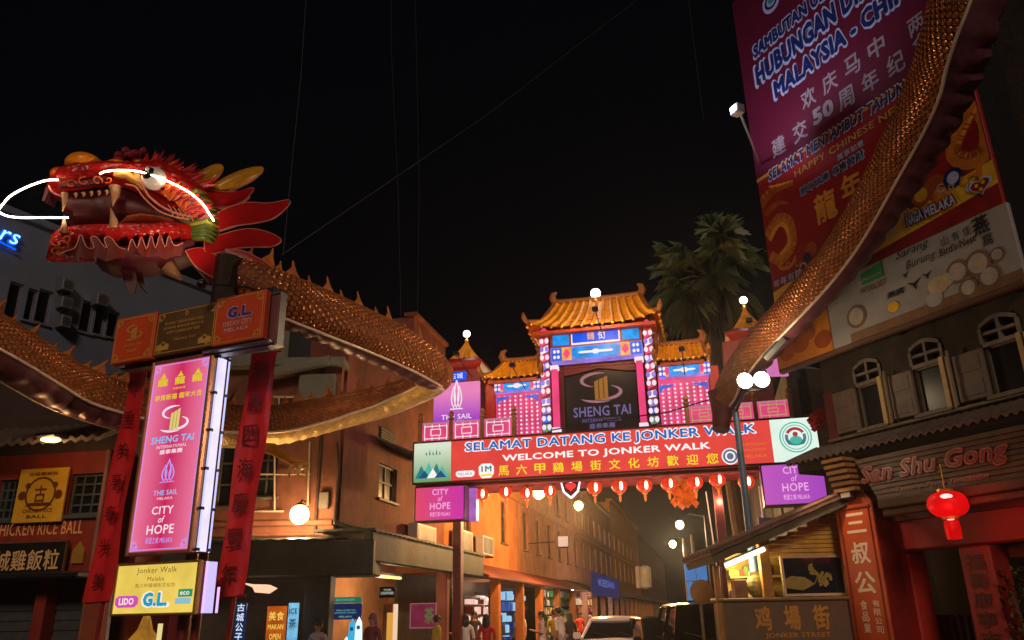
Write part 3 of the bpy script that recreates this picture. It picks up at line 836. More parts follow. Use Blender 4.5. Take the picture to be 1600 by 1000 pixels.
for k, (a, e) in enumerate(((hx0, wA - .004), (wB + .004, hx1))):
    b = MB(PP.M); b.bbox(a, e, -.16, -.05, hz0, hz1, .01); pn = b.build('end_panel', M_board_red, hb)
    l = MB(PP.M); ornate(a + .03, e - .03, hz0 + .03, hz1 - .03, -.162, l)
    mxx = (a + e) / 2; hh = hz1 - hz0
    if k == 0:
        ess_logo(l, mxx, hz0 + hh * .62, .30, -.165, 0, 0); l.mi = 0
        l.text('SHENG TAI', mxx - .18, mxx + .18, hz0 + hh * .33, hz0 + hh * .39, -.165, .01); l.text('盛泰集團', mxx - .1, mxx + .1, hz0 + hh * .2, hz0 + hh * .26, -.165)
    else:
        l.mi = 2; l.text('G.L.', mxx - .23, mxx + .25, hz0 + hh * .5, hz0 + hh * .77, -.165, .085); l.mi = 1; l.text('G.L.', mxx - .21, mxx + .23, hz0 + hh * .525, hz0 + hh * .75, -.168, .05)
        l.mi = 2; l.text('DREAM CITY', mxx - .27, mxx + .25, hz0 + hh * .36, hz0 + hh * .46, -.165, .02); l.text('MELAKA', mxx - .24, mxx + .2, hz0 + hh * .24, hz0 + hh * .32, -.165, .02)
    l.build('lettering', [M_board_gold, M_board_blue, M_board_pink], pn)
l = MB(PP.M); mxx = (wA + wB) / 2; hh = hz1 - hz0
ornate(wA + .02, wB - .02, hz0 + .05, hz1 - .05, -.133, l)
for i, (t, wd) in enumerate((('SELAMAT TAHUN BARU CINA', .42), ('恭賀新禧 萬事如意 龍年大吉', .44), ('HAPPY CHINESE NEW YEAR', .36))):
    l.text(t, mxx - wd, mxx + wd * .8, hz0 + hh * (.66 - i * .1), hz0 + hh * (.72 - i * .1), -.134, .01)
l.text('MELAKA 2024', mxx - .2, mxx + .22, hz0 + hh * .3, hz0 + hh * .35, -.134)
for sgn in (-1, 1):
    cx = mxx + sgn * .4
    for q in range(3): ring(l, cx + (q - 1) * .07, hz0 + hh * (.2 + .05 * (q % 2)), .03, .05, -.134, 10)
    l.prism([(cx - .12, hz0 + .1), (cx + .12, hz0 + .1), (cx + .08, hz0 + .2), (cx, hz0 + .16), (cx - .08, hz0 + .2)], -.136, -.134)
ring(l, mxx, hz0 + hh * .85, .02, .035, -.134, 10)
l.build('lettering', M_board_gold, hm)
b = MB(PP.M)
b.bbox(hx0 + .12, hx1 + .12, .0, .12, hz0 - .05, hz1 - .04, .015); b.build('back_frame', pbr('frame_mauve', (.30, .12, .13), .4, .3), hb)
b = MB(PP.M)
for z in (hz0 - .07, hz1 - .03): b.box(hx0 + .12, hx1 + .145, -.01, .13, z, z + .02)
b.box(hx1 + .125, hx1 + .145, -.01, .13, hz0 - .05, hz1 - .03)
b.box(wB - .2, hx1 + .1, -.12, .2, hz0 - .05, hz0 - .02)
b.build('trim', M_steel, hb)

# tall light box
lx0, lx1, lz0, lz1 = PP.R(221, 563, 318, 866)
tb = thing('tall_light_box', 'tall pink backlit box sign with gold frame and white glowing side', 'light box', PP.w((lx0 + lx1) / 2, lz0))
b = MB(PP.M); b.box(lx0 + .05, lx1 - .05, -.03, .0, lz0 + .05, lz1 - .05)
fc = b.build('lit_face', glow2('pink_face', c(240, 120, 160), c(206, 34, 92), 0, .95, (.02, .5), True), tb)
b = MB(PP.M); t_ = .055
b.bbox(lx0, lx0 + t_, -.06, .04, lz0, lz1, .012); b.bbox(lx1 - t_, lx1, -.06, .04, lz0, lz1, .012)
b.bbox(lx0 + t_, lx1 - t_, -.058, .04, lz0, lz0 + t_, .012); b.bbox(lx0 + t_, lx1 - t_, -.058, .04, lz1 - t_, lz1, .012)
b.build('gold_frame', pbr('frame_rose_gold', (.62, .27, .14), .35, .5), tb)
b = MB(PP.M); b.box(lx0 + .01, lx1 - .01, .041, .27, lz0 + .02, lz1 - .02); b.build('case', M_dred, tb)
G_side = glow('tube_white', c(246, 240, 255), 1.25, True)
b = MB(PP.M); b.box(lx1 - .009, lx1 + .012, .08, .235, lz0 + .03, lz1 - .05); b.build('side_panel', glow('side_white', c(236, 226, 255), 1.05, True, .1), tb)
b = MB(PP.M)
for d in (.05, .27): b.tube([(lx1 + .03, d, lz0 + .02), (lx1 + .03, d, lz1 - .02)], .014, 7)
b.build('side_tube', glow('tube_pale_blue', c(200, 205, 255), 1.1), tb)
for i in range(6):
    z = lz0 + .05 + (lz1 - lz0 - .1) * i / 5
    for d in (.05, .27): b = MB(PP.M); b.box(lx1 + .005, lx1 + .05, d - .025, d + .025, z - .02, z + .02); b.build('tube_clip', M_dark, tb)
l = MB(PP.M); lm = (lx0 + lx1) / 2; LH = lz1 - lz0; LW = lx1 - lx0
def lz(py): return PP.at(270, py)[1]
def flam(mb, x, z, s):
    mb.text('龍', x - s * .5, x + s * .5, z, z + s * .6, -.034, .03); mb.mi = 1
    mb.add([(x - .3 * s, -.034, z + .62 * s), (x + .3 * s, -.034, z + .62 * s), (x + .12 * s, -.034, z + .85 * s), (x + .02 * s, -.034, z + 1.05 * s), (x - .14 * s, -.034, z + .82 * s)], [(0, 1, 2, 3, 4)])
for k in (-1, 0, 1):
    l.mi = 1; flam(l, lm + k * LW * .28, lz(603), .2)
l.mi = 1; l.text('恭賀新禧 龍年大吉', lm - LW * .38, lm + LW * .38, lz(625), lz(616), -.034, .02)
l.text('2024', lm - LW * .1, lm + LW * .1, lz(610), lz(607), -.034, .02)
ess_logo(l, lm, lz(656), .48, -.034, 0, 2); l.mi = 3
l.text('SHENG TAI', lm - LW * .34, lm + LW * .34, lz(692), lz(681), -.034, .025); l.mi = 0
l.text('INTERNATIONAL', lm - LW * .24, lm + LW * .24, lz(700), lz(695), -.034); l.text('盛泰集團', lm - LW * .18, lm + LW * .18, lz(709), lz(702), -.034, .02)
l.mi = 4; flame(l, lm, lz(752), .32, lz(716) - lz(752), -.034); l.mi = 3
l.text('THE SAIL', lm - LW * .19, lm + LW * .19, lz(773), lz(765), -.034, .02); l.mi = 0; l.text('MELAKA', lm - LW * .12, lm + LW * .12, lz(780), lz(776), -.034)
l.mi = 0; city_text(l, lm - .01, lz(848), LW * .42, lz(790) - lz(848), -.034, 4)
ornate(lx0 + .07, lx1 - .07, lz0 + .07, lz1 - .07, -.033, l)
l.build('lettering', [glow('print_white_light', c(250, 226, 240), .95, False), glow('print_yellow_light', c(236, 204, 40), .9, False), glow('print_lime_gold_light', c(222, 214, 120), .9, False),
                      glow('print_sky_light', c(150, 190, 250), .9, False), glow('print_violet_light', c(196, 160, 250), .9, False)], fc)

# small yellow light box beneath
yx0, yx1, yz0, yz1 = PP.R(181, 878, 311, 962)
yb = thing('small_light_box', 'yellow backlit box sign at the foot of the pylon', 'light box', PP.w((yx0 + yx1) / 2, yz0))
b = MB(PP.M); b.box(yx0 + .03, yx1 - .03, -.03, .0, yz0 + .03, yz1 - .03)
fc = b.build('lit_face', glow('yellow_face', c(238, 206, 92), .95, True, .12, 2.5), yb)
b = MB(PP.M); t_ = .035
b.bbox(yx0, yx0 + t_, -.05, .03, yz0, yz1, .01); b.bbox(yx1 - t_, yx1, -.05, .03, yz0, yz1, .01)
b.bbox(yx0 + t_, yx1 - t_, -.048, .03, yz0, yz0 + t_, .01); b.bbox(yx0 + t_, yx1 - t_, -.048, .03, yz1 - t_, yz1, .01)
b.build('brass_frame', pbr('frame_brass', (.5, .28, .07), .35, .6), yb)
b = MB(PP.M); b.box(yx0 + .01, yx1 - .01, .031, .30, yz0 + .01, yz1 - .01); b.build('case', M_dred, yb)
b = MB(PP.M); b.box(yx1 - .008, yx1 + .012, .11, .28, yz0 + .02, yz1 - .02); b.build('side_panel', glow('side_lilac', c(214, 196, 255), 1.0, True), yb)
b = MB(PP.M); b.tube([(yx1 + .03, .07, yz0 + .02), (yx1 + .03, .07, yz1 - .02)], .018, 7); b.tube([(yx1 + .03, .33, yz0 + .02), (yx1 + .03, .33, yz0 + .35)], .018, 7); b.build('side_tube', glow('tube_mauve', c(236, 190, 255), 1.1), yb)
l = MB(PP.M); ym = (yx0 + yx1) / 2; YH = yz1 - yz0; YW = yx1 - yx0
l.mi = 0; l.text('Jonker Walk', ym - YW * .24, ym + YW * .24, yz0 + YH * .76, yz0 + YH * .9, -.034, .0)
l.text('Melaka', ym - YW * .1, ym + YW * .1, yz0 + YH * .64, yz0 + YH * .72, -.034)
l.text('馬六甲鷄場街文化坊', ym - YW * .24, ym + YW * .24, yz0 + YH * .52, yz0 + YH * .6, -.034)
l.mi = 3; l.text('G.L.', ym - YW * .15, ym + YW * .20, yz0 + YH * .14, yz0 + YH * .46, -.032, .10); l.mi = 1; l.text('G.L.', ym - YW * .12, ym + YW * .17, yz0 + YH * .17, yz0 + YH * .43, -.036, .06)
l.mi = 2; l.prism(cart(ym - YW * .46, ym - YW * .18, yz0 + YH * .16, yz0 + YH * .38, 0, 0, 0, .06), -.035, -.032); l.mi = 3; l.text('LIDO', ym - YW * .41, ym - YW * .23, yz0 + YH * .21, yz0 + YH * .34, -.037, .03)
l.mi = 4; l.box(ym + YW * .29, ym + YW * .45, -.036, -.032, yz0 + YH * .33, yz0 + YH * .47); l.mi = 5; l.box(ym + YW * .26, ym + YW * .44, -.035, -.032, yz0 + YH * .2, yz0 + YH * .31); l.mi = 3; l.text('eco', ym + YW * .31, ym + YW * .42, yz0 + YH * .36, yz0 + YH * .43, -.038, .02)
l.build('lettering', [glow('print_brown_light', c(150, 104, 40), .6, False), glow('print_cyan_light', c(30, 160, 200), .9, False), glow('print_magenta_light', c(220, 80, 190), .9, False), glow('print_pale_light', c(250, 240, 220), .95, False),
                      glow('print_green_light', c(40, 160, 120), .8, False), glow('print_ice_light', c(150, 205, 220), .85, False)], fc)
# things standing at the pylon's foot
b = MB(PP.M)
for (a, z0, z1) in ((.0, .9, 1.42), (.3, .85, 1.35)):
    pass

# red cloth banners either side, hanging on poles
def cloth(label, pl, top_l, top_r, bot_l, bot_r, d, chars, name):
    A = [V((pl.at(*q, d)[0], d, pl.at(*q, d)[1])) for q in (top_l, top_r, bot_r, bot_l)]
    t = thing(name, label, 'banner', pl.w(A[2].x, 0, d), 'red couplet banners beside the pylon')
    b = MB(pl.M); NU, NV = 14, 30; rnd = random.Random(len(label))
    ph = rnd.uniform(0, 6)
    pts = []
    for j in range(NV + 1):
        v = j / NV
        for i in range(NU + 1):
            u = i / NU
            p = A[0].lerp(A[1], u).lerp(A[3].lerp(A[2], u), v)
            y = .03 * math.sin(u * 9 + ph + v * 3) * (.3 + v * .4) + .025 * math.sin(v * 11 + u * 4) + .06 * math.sin(u * 3.1) * math.sin(v * 3.1)
            pts.append((p.x, p.y + y, p.z))
    b.add(pts, [(j * (NU + 1) + i, j * (NU + 1) + i + 1, (j + 1) * (NU + 1) + i + 1, (j + 1) * (NU + 1) + i) for j in range(NV) for i in range(NU)])
    cl = b.build('cloth', M_cloth, t, smooth='all')
    l = MB(pl.M); n = len(chars)
    for k, s in enumerate(chars):
        v = (k + .6) / (n + .2); m_ = A[0].lerp(A[1], .5).lerp(A[3].lerp(A[2], .5), v); ww = (A[1] - A[0]).length * .27
        l.text(s, m_.x - ww, m_.x + ww, m_.z - ww, m_.z + ww, m_.y - .055, .012)
    l.build('lettering', pbr('couplet_ink', (.20, .010, .012), .5), cl)
    p = MB(pl.M)
    tp = (A[0] + A[1]) / 2; bp = (A[2] + A[3]) / 2
    dr = (tp - bp).normalized()
    ft = bp - dr * (bp.z / dr.z)
    p.tube([(ft.x, ft.y + .12, 0), (tp.x, tp.y + .12, tp.z + .05)], .035, 8)
    p.tube([(A[0].x - .03, A[0].y + .05, A[0].z), (A[1].x + .03, A[1].y + .05, A[1].z)], .02, 6)
    p.tube([(A[3].x - .03, A[3].y + .05, A[3].z), (A[2].x + .03, A[2].y + .05, A[2].z)], .02, 6)
    p.build('pole', M_red, t)
    g_ = MB(pl.M); g_.bbox(ft.x - .22, ft.x + .22, ft.y - .1, ft.y + .34, 0, .3, .03); g_.build('foot', M_dred, t)
M_cloth = pbr('red_satin', (.82, .03, .035), .32, var=.25, scale=2, bump=.15)
cloth('red satin couplet banner with dark characters hanging left of the tall light box', PP, (203, 582), (232, 578), (132, 942), (172, 938), .35, '千里共享春光美', 'cloth_banner')
cloth('red satin couplet banner with dark characters hanging right of the tall light box', PP, (393, 552), (435, 548), (336, 934), (378, 930), .75, '龍騰四海慶豐年', 'cloth_banner')

# ------------------------------------------------------------------ the dragon
M_scale = pbr('copper_scale', (.46, .155, .045), .30, .35, var=.5, scale=9)
M_hide = pbr('dragon_hide', (.17, .05, .022), .5, .2, var=.4, scale=6, bump=.3)
M_belly = pbr('belly_plum', (.17, .055, .075), .4, .2, var=.3, scale=3)
M_foil = pbr('belly_gold_foil', (.90, .60, .22), .3, .35, var=.3, scale=5, bump=.9)
M_spine = pbr('spine_orange', (.55, .17, .03), .5, var=.35, scale=3)
def frames(path):
    """path rows: x,y,z,r -> centre, tangent, side, up, radius"""
    out = []
    for i in range(len(path)):
        a = path[max(i - 1, 0)]; b = path[min(i + 1, len(path) - 1)]
        t = V(b[:3]) - V(a[:3]); t.normalize()
        s = t.cross(V((0, 0, 1))).normalized(); u = s.cross(t).normalized()
        out.append((V(path[i][:3]), t, s, u, float(path[i][3])))
    return out
def dragon_tube(path, parent, roll, belly_half, belly_mat, size, spine_n, edge=True, taper=True, spine_h=.34, roll2=None):
    """scaled hide over the back, plated belly beneath, flame spines along the ridge. roll turns the belly about the body (degrees)."""
    fr = frames(path); n = len(fr)
    def rl(i):
        return R_(roll if roll2 is None else roll + (roll2 - roll) * i / (n - 1))
    def pt(i, a, k=1.0, off=0.0):
        p, t, s, u, r = fr[i]; a += rl(i)
        return p + (u * math.cos(a) + s * math.sin(a)) * (r * k + off)
    B = math.pi - R_(belly_half)
    N = 22
    hid = MB(); hid.loft([[pt(i, -B + 2 * B * k / N) for k in range(N + 1)] for i in range(n)], closed=False)
    hid.build('hide', M_hide, parent, smooth='all')
    be = MB(); NB = 10; rings = []
    for i in range(n):
        rings.append([pt(i, B + 2 * R_(belly_half) * k / NB, .96 + .10 * (-.35, .55, .95)[i % 3] * math.sin(math.pi * k / NB) ** .7) for k in range(NB + 1)])
    be.loft(rings, closed=False); be.build('belly', belly_mat, parent, smooth=True)
    if edge:
        for sgn in (-1, 1):
            e = MB(); e.tube([pt(i, sgn * B, 1.0, .01) for i in range(0, n)], [.028 * min(1, fr[i][4] / .3) for i in range(n)], 6)
            e.build('belly_piping', pbr('piping_pale', (.90, .72, .58), .35, .2), parent, smooth='all')
    # scales, one domed plate each, in staggered rows
    tv, tf = [], []
    K = 8
    for rr, hh in ((1.0, .02), (.72, .30), (.36, .16)):
        for k in range(K):
            a = 2 * math.pi * k / K; tv.append((rr * math.cos(a), rr * math.sin(a), hh))
    tv.append((0, 0, .62))
    for ringi in range(2):
        for k in range(K): tf.append((ringi * K + k, ringi * K + (k + 1) % K, (ringi + 1) * K + (k + 1) % K, (ringi + 1) * K + k))
    for k in range(K): tf.append((2 * K + k, 2 * K + (k + 1) % K, 3 * K))
    tv = np.array(tv); verts, faces = [], []
    acc = 0.0; row = 0; base = 0
    L_ = [0]
    for i in range(1, n): L_.append(L_[-1] + (fr[i][0] - fr[i - 1][0]).length)
    s_ = size * .5
    while s_ < L_[-1]:
        i = max(0, min(n - 2, next((q for q in range(n - 1) if L_[q + 1] >= s_), n - 2)))
        f_ = (s_ - L_[i]) / max(1e-6, L_[i + 1] - L_[i])
        p = fr[i][0].lerp(fr[i + 1][0], f_); t = fr[i][1].lerp(fr[i + 1][1], f_).normalized(); sd = fr[i][2].lerp(fr[i + 1][2], f_).normalized(); u = sd.cross(t); r = fr[i][4] * (1 - f_) + fr[i + 1][4] * f_
        sz = size * min(1.0, r / .40)
        cnt = max(4, int(2 * B * r / (sz * 1.0)))
        da = 2 * B / cnt
        for k in range(cnt):
            a = -B + (k + (.5 if row % 2 else 0.02)) * da
            if abs(a) > B: continue
            a += rl(i)
            nn = u * math.cos(a) + sd * math.sin(a); tn = nn.cross(t)
            lift = .035 * sz / .1
            o = np.array(p + nn * (r * 1.0))
            Mx = np.array([np.array(t) * sz * .50, np.array(tn) * sz * .47, np.array(nn) * sz * .42])
            verts.append(tv @ Mx + o)
            faces += [tuple(q + base for q in f) for f in tf]; base += len(tv)
        s_ += sz * .88; row += 1
    me = bpy.data.meshes.new('scales'); me.from_pydata((np.concatenate(verts) - np.array(parent.location)).tolist(), [], faces); me.materials.append(M_scale)
    o = bpy.data.objects.new('scales', me); COL.objects.link(o); o.parent = parent
    # flame spines along the ridge
    if spine_n:
        for k in range(spine_n):
            i = int((k + .5) / spine_n * (n - 1)); p, t, s, u, r = fr[i]
            h = spine_h * (1.0 if k % 2 else .62) * min(1, r / .4); w_ = h * .85
            a = rl(i) * .0; up = u * math.cos(a) + s * math.sin(a)
            o0 = p + up * r * .96
            prof = [(-.5, 0), (-.42, .28), (-.1, .55), (.22, 1.0), (.30, .98), (.22, .62), (.42, .3), (.5, 0)]
            b = MB(); th = .05
            f_ = [o0 + t * (-q[0] * w_) + up * (q[1] * h) for q in prof]
            mid = o0 + up * (.35 * h)
            pts = f_ + [mid + s * th, mid - s * th]; m_ = len(prof)
            b.add(pts, [(j, (j + 1) % m_, m_) for j in range(m_)] + [((j + 1) % m_, j, m_ + 1) for j in range(m_)])
            b.build('spine', M_spine, parent)
def wp(rows):
    out = []
    for (px, py, Y, r) in rows:
        p = P(px, py, Y); out.append((p.x, p.y, p.z, r))
    return out
dr = thing('dragon_sculpture', 'long festival dragon with red open-jawed head and coppery scaled body looping across the junction', 'dragon', P(310, 440, 12.2))
front = smooth_path(wp([(322, 392, 12.6, .30), (368, 428, 12.2, .37), (430, 462, 12.3, .42), (500, 492, 12.9, .44), (565, 520, 13.7, .44), (625, 548, 14.7, .44), (672, 577, 15.7, .38)]), 9)
bend = smooth_path(wp([(625, 548, 14.7, .44), (672, 577, 15.7, .38), (682, 590, 16.5, .32), (652, 607, 17.3, .31), (600, 626, 17.7, .34), (540, 641, 17.5, .37), (480, 655, 17.0, .40), (415, 666, 16.4, .42), (330, 664, 15.9, .43), (250, 650, 15.4, .44), (180, 632, 14.8, .45), (100, 601, 14.1, .46), (0, 541, 12.7, .46), (-120, 470, 11.5, .46)]), 9)
path = list(front) + list(bend[10:])
nf = len(front)
dragon_tube(path[:nf + 2], dr, 28, 50, M_belly, .095, 15, roll2=20)
mid_ = nf - 1 + 62
dragon_tube(path[nf - 1:mid_ + 1], dr, 24, 46, M_foil, .088, 18, roll2=16)
dragon_tube(path[mid_:], dr, 16, 46, M_belly, .088, 18, roll2=12)
# fore claw under the far loop
def claw(p, parent):
    b = MB(); q = V(p)
    b.tube([q, q + V((.28, -.1, -.06)), q + V((.62, -.15, -.26)), q + V((.82, -.2, -.40))], [.10, .12, .09, .08], 9)
    b.ball(*(q + V((.88, -.2, -.42))), .17, .13, .09, 10, 7)
    b.build('foreleg', pbr('claw_yellow', (.75, .32, .03), .35, var=.2), parent, smooth='all')
    for dx, dy, s in ((-.02, -.16, 1), (.12, -.2, 1.1), (.24, -.14, .9), (.2, .05, .9)):
        b = MB(); o_ = q + V((.82 + dx * .8, -.2 + dy * .3, -.44))
        b.tube([o_, o_ + V((dx * .5 - .06, dy * .4, -.03)), o_ + V((dx * .6 - .1, dy * .5, -.13 * s)), o_ + V((dx * .5 - .07, dy * .4, -.25 * s))], [.045, .05, .035, .006], 7)
        b.build('talon', pbr('talon_cream', (.8, .55, .2), .3), parent, smooth='all')
claw(P(408, 699, 16.2), dr)

# head, built about its own mid-plane: x along the head, z up, y its thickness
HR = lambda px, py, d=0: PH.at(px, py, d)
M_hred = pbr('head_red', (.46, .012, .010), .28, var=.5, scale=5, vor=9)
M_maroon = pbr('mouth_maroon', (.07, .004, .006), .45, var=.25, scale=3)
M_plum = pbr('throat_plum', (.11, .015, .025), .5, var=.25, scale=3)
M_bone = pbr('fang_bone', (.50, .27, .14), .35, var=.15)
M_pipe = pbr('pink_piping', (.62, .22, .17), .4, var=.1)
M_orange = pbr('head_orange', (.95, .30, .012), .3, var=.15, scale=3)
M_green = pbr('cheek_green', (.10, .15, .02), .4, var=.4, scale=5)
def hloft(st, name, mat, parent, n=18, e=2.4, yo=0):
    """st: (px, ytop, ybottom, half width m) stations along the head"""
    rings = []
    for px, y0, y1, hw in st:
        x, z1 = HR(px, y0); x2, z0 = HR(px, y1); zc = (z0 + z1) / 2; hz = abs(z1 - z0) / 2; xm = (x + x2) / 2
        ring_ = []
        for k in range(n):
            a = 2 * math.pi * k / n; ca, sa = math.cos(a), math.sin(a)
            ring_.append((xm, yo + hw * math.copysign(abs(ca) ** (2 / e), ca), zc + hz * math.copysign(abs(sa) ** (2 / e), sa)))
        rings.append(ring_)
    b = MB(PH.M); b.loft(rings); return b.build(name, mat, parent, smooth=True)
hloft([(75, 288, 296, .12), (84, 280, 303, .34), (100, 273, 308, .50), (125, 270, 304, .58), (150, 270, 300, .60), (178, 271, 294, .60), (200, 272, 296, .60), (222, 268, 308, .62), (248, 266, 324, .66), (272, 276, 336, .66), (298, 292, 340, .60), (322, 310, 346, .48), (340, 330, 352, .3)], 'upper_jaw', M_hred, dr)
hloft([(100, 300, 330, .36), (120, 299, 352, .40), (180, 292, 358, .42), (240, 318, 356, .42), (300, 332, 380, .42), (318, 336, 390, .3)], 'mouth_lining', M_maroon, dr, 14, 3, .18)
hloft([(73, 400, 405, .06), (82, 372, 404, .26), (98, 368, 399, .42), (125, 367, 396, .50), (150, 366, 395, .52), (182, 366, 394, .54), (205, 366, 394, .55), (235, 366, 392, .55), (270, 362, 389, .53), (300, 364, 386, .45), (315, 372, 384, .3)], 'lower_jaw', M_hred, dr, 24, 4)
hloft([(145, 396, 402, .2), (158, 394, 416, .38), (180, 393, 427, .44), (210, 392, 428, .45), (245, 390, 424, .45), (280, 386, 416, .42), (305, 376, 408, .35)], 'throat', M_plum, dr)
hloft([(186, 352, 360, .12), (200, 342, 356, .24), (222, 338, 356, .27), (250, 343, 358, .27), (275, 348, 366, .25)], 'tongue', pbr('tongue_orange', (.60, .13, .05), .35, var=.3), dr, 14, 2)
# palate ledge
b = MB(PH.M)
b.tube([(*HR(100, 306)[:1], -.38, HR(100, 308)[1]), (HR(140, 304)[0], -.42, HR(140, 306)[1]), (HR(172, 296)[0], -.42, HR(172, 297)[1])], [.05, .06, .04], 8)
b.build('gum', M_plum, dr, smooth='all')
def tooth(px, py, px2, py2, d, w_):
    x, z = HR(px, py, d); x2, z2 = HR(px2, py2, d); b = MB(PH.M)
    b.tube([(x, d, z), (x * .6 + x2 * .4 + .015, d, z * .6 + z2 * .4), (x2, d - .01, z2)], [w_, w_ * .72, .006], 9); b.build('fang', M_bone, dr, smooth='all')
for d in (-.48, .48):
    tooth(101, 302, 98, 331, d, .055); tooth(180, 292, 176, 323, d, .095)
    tooth(98, 364, 100, 337, d, .06); tooth(178, 358, 173, 325, d, .085)
for k in range(5): tooth(118 + k * 12, 302 - k, 118 + k * 12, 309 - k, -.52, .03)
# lips
def line(pts, d, r, name, mat, n=6):
    b = MB(PH.M); pp = [(HR(px, py, d)[0], d + (q[0] if q else 0), HR(px, py, d)[1]) for px, py, *q in pts]
    b.tube([tuple(v) for v in smooth_path(pp, 4)], r, n); return b.build(name, mat, dr, smooth='all')
line([(205, 276), (220, 284), (232, 306), (252, 322), (275, 333), (300, 338)], -.64, .02, 'lip', M_pipe)
line([(76, 290), (82, 300), (96, 307)], -.45, .016, 'lip', M_pipe)
M_frill = pbr('frill_dark_red', (.15, .010, .007), .5, var=.4, scale=6)
# flame scallops along the lower jaw
for top, foot in (([(90, 399), (104, 393), (118, 387), (126, 367), (131, 378), (137, 388), (147, 387), (142, 372), (151, 371), (161, 384), (167, 387), (163, 374), (172, 371), (185, 386), (196, 390)], [(196, 398), (150, 401), (110, 404)]),
                  ([(200, 392), (206, 374), (214, 388), (221, 371), (229, 389), (236, 369), (243, 388), (250, 368), (258, 387), (264, 369), (272, 384), (286, 380)], [(284, 394), (240, 399), (200, 400)])):
    d_ = -.60; f_ = [V((HR(px, py, d_)[0], d_, HR(px, py, d_)[1])) for px, py in top]; g_ = [V((HR(px, py, d_)[0], d_, HR(px, py, d_)[1])) for px, py in foot]
    f_ = [V(tuple(v)) for v in smooth_path(f_, 4)]; b = MB(PH.M); q = f_ + g_; k = len(q)
    m_ = len(f_); low = [p.lerp(g_[0], 0) for p in f_]
    xs0, xs1 = f_[0].x, f_[-1].x; zb_ = min(p.z for p in g_)
    zl_ = lambda x: zb_ + .05 + .09 * (2 * (x - xs0) / (xs1 - xs0) - 1) ** 4 + .022 * math.sin(x * 23)
    for i in range(m_ - 1):
        a, e = f_[i], f_[i + 1]; b.add([(a.x, d_ - .012, a.z), (e.x, d_ - .012, e.z), (e.x, d_ + .03, zl_(e.x)), (a.x, d_ + .03, zl_(a.x)), (a.x, d_ + .05, a.z), (e.x, d_ + .05, e.z)], [(0, 1, 2, 3), (4, 5, 1, 0)])
    jf = b.build('jaw_frill', M_frill, dr); b = MB(PH.M); b.tube([p + V((0, -.014, 0)) for p in f_], .010, 5); b.build('piping', M_pipe, jf, smooth='all')
# tusk sweeping back from the great fang
b = MB(PH.M); b.tube([(HR(176, 293, -.6)[0], -.6, HR(176, 296)[1]), (HR(196, 298, -.6)[0], -.62, HR(196, 301)[1]), (HR(214, 312, -.6)[0], -.6, HR(214, 314)[1]), (HR(228, 326, -.6)[0], -.55, HR(228, 326)[1])], [.085, .075, .05, .012], 9); b.build('tusk', pbr('tusk_ochre', (.50, .26, .05), .4, var=.3), dr, smooth='all')
line([(196, 288), (212, 292), (224, 308), (246, 328), (270, 338), (296, 343)], -.66, .013, 'lip', M_pipe)
for k in range(5): line([(262 + k * 8, 320 + k * 3), (268 + k * 8, 328 + k * 3), (270 + k * 8, 338 + k * 2)], -.68, .011, 'cheek_frill', M_pipe, 5)
# scrolls on the chin tip and along the snout
rs_ = random.Random(8)
for px, py, r in ((88, 378, .10), (98, 386, .09), (86, 392, .07), (104, 376, .07), (112, 290, .08), (132, 286, .09), (152, 285, .08), (100, 286, .06), (170, 284, .06)):
    x, z = HR(px, py, -.55); a0 = rs_.uniform(0, 6); b = MB(PH.M); d_ = -.50 if px < 95 else -.585
    b.tube([(x + r * (1 - i / 16) * math.cos(a0 + i * .55), d_ - .04 * math.sin(i / 3), z + r * (1 - i / 16) * math.sin(a0 + i * .55)) for i in range(13)], .014, 5)
    b.build('scroll_trim', pbr('scroll_orange_red', (.65, .12, .03), .4), dr, smooth='all')
# nose and brow balls
def hball(px, py, d, rx, rz, mat, name, ry=None):
    x, z = HR(px, py, d); b = MB(PH.M); b.ball(x, d, z, rx, ry or rx, rz, 20, 12); return b.build(name, mat, dr, smooth='all')
for d in (-.3, .3): hball(92, 272, d, .13, .11, pbr('nostril_orange', (.80, .14, .012), .35), 'nostril')
hball(132, 259, -.30, .29, .19, M_orange, 'nose_ball', .3)
hball(183, 263, -.38, .2, .13, M_orange, 'brow_ball'); hball(214, 264, -.35, .09, .17, pbr('brow_yellow', (.75, .50, .05), .35), 'brow_ball'); hball(214, 278, -.5, .08, .15, pbr('brow_yellow', (0, 0, 0)), 'brow_ball')
# eyes
for d in (-.60, .60):
    e = hball(241, 279, d, .20, .20, pbr('eye_white', (.85, .84, .82), .2, var=.03), 'eye', .15)
    x, z = HR(234, 276, d); s = -1 if d < 0 else 1
    b = MB(PH.M); b.ball(x, d + s * .09, z, .115, .07, .12, 16, 10); b.build('pupil', pbr('pupil_black', (.02, .008, .006), .12), e, smooth='all')
    b = MB(PH.M); x, z = HR(231, 271, d); b.ball(x, d + s * .155, z, .032, .02, .04, 10, 7); b.build('eye_glint', pbr('glint_white', (.9, .9, .9), .2), e, smooth='all')
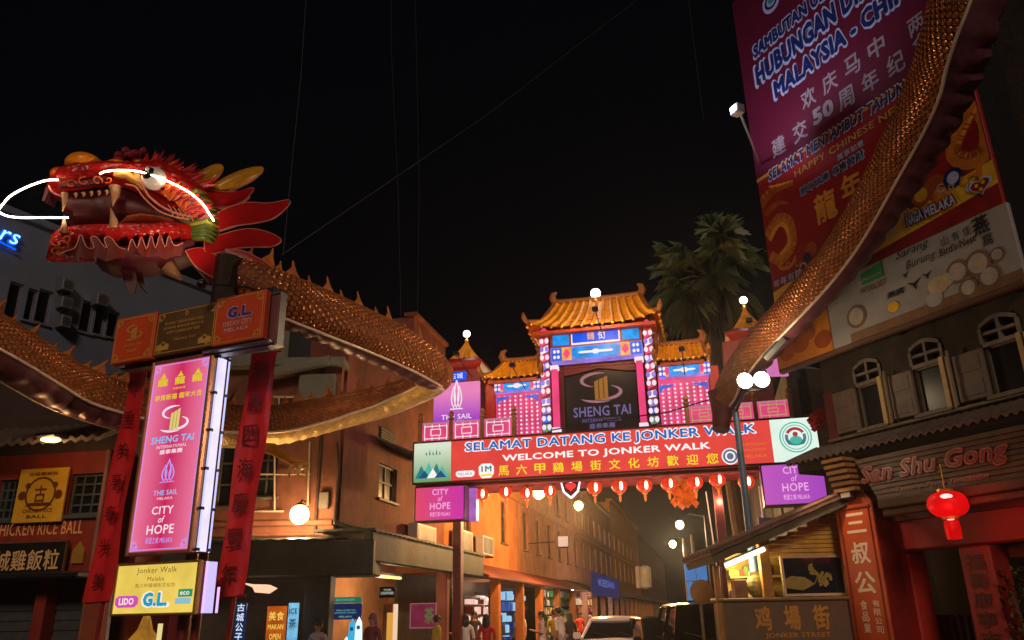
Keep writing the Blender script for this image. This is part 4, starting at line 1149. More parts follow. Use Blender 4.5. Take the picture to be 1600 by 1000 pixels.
# flame mane over the brow and cheek
rnd = random.Random(11)
b = MB(PH.M)
for k in range(170):
    t = (k % 85) / 84; px = 218 + 90 * t + rnd.uniform(-8, 8); py = (268 + 34 * max(0, t - .25) ** 1.2 if k < 85 else 284 + 50 * t ** 1.5) + rnd.uniform(-3, 5); d = rnd.uniform(-.5, .3) if k < 85 else -.66
    if k >= 75 and px < 258: continue
    x, z = HR(px, py, d); a = R_(70 - 60 * t + rnd.uniform(-25, 25)); h = rnd.uniform(.2, .42) if k < 85 else rnd.uniform(.14, .3); w_ = rnd.uniform(.06, .11)
    dx, dz = math.cos(a), math.sin(a); b.mi = rnd.choice((0, 0, 1, 2))
    base = V((x, d, z)); tip = base + V((dx * h, -.08, dz * h)); sd = V((-dz * w_, 0, dx * w_)); o_ = V((0, -.05, 0)); mid = base + V((dx * h * .4, -.07, dz * h * .4))
    b.add([base + sd, base - sd, tip, mid, base + V((0, .06, 0))], [(0, 3, 2), (3, 1, 2), (0, 1, 3), (4, 2, 1), (4, 0, 2)])
b.build('flame_mane', [pbr('mane_red', (.62, .03, .02), .4), pbr('mane_orange', (.80, .14, .02), .4), pbr('mane_crimson', (.35, .015, .03), .4)], dr)
b = MB(PH.M)
for k in range(48):
    x, z = HR(rnd.uniform(184, 226), rnd.uniform(242, 266), .1); b.ball(x, rnd.uniform(-.2, .25), z, rnd.uniform(.04, .08), n=8, m=5)
b.build('crest_pompom', pbr('pompom_crimson', (.30, .015, .035), .6, var=.4, scale=12), dr)
# ear fan: green ribs with cream spikes, orange ball at its root
hball(290, 322, -.55, .13, .12, M_orange, 'cheek_ball')
for k in range(13):
    t = k / 12; a0 = (292 + 10 * t, 312 + 62 * t); a1 = (322 + 20 * math.sin(math.pi * t * .8) + 2 * t, 304 + 80 * t)
    x, z = HR(*a0, -.5); x2, z2 = HR(*a1, -.45); b = MB(PH.M)
    b.tube([(x, -.54, z), ((x + x2) / 2, -.62, (z + z2) / 2 + .03), (x2, -.5, z2)], [.05, .06, .012], 7); b.build('ear_rib', M_green if k % 2 or k > 8 else pbr('ear_lime', (.38, .38, .05), .4), dr, smooth='all')
hloft([(270, 342, 352, .3), (285, 335, 372, .5), (302, 332, 382, .52), (318, 340, 384, .42), (330, 352, 378, .25)], 'cheek', pbr('cheek_olive', (.12, .08, .025), .5, var=.5, scale=6), dr)
# back fins
M_fin = pbr('fin_deep_red', (.36, .006, .008), .75, var=.15, scale=3, spec=.08)
def fin(pts, d0, d1, mat=M_fin, pipe=M_pipe, name='fin'):
    n = len(pts); xs = [p[0] for p in pts]; x0, x1 = min(xs), max(xs)
    q = []
    for px, py in pts:
        t = (px - x0) / (x1 - x0); d = d0 + (d1 - d0) * t; x, z = HR(px, py, d); q.append(V((x, d, z)))
    q = [V(tuple(v)) for v in smooth_path(q + [q[0]], 4)][:-1]
    m_ = sum(q, V()) / len(q); b = MB(PH.M); k = len(q)
    b.add([p + V((0, -.015, 0)) for p in q] + [p + V((0, .015, 0)) for p in q] + [m_ + V((0, -.07, 0)), m_ + V((0, .07, 0))],
          [(i, (i + 1) % k, 2 * k) for i in range(k)] + [(k + (i + 1) % k, k + i, 2 * k + 1) for i in range(k)] + [(i, k + i, k + (i + 1) % k, (i + 1) % k) for i in range(k)])
    f = b.build(name, mat, dr, smooth=True)
    if pipe:
        b = MB(PH.M); b.tube(q + [q[0]], .016, 5); b.build('piping', pipe, f, smooth='all')
    return f
fin([(305, 300), (322, 296), (345, 300), (372, 300), (396, 294), (385, 310), (365, 321), (335, 324), (315, 318)], -.42, -.2)
fin([(335, 338), (352, 327), (385, 317), (420, 318), (452, 313), (446, 326), (425, 342), (395, 349), (365, 353), (338, 360)], -.5, -.3)
fin([(320, 376), (350, 366), (385, 358), (415, 362), (439, 375), (425, 385), (398, 386), (368, 388), (345, 394), (322, 396)], -.5, -.35)
fin([(290, 392), (315, 388), (340, 402), (365, 420), (394, 444), (360, 445), (330, 432), (305, 415)], -.5, -.45)
fin([(352, 390), (378, 392), (400, 402), (420, 414), (438, 436), (412, 434), (385, 426), (362, 408)], -.55, -.62, pbr('fin_bright', (.40, .018, .02), .4))
fin([(300, 312), (330, 304), (360, 310), (390, 306), (372, 320), (335, 326)], .35, .6)
fin([(330, 350), (370, 340), (410, 338), (372, 352), (338, 362)], .4, .7)
# horns
for d, pts in ((-.2, ((338, 298), (365, 284), (392, 272), (411, 263))), (.25, ((300, 282), (322, 276), (338, 266), (347, 259)))):
    b = MB(PH.M); pp = [(HR(px, py, d)[0], d, HR(px, py, d)[1]) for px, py in pts]
    b.tube([tuple(v) for v in smooth_path(pp, 4)], [.12 + .03 * math.sin(i / 12 * 3) - .09 * (i / 12) ** 3 for i in range(13)], 9); b.build('horn', pbr('horn_amber', (.50, .24, .015), .3, var=.3, scale=4), dr, smooth='all')
# beard
def drape(pts, d, mat, name, th=.05):
    b = MB(PH.M); q = [HR(px, py, d) for px, py in pts]; b.prism(q[::-1], d - th, d + th); return b.build(name, mat, dr)
drape([(190, 424), (212, 424), (214, 440), (211, 459), (200, 455), (193, 440)], -.1, M_plum, 'beard_lobe'); drape([(207, 424), (222, 424), (226, 444), (230, 458), (219, 447)], .1, M_maroon, 'beard_lobe')
b = MB(PH.M); x, z = HR(262, 420); x2, z2 = HR(284, 440); b.tube([(x, -.1, z), (x2, -.1, z2)], [.15, .03], 9); b.build('chin_tuft', M_bone, dr, smooth='all')
for k in range(7):
    px = 100 + k * 9; drape([(px, 398), (px + 7, 398), (px + 5, 406 + (k % 3) * 4)], -.3, M_maroon, 'chin_fringe', .02)
for k in range(4): drape([(72 + k * 6, 292), (78 + k * 6, 295), (70 + k * 5, 315 + k * 3), (66 + k * 5, 314 + k * 3)], -.1 + .1 * k, M_plum, 'lip_fringe', .02)
# neon whiskers
G_neon = glow('whisker_neon', (1, .74, .48, 1), 20)
for pts, d in ([(156, 272), (164, 268), (185, 266), (210, 267), (232, 272), (262, 283), (295, 300), (316, 318), (327, 334), (334, 345)], -.74), ([(91, 281), (72, 282), (45, 291), (18, 305), (2, 322), (-2, 330), (10, 337), (32, 340), (60, 340), (107, 340)], -.55):
    line([(a, b_) for a, b_ in pts], d, .0135, 'neon_whisker', G_neon, 8)
# floodlight added at the pylon header to brighten the head
fl = thing('added_head_light', 'added small black floodlight on the header board brightening the dragon head', 'floodlight', PP.w(hx1 - .2, hz1 - .02, .2))
b = MB(PP.M); b.bbox(hx1 - .32, hx1 - .08, .1, .3, hz1 + .02, hz1 + .16, .02); b.tube([(hx1 - .2, .2, hz1 - .04), (hx1 - .2, .2, hz1 + .03)], .025, 6); b.build('housing', M_black, fl)
hd = PH.w(*HR(235, 330), 0)
lq = (hx0 + (hx1 - hx0) * .70, hz1 + .12, -.62)
b = MB(PP.M); b.tube([(hx1 - .2, .2, hz1 + .02), (hx1 - .3, -.2, hz1 + .06), (lq[0], lq[2] + .12, lq[1])], .018, 6); b.ball(lq[0], lq[2] + .1, lq[1] - .02, .07, .08, .07, 10, 7); b.build('added_swing_arm', M_black, fl)
lamp('floodlight', PP.w(lq[0] - .05, lq[1] + .12, lq[2]), 110, (1, .66, .42), fl, .08, spot=80, aim=PH.w(*HR(215, 275), 0), blend=.9)  # added light brightening the dragon head

# ------------------------------------------------------------------ building helpers
def wall(pl, parent, x0, x1, z0, z1, holes, mat, d0=0.0, th=.3, name='wall'):
    """a wall of some thickness with real openings (x0,x1,z0,z1)"""
    xs = sorted({x0, x1, *[min(max(h[i], x0), x1) for h in holes for i in (0, 1)]}); zs = sorted({z0, z1, *[min(max(h[i], z0), z1) for h in holes for i in (2, 3)]})
    b = MB(pl.M)
    for j in range(len(zs) - 1):
        run = None
        for i in range(len(xs) - 1):
            mx, mz = (xs[i] + xs[i + 1]) / 2, (zs[j] + zs[j + 1]) / 2
            if any(h[0] < mx < h[1] and h[2] < mz < h[3] for h in holes):
                if run is not None: b.box(run, xs[i], d0, d0 + th, zs[j], zs[j + 1]); run = None
            elif run is None: run = xs[i]
        if run is not None: b.box(run, x1, d0, d0 + th, zs[j], zs[j + 1])
    return b.build(name, mat, parent)
def window(pl, parent, x0, x1, z0, z1, d=.0, nx=2, nz=2, fmat=None, gmat=None, sill=True, fw=.05):
    fmat = fmat or M_wood; b = MB(pl.M); y0, y1 = d + .08, d + .16
    b.box(x0, x0 + fw, y0, y1, z0, z1); b.box(x1 - fw, x1, y0, y1, z0, z1); b.box(x0 + fw, x1 - fw, y0, y1, z0, z0 + fw); b.box(x0 + fw, x1 - fw, y0, y1, z1 - fw, z1)
    for i in range(1, nx):
        xm = x0 + (x1 - x0) * i / nx; b.box(xm - .02, xm + .02, y0 + .01, y1 - .01, z0 + fw, z1 - fw)
    for i in range(1, nz):
        zm = z0 + (z1 - z0) * i / nz; b.box(x0 + fw, x1 - fw, y0 + .012, y1 - .012, zm - .02, zm + .02)
    f = b.build('window', fmat, parent)
    g_ = MB(pl.M); g_.box(x0 + .01, x1 - .01, y1 - .03, y1 - .02, z0 + .01, z1 - .01); g_.build('pane', gmat or M_glass, f)
    if sill:
        s_ = MB(pl.M); s_.bbox(x0 - .08, x1 + .08, d - .07, d + .08, z0 - .08, z0 - .003, .012); s_.build('sill', fmat, f)
    return f
def body(pl, parent, x0, x1, z0, z1, d0, d1, mat, name='shell'):
    b = MB(pl.M); b.box(x0, x1, d0, d1, z0, z1); return b.build(name, mat, parent)
def pent(pl, parent, x0, x1, z_hi, z_lo, out, mat, name='awning', d0=-.003, th=.05, rib=.16, wave=.02):
    """corrugated lean-to sheet sloping out from the wall"""
    n = max(4, int((x1 - x0) / rib)); b = MB(pl.M); pts = []; N = n * 4
    for k in range(N + 1):
        x = x0 + (x1 - x0) * k / N; h = wave * math.cos(k / 4 * 2 * math.pi)
        for (y, z) in ((d0, z_hi), (d0 - out, z_lo), (d0 - out, z_lo - th), (d0, z_hi - th)): pts.append((x, y, z + h))
    fs = []
    for k in range(N):
        for q in range(4): fs.append((k * 4 + q, (k + 1) * 4 + q, (k + 1) * 4 + (q + 1) % 4, k * 4 + (q + 1) % 4))
    fs += [(0, 1, 2, 3), (N * 4 + 3, N * 4 + 2, N * 4 + 1, N * 4)]
    b.add(pts, fs); return b.build(name, mat, parent)
def text_plate(name, label, pl, px, d, face, ink, lines, grp=None, frame=None, cat='sign', th=.05):
    x0, x1, z0, z1 = pl.R(*px, d=d); t = thing(name, label, cat, pl.w((x0 + x1) / 2, z0, d), grp)
    b = MB(pl.M); b.bbox(x0, x1, d, d + th, z0, z1, .008); f = b.build('panel', face, t)
    if frame:
        b = MB(pl.M); k = .03
        b.box(x0 - k, x1 + k, d - .01, d + th, z1, z1 + k); b.box(x0 - k, x1 + k, d - .01, d + th, z0 - k, z0); b.box(x0 - k, x0, d - .01, d + th, z0, z1); b.box(x1, x1 + k, d - .01, d + th, z0, z1); b.build('frame', frame, t)
    if lines:
        l = MB(pl.M); W, H = x1 - x0, z1 - z0
        for s, a, e, lo, hi in lines: l.text(s, x0 + W * a, x0 + W * e, z0 + H * lo, z0 + H * hi, d - .006, .015)
        l.build('lettering', ink, f)
    return t
def street_lamp(name, label, pos, foot, col, power, r=.12, arm=None, grp=None, glowm=None, pole=True):
    t = thing(name, label, 'street lamp', (pos[0] if foot is None else foot[0], pos[1] if foot is None else foot[1], 0 if foot is not None else pos[2]), grp)
    p = V(pos)
    if foot is not None:
        q = V((foot[0], foot[1], 0)); top = V((q.x, q.y, p.z + .35)); b = MB()
        b.tube([q, q.lerp(top, .5), top], [.075, .06, .05], 10)
        b.build('pole', M_dark, t, smooth=True)
        b = MB(); b.tube([top - V((0, 0, .05)), top.lerp(p + V((0, 0, .3)), .6) + V((0, 0, .1)), p + V((0, 0, .16))], .03, 8); b.build('arm', M_dark, t, smooth=True)
        b = MB(); b.lathe([(.16, 0), (.16, .02), (.1, .1), (.08, .3)], q.x, q.y, 0, 12); b.build('foot', M_dark, t)
    else:
        b = MB(); b.tube([p + V((0, 0, r)), p + V((0, .12, r + .12)), p + V((0, .45, r + .12))], .02, 6); b.build('bracket', M_dark, t)
    b = MB(Matrix.Translation(p)); b.lathe([(r * .15, r * 1.25), (r * .38, r * 1.12), (r * .42, r * .9)][::-1], 0, 0, 0, 14); b.build('hood', M_dark, t)
    b = MB(); b.ball(p.x, p.y, p.z, r, n=14, m=9); o = b.build('bulb', glowm or G_warm, t, smooth='all')
    lamp('bulb_light', p - V((0, .0, r + .03)), power, col, t, r)
    return t

M_plaster = pbr('orange_plaster', (.25, .09, .053), .85, var=.45, scale=1.2, bump=.3, streak=.5)
M_plaster2 = pbr('brick_red_plaster', (.25, .075, .047), .85, var=.45, scale=1.2, bump=.3, streak=.5)
M_greywall = pbr('grey_green_render', (.20, .21, .17), .85, var=.3, scale=1.5, bump=.2)
M_redwall = pbr('red_painted_wall', (.30, .03, .02), .7, var=.3, scale=1.5, bump=.15, streak=.4)
M_pink = pbr('faded_pink_plaster', (.42, .19, .13), .85, var=.3, scale=1.4, bump=.2, streak=.5)
M_fascia = pbr('dark_green_fascia', (.028, .034, .027), .6, var=.4, scale=2, bump=.3, streak=.5)
M_bluegrey = pbr('blue_grey_render', (.16, .20, .29), .85, var=.15, scale=.8)
M_sheet = pbr('zinc_sheet', (.16, .14, .12), .6, .3, var=.3, scale=3)

# ------------------------------------------------------------------ grey block far left
gb = thing('office_block', 'dim blue grey block with dark windows rising behind the red shophouse', 'building', PY.w(4, 0, 3))
wins = []
for px in ((10, 440, 33, 500), (40, 450, 56, 502), (57, 452, 80, 506), (126, 470, 146, 520), (148, 478, 166, 524), (168, 486, 186, 528)):
    wins.append(PY.R(*px))
yt = PY.at(50, 350)[1]
wall(PY, gb, -9, 16, 0, yt, wins, M_bluegrey)
body(PY, gb, -8.9, 15.9, 0, yt - .1, .31, 9, M_bluegrey)
for w_ in wins: window(PY, gb, *w_, nx=1, nz=1, fmat=pbr('window_grey', (.18, .18, .2), .5))
b = MB(PY.M); b.bbox(-9.1, 16.1, -.12, .6, yt, yt + .25, .03); b.build('parapet', M_bluegrey, gb)
acs = []
M_ac = pbr('ac_casing', (.42, .41, .39), .5, var=.15)
M_ac_shade = pbr('ac_casing_shaded', (.13, .135, .15), .5, var=.15)  # darker copy of the casing: night shade put into its colour
M_acd = pbr('ac_grille', (.05, .05, .055), .5)
def aircon(label, pl, px, d, dep=.35, grp='air conditioner units'):
    x0, x1, z0, z1 = pl.R(*px, d=d - dep)
    t = thing('air_conditioner', label, 'air conditioner', pl.w((x0 + x1) / 2, z0, d - dep / 2), grp)
    b = MB(pl.M); b.bbox(x0, x1, d - dep, d - .02, z0, z1, .02); mc_ = M_ac if 'wall' in grp else M_ac_shade; c_ = b.build('casing', mc_, t)
    b = MB(pl.M); cx, cz, rr = x0 + (x1 - x0) * .45, (z0 + z1) / 2, min(x1 - x0, z1 - z0) * .40
    disc(b, cx, cz, rr, d - dep - .004, 20)
    if dep > .4 or grp.endswith('wall'): b.box(x0 + .09, x1 - .09, d - dep - .006, d - dep - .001, z0 + .07, z1 - .07)
    b.mi = 1
    for k in range(4): ring(b, cx, cz, rr * (.25 + .22 * k), rr * (.25 + .22 * k) + .012, d - dep - .012, 20)
    for k in range(7): b.box(x1 - .02, x1 + .004, d - dep + .05, d - .06, z0 + (z1 - z0) * (.12 + .11 * k), z0 + (z1 - z0) * (.16 + .11 * k))
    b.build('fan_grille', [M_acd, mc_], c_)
    b = MB(pl.M)
    for x in (x0 + .1, x1 - .1): b.box(x - .02, x + .02, d - dep - .02, d, z0 - .05, z0 - .004)
    b.build('bracket', M_dark, t)
    return t
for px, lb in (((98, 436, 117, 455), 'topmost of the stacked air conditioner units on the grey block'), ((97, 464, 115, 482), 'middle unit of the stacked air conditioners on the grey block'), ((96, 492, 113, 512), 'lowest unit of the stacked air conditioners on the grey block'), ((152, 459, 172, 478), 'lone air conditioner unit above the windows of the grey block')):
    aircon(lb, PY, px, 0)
ns = thing('neon_sign', 'blue neon script letters on the grey block wall', 'neon sign', PY.w(-1.6, 11, -.2))
sx1, sz0 = PY.at(27, 392, -.15); sx0 = PY.at(-60, 380, -.15)[0]; sz1 = PY.at(10, 352, -.15)[1]
b = MB(PY.M); b.text('Hers', sx0, sx1, sz0 + .15, sz1, -.17, .0, .3); b.build('letter_tube', glow('neon_ice_blue', c(140, 215, 255), 2.2), ns)
b = MB(PY.M); b.text('Hers', sx0, sx1 + .03, sz0 + .12, sz1 + .03, -.12, .06, .3); b.mi = 0; b.tube([(sx0, -.15, sz0 + .25), ((sx0 + sx1) / 2, -.15, sz0 + .12), (sx1 - .05, -.15, sz0 + .02)], .03, 6); b.build('letter_halo', glow('neon_blue', c(10, 84, 220), 1.4), ns)

# ------------------------------------------------------------------ red shophouse
rs = thing('red_shophouse', 'red painted rice ball shophouse with shuttered ground floor and tiled eave', 'building', PR.w(-1, 0, 1))
ztop = PR.at(90, 708)[1]
xl, xr = PR.at(-60, 830)[0], PR.at(172, 830)[0]
wn = [PR.R(-6, 750, 24, 812), PR.R(108, 740, 158, 804)]
doorz = PR.at(90, 905)[1]
wall(PR, rs, xl, xr, doorz, ztop, wn, M_redwall)
body(PR, rs, xl, xr, 0, ztop, .9, 6, M_dred)
for w_ in wn:
    window(PR, rs, *w_, nx=3, nz=4, fmat=pbr('window_teal', (.06, .08, .08), .5))
# roller shutter and posts
b = MB(PR.M)
for k in range(26): b.box(xl, xr, .30 + (.03 if k % 2 else 0), .42, doorz * k / 26, doorz * (k + 1) / 26)
b.build('roller_shutter', pbr('shutter_grey', (.10, .10, .11), .5, .4), rs)
b = MB(PR.M)
for px in (62, 150): x = PR.at(px, 950)[0]; b = MB(PR.M); b.bbox(x - .12, x + .12, -.03, .28, 0, doorz, .02); b.build('pillar', M_redwall, rs)
b = MB(PR.M); b.bbox(xl, xr, -.75, .3, doorz - .02, doorz + .1, .03); b.build('canopy', M_dark, rs)
pent(PR, rs, xl - .1, xr + .25, ztop + .55, ztop + .08, .95, M_tile2, 'eave', th=.08, rib=.22, wave=.035)
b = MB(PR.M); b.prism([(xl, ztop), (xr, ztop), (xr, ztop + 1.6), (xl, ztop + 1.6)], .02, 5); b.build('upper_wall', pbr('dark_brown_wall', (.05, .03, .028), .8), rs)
b = MB(PR.M); x, z = PR.at(164, 750, -.06); b.tube([(x, -.06, 0), (x, -.06, ztop)], .045, 8); b.build('downpipe', pbr('pipe_brown', (.25, .10, .07), .5), rs)
l = MB(PR.M)
x0, z0 = PR.at(-44, 842, -.02); x1, z1 = PR.at(131, 811, -.02)
zb = PR.at(65, 836, -.02)[1]; zt = PR.at(65, 815, -.02)[1]
l.text('MELAKA CHICKEN RICE BALL', PR.at(-72, 842)[0], x1, zb, zt, -.012, .012)
l.build('lettering', pbr('letter_brass', (.80, .42, .16), .4, var=.1), rs)
x0, x1, z0, z1 = PR.R(113, 846, 131, 880, d=-.05); b = MB(PR.M)
b.prism([(x0, z0), (x1, z0), (x1, z0 + (z1 - z0) * .6), ((x0 + x1) / 2, z1), (x0, z0 + (z1 - z0) * .6)], -.05, -.003); b.build('wall_ornament', M_gold, rs)
# its signs
tp = text_plate('yellow_board', 'square yellow board with brown emblem hung between the red shophouse windows', PR, (25, 732, 101, 816), -.12, pbr('board_yellow', (.72, .42, .03), .5, var=.12), pbr('board_ink', (.16, .04, .015), .5), [('古城雞飯粒', .2, .8, .86, .93), ('古', .38, .62, .36, .68), ('CHICKEN RICE', .2, .8, .18, .25), ('BALL', .3, .7, .08, .14)])
l = MB(PR.M); x0, x1, z0, z1 = PR.R(25, 732, 101, 816, d=-.125); xm = (x0 + x1) / 2; hh = z1 - z0
ring(l, xm, z0 + hh * .52, .3, .34, -.128, 20); l.prism([(xm - .3, z0 + hh * .3), (xm + .3, z0 + hh * .3), (xm + .22, z0 + hh * .36), (xm - .22, z0 + hh * .36)], -.128, -.124)
for s in (-1, 1): disc(l, xm + s * .4, z0 + hh * .5, .09, -.129, 10); disc(l, xm + s * .3, z0 + hh * .68, .06, -.129, 10)
l.build('emblem', pbr('board_ink', (0, 0, 0)), tp)
text_plate('black_plaque', 'black plaque with gold brush characters above the roller shutter', PR, (-40, 849, 99, 903), -.16, pbr('plaque_black', (.012, .011, .011), .4), pbr('plaque_gold', (.78, .52, .25), .4), [('古城雞飯粒', .06, .95, .2, .8)], None, M_wood)
# eave lamp
x, z = PR.at(80, 690, -1.1)
el = thing('eave_lamp', 'flat yellow wall lamp glowing under the red shophouse roof', 'lamp', PR.w(x, z, -1.1))
b = MB(PR.M); b.bbox(x - .22, x + .22, -1.3, -.95, z + .06, z + .13, .02); b.tube([(x, -.95, z + .1), (x, -.6, z + .22)], .02, 6); b.build('housing', M_dark, el)
b = MB(PR.M); b.ball(x, -1.12, z + .03, .19, .15, .045, 14, 7); b.build('lit_lens', glow('lens_amber', (1, .66, .22, 1), 5), el, smooth='all')
lamp('lens_light', PR.w(x, z - .12, -1.25), 26, (1, .55, .22), el, .1)

# ------------------------------------------------------------------ corner shophouse: junction front (PA) and street side (PB)
cs = thing('corner_shophouse', 'orange plastered corner shophouse with dark fascia and lit five foot way', 'building', PA.w(-2, 0, 2))
zf0 = PB.at(600, 893)[1]; zf1 = PB.at(600, 852)[1]           # fascia band
zT = PB.at(670, 517)[1]
xA0 = PA.at(170, 750)[0]
hA = [PA.R(398, 690, 434, 776), PA.R(340, 690, 384, 790), PA.R(262, 690, 312, 790)]
zA = PA.at(455, 575)[1]
wall(PA, cs, xA0, 0, 3.2, zA, hA, M_plaster)
for w_ in hA: window(PA, cs, *w_, nx=2, nz=3, fmat=pbr('window_olive', (.10, .10, .08), .6))
hB = [PB.R(592, 728, 620, 782)]
xB1 = PB.at(668, 800)[0] + 1.6
zT1 = 8.3; xTall = PB.at(642, 700)[0]
wall(PB, cs, 0.31, xB1, 3.2, zT1, hB, M_plaster2)
body(PB, cs, xTall, xB1, zT1 + .002, zT, .0, 5, M_plaster2, 'tower_room')
b = MB(PB.M); b.bbox(xTall - .1, xB1, -.12, .3, zT + .001, zT + .14, .02); b.build('coping', M_plaster2, cs)
for w_ in hB: window(PB, cs, *w_, nx=2, nz=2, fmat=pbr('window_olive', (0, 0, 0)))
body(PB, cs, .32, xB1, 3.1, zT1 - .05, .31, 5, M_plaster2)
# upper storey set back behind the junction front, green grey with a broad eave
zU = PA.at(430, 505)[1]
body(PA, cs, xA0, -1.3, zA, zU, .6, 4, M_greywall, 'upper_wall')
b = MB(PA.M); x0, z0 = PA.at(400, 600, -.1); x1, z1 = PA.at(520, 563, -.1)
b.prism([(xA0, zA - .02), (.1, zA - .02), (.1, zA + .16), (xA0, zA + .16)], -.35, .3); b.build('cornice', M_greywall, cs)
b = MB(PA.M); b.prism([(x0, z0), (x1, z1 - .2), (x1, z1), (x0, z0 + .2)], -.5, -.32); b.build('eave_beam', M_greywall, cs)
b = MB(PA.M); x0, x1, z0, z1 = PA.R(466, 584, 522, 622, d=-.3); b.bbox(x0, x1, -.3, -.01, z0, z1, .02); b.build('eave_bracket', M_greywall, cs)
b = MB(PA.M); x0, x1, z0, z1 = PA.R(452, 512, 512, 560, d=.58); b.box(x0, x1, .55, .59, z0, z1); b.build('upper_window', M_glass, cs)
# pipes, meter box and patches on the junction front
for px in (498, 388): b = MB(PA.M); x = PA.at(px, 750)[0]; b.tube([(x, -.05, 3.3), (x, -.05, zA - .02)], .04, 8); b.build('downpipe', pbr('pipe_soot', (.06, .035, .028), .6), cs)
b = MB(PA.M); x0, x1, z0, z1 = PA.R(500, 770, 515, 796); b.bbox(x0, x1, -.14, -.003, z0, z1, .015); b.build('meter_box', M_sheet, cs)
# white pipe grille on the junction front
b = MB(PA.M); G = lambda px, py: (PA.at(px, py, -.12)[0], -.12, PA.at(px, py, -.12)[1])
for a, e in (((395, 799), (443, 799)), ((405, 741), (485, 741)), ((429, 700), (429, 799)), ((484, 690), (481, 790)), ((427, 620), (488, 620)), ((436, 620), (436, 640)), ((484, 620), (484, 632))):
    b.tube([G(*a), G(*e)], .022, 6)
b.build('pipe_grille', pbr('grille_cream', (.55, .45, .36), .5), cs)
b = MB(PA.M); z = PA.at(455, 818)[1]
b.bbox(xA0, .0, -.14, .0, z - .06, z + .06, .02); b.bbox(xA0, .0, -.08, .0, z - .28, z - .2, .02); b.build('ledge', M_plaster, cs)
# fascia boards
zfa0, zfa1 = PA.at(455, 905)[1], PA.at(455, 842)[1]
b = MB(PA.M); b.bbox(xA0, PA.at(583, 870, -1.25)[0], -1.25, -.2, zfa0, zfa1 - .15, .03); b.build('fascia', M_fascia, cs)
pent(PA, cs, xA0, .2, 3.35, zfa1 - .12, 1.3, M_fascia, 'awning', rib=.3, wave=.01)
b = MB(PB.M); b.bbox(-.9, xB1, -1.35, -1.15, zf0, zf1, .03); b.build('fascia', M_fascia, cs)
pent(PB, cs, -.9, xB1, 3.4, zf1 + .02, 1.4, M_fascia, 'awning', rib=.3, wave=.01)
# five-foot-way: back wall, ceiling, columns
wf = MB(PB.M); wf.box(.1, xB1, 1.6, 1.8, .0, 3.1); wf.build('arcade_wall', pbr('arcade_plaster', (.40, .20, .09), .8, var=.3, scale=1.5), cs)
wf = MB(PA.M); wf.box(xA0, .0, .25, .45, .0, 3.1); wf.build('arcade_wall', pbr('shopfront_dark', (.06, .05, .04), .7, var=.4, scale=2), cs)
b = MB(PB.M)
x0_, x1_ = PA.R(474, 900, 514, 1000, d=-1.1)[:2]; b = MB(PA.M); b.bbox(x0_, x1_, -1.1, -.6, 0, zfa0 + .1, .03); b.build('column', M_fascia, cs)
b = MB(PB.M); x = PB.at(700, 950, -1.2)[0]; b.bbox(x - .13, x + .13, -1.2, -.9, 0, 3.1, .03); b.build('column', M_plaster2, cs)
# hood over the side window, wires along the wall
pent(PB, cs, PB.at(588, 700)[0], PB.at(650, 720)[0] + .4, PB.at(620, 700)[1], PB.at(620, 722)[1], .9, M_sheet, 'window_hood', rib=.18, wave=.03)
b = MB(PB.M); x0, x1, z0, z1 = PB.R(594, 672, 618, 696, d=-.02); b.box(x0, x1, -.03, .0, z0, z1)
b.mi = 1
for k in range(5): b.box(x0 + .03, x1 - .03, -.05, -.031, z0 + (z1 - z0) * (.1 + .18 * k), z0 + (z1 - z0) * (.2 + .18 * k))
b.build('vent_louvre', [M_dark, M_greywall], cs)
b = MB(PB.M); W_ = lambda px, py: (PB.at(px, py, -.06)[0], -.06, PB.at(px, py, -.06)[1])
b.tube([W_(527, 690), W_(530, 740), W_(526, 780), W_(522, 815)], .03, 6)
b.tube([W_(522, 814), W_(550, 822), W_(580, 828), W_(633, 840), W_(660, 845)], .035, 6); b.tube([W_(522, 818), W_(560, 830), W_(600, 834), W_(650, 846)], .02, 6)
b.tube([W_(524, 815), W_(560, 838), W_(590, 842), W_(636, 840)], .012, 5)
b.build('wall_cable', M_black, cs)
# lit tube below the fascia
x0, x1, z0, z1 = PB.R(580, 897, 626, 903, d=.4)
lt_ = thing('tube_light', 'dim yellow tube light on the arcade ceiling of the corner shophouse', 'lamp', PB.w((x0 + x1) / 2, z0, .4))
b = MB(PB.M); b.tube([(x0, .4, z0 + .03), (x1, .4, z0 + .03)], .04, 8); b.build('tube', glow('tube_straw', c(250, 208, 130), 1.6), lt_)
b = MB(PB.M); b.box(x0 - .05, x1 + .05, .36, .44, z0 + .075, z0 + .13); b.build('holder', M_steel, lt_)
lamp('tube_glow', PB.w((x0 + x1) / 2, z0 - .25, .3), 130, (1, .62, .32), lt_, .2)
# white lit shade under the junction fascia
x, z = PA.at(405, 918, -1.3)
sh = thing('canopy_lamp', 'pale lit shade hanging under the dark fascia right of the red banner', 'lamp', PA.w(x, z, -1.3))
b = MB(PA.M); b.prism([(x - .33, z + .1), (x - .1, z + .06), (x + .2, z + .05), (x + .36, z - .02), (x + .2, z - .12), (x - .02, z - .1), (x - .08, z - .0)][::-1], -1.5, -1.2); b.build('shade', glow('shade_peach', c(250, 196, 160), 1.2), sh)
lamp('shade_light', PA.w(x, z - .35, -1.5), 10, (1, .7, .5), sh, .1)

# the big sodium street lamp
p = P(468, 804, 17.9)
street_lamp('street_lamp', 'blazing amber street lamp in front of the corner shophouse', p, None, (1, .60, .28), 300, .21, glowm=glow('lamp_sodium', (1, 1, 1, 1)))

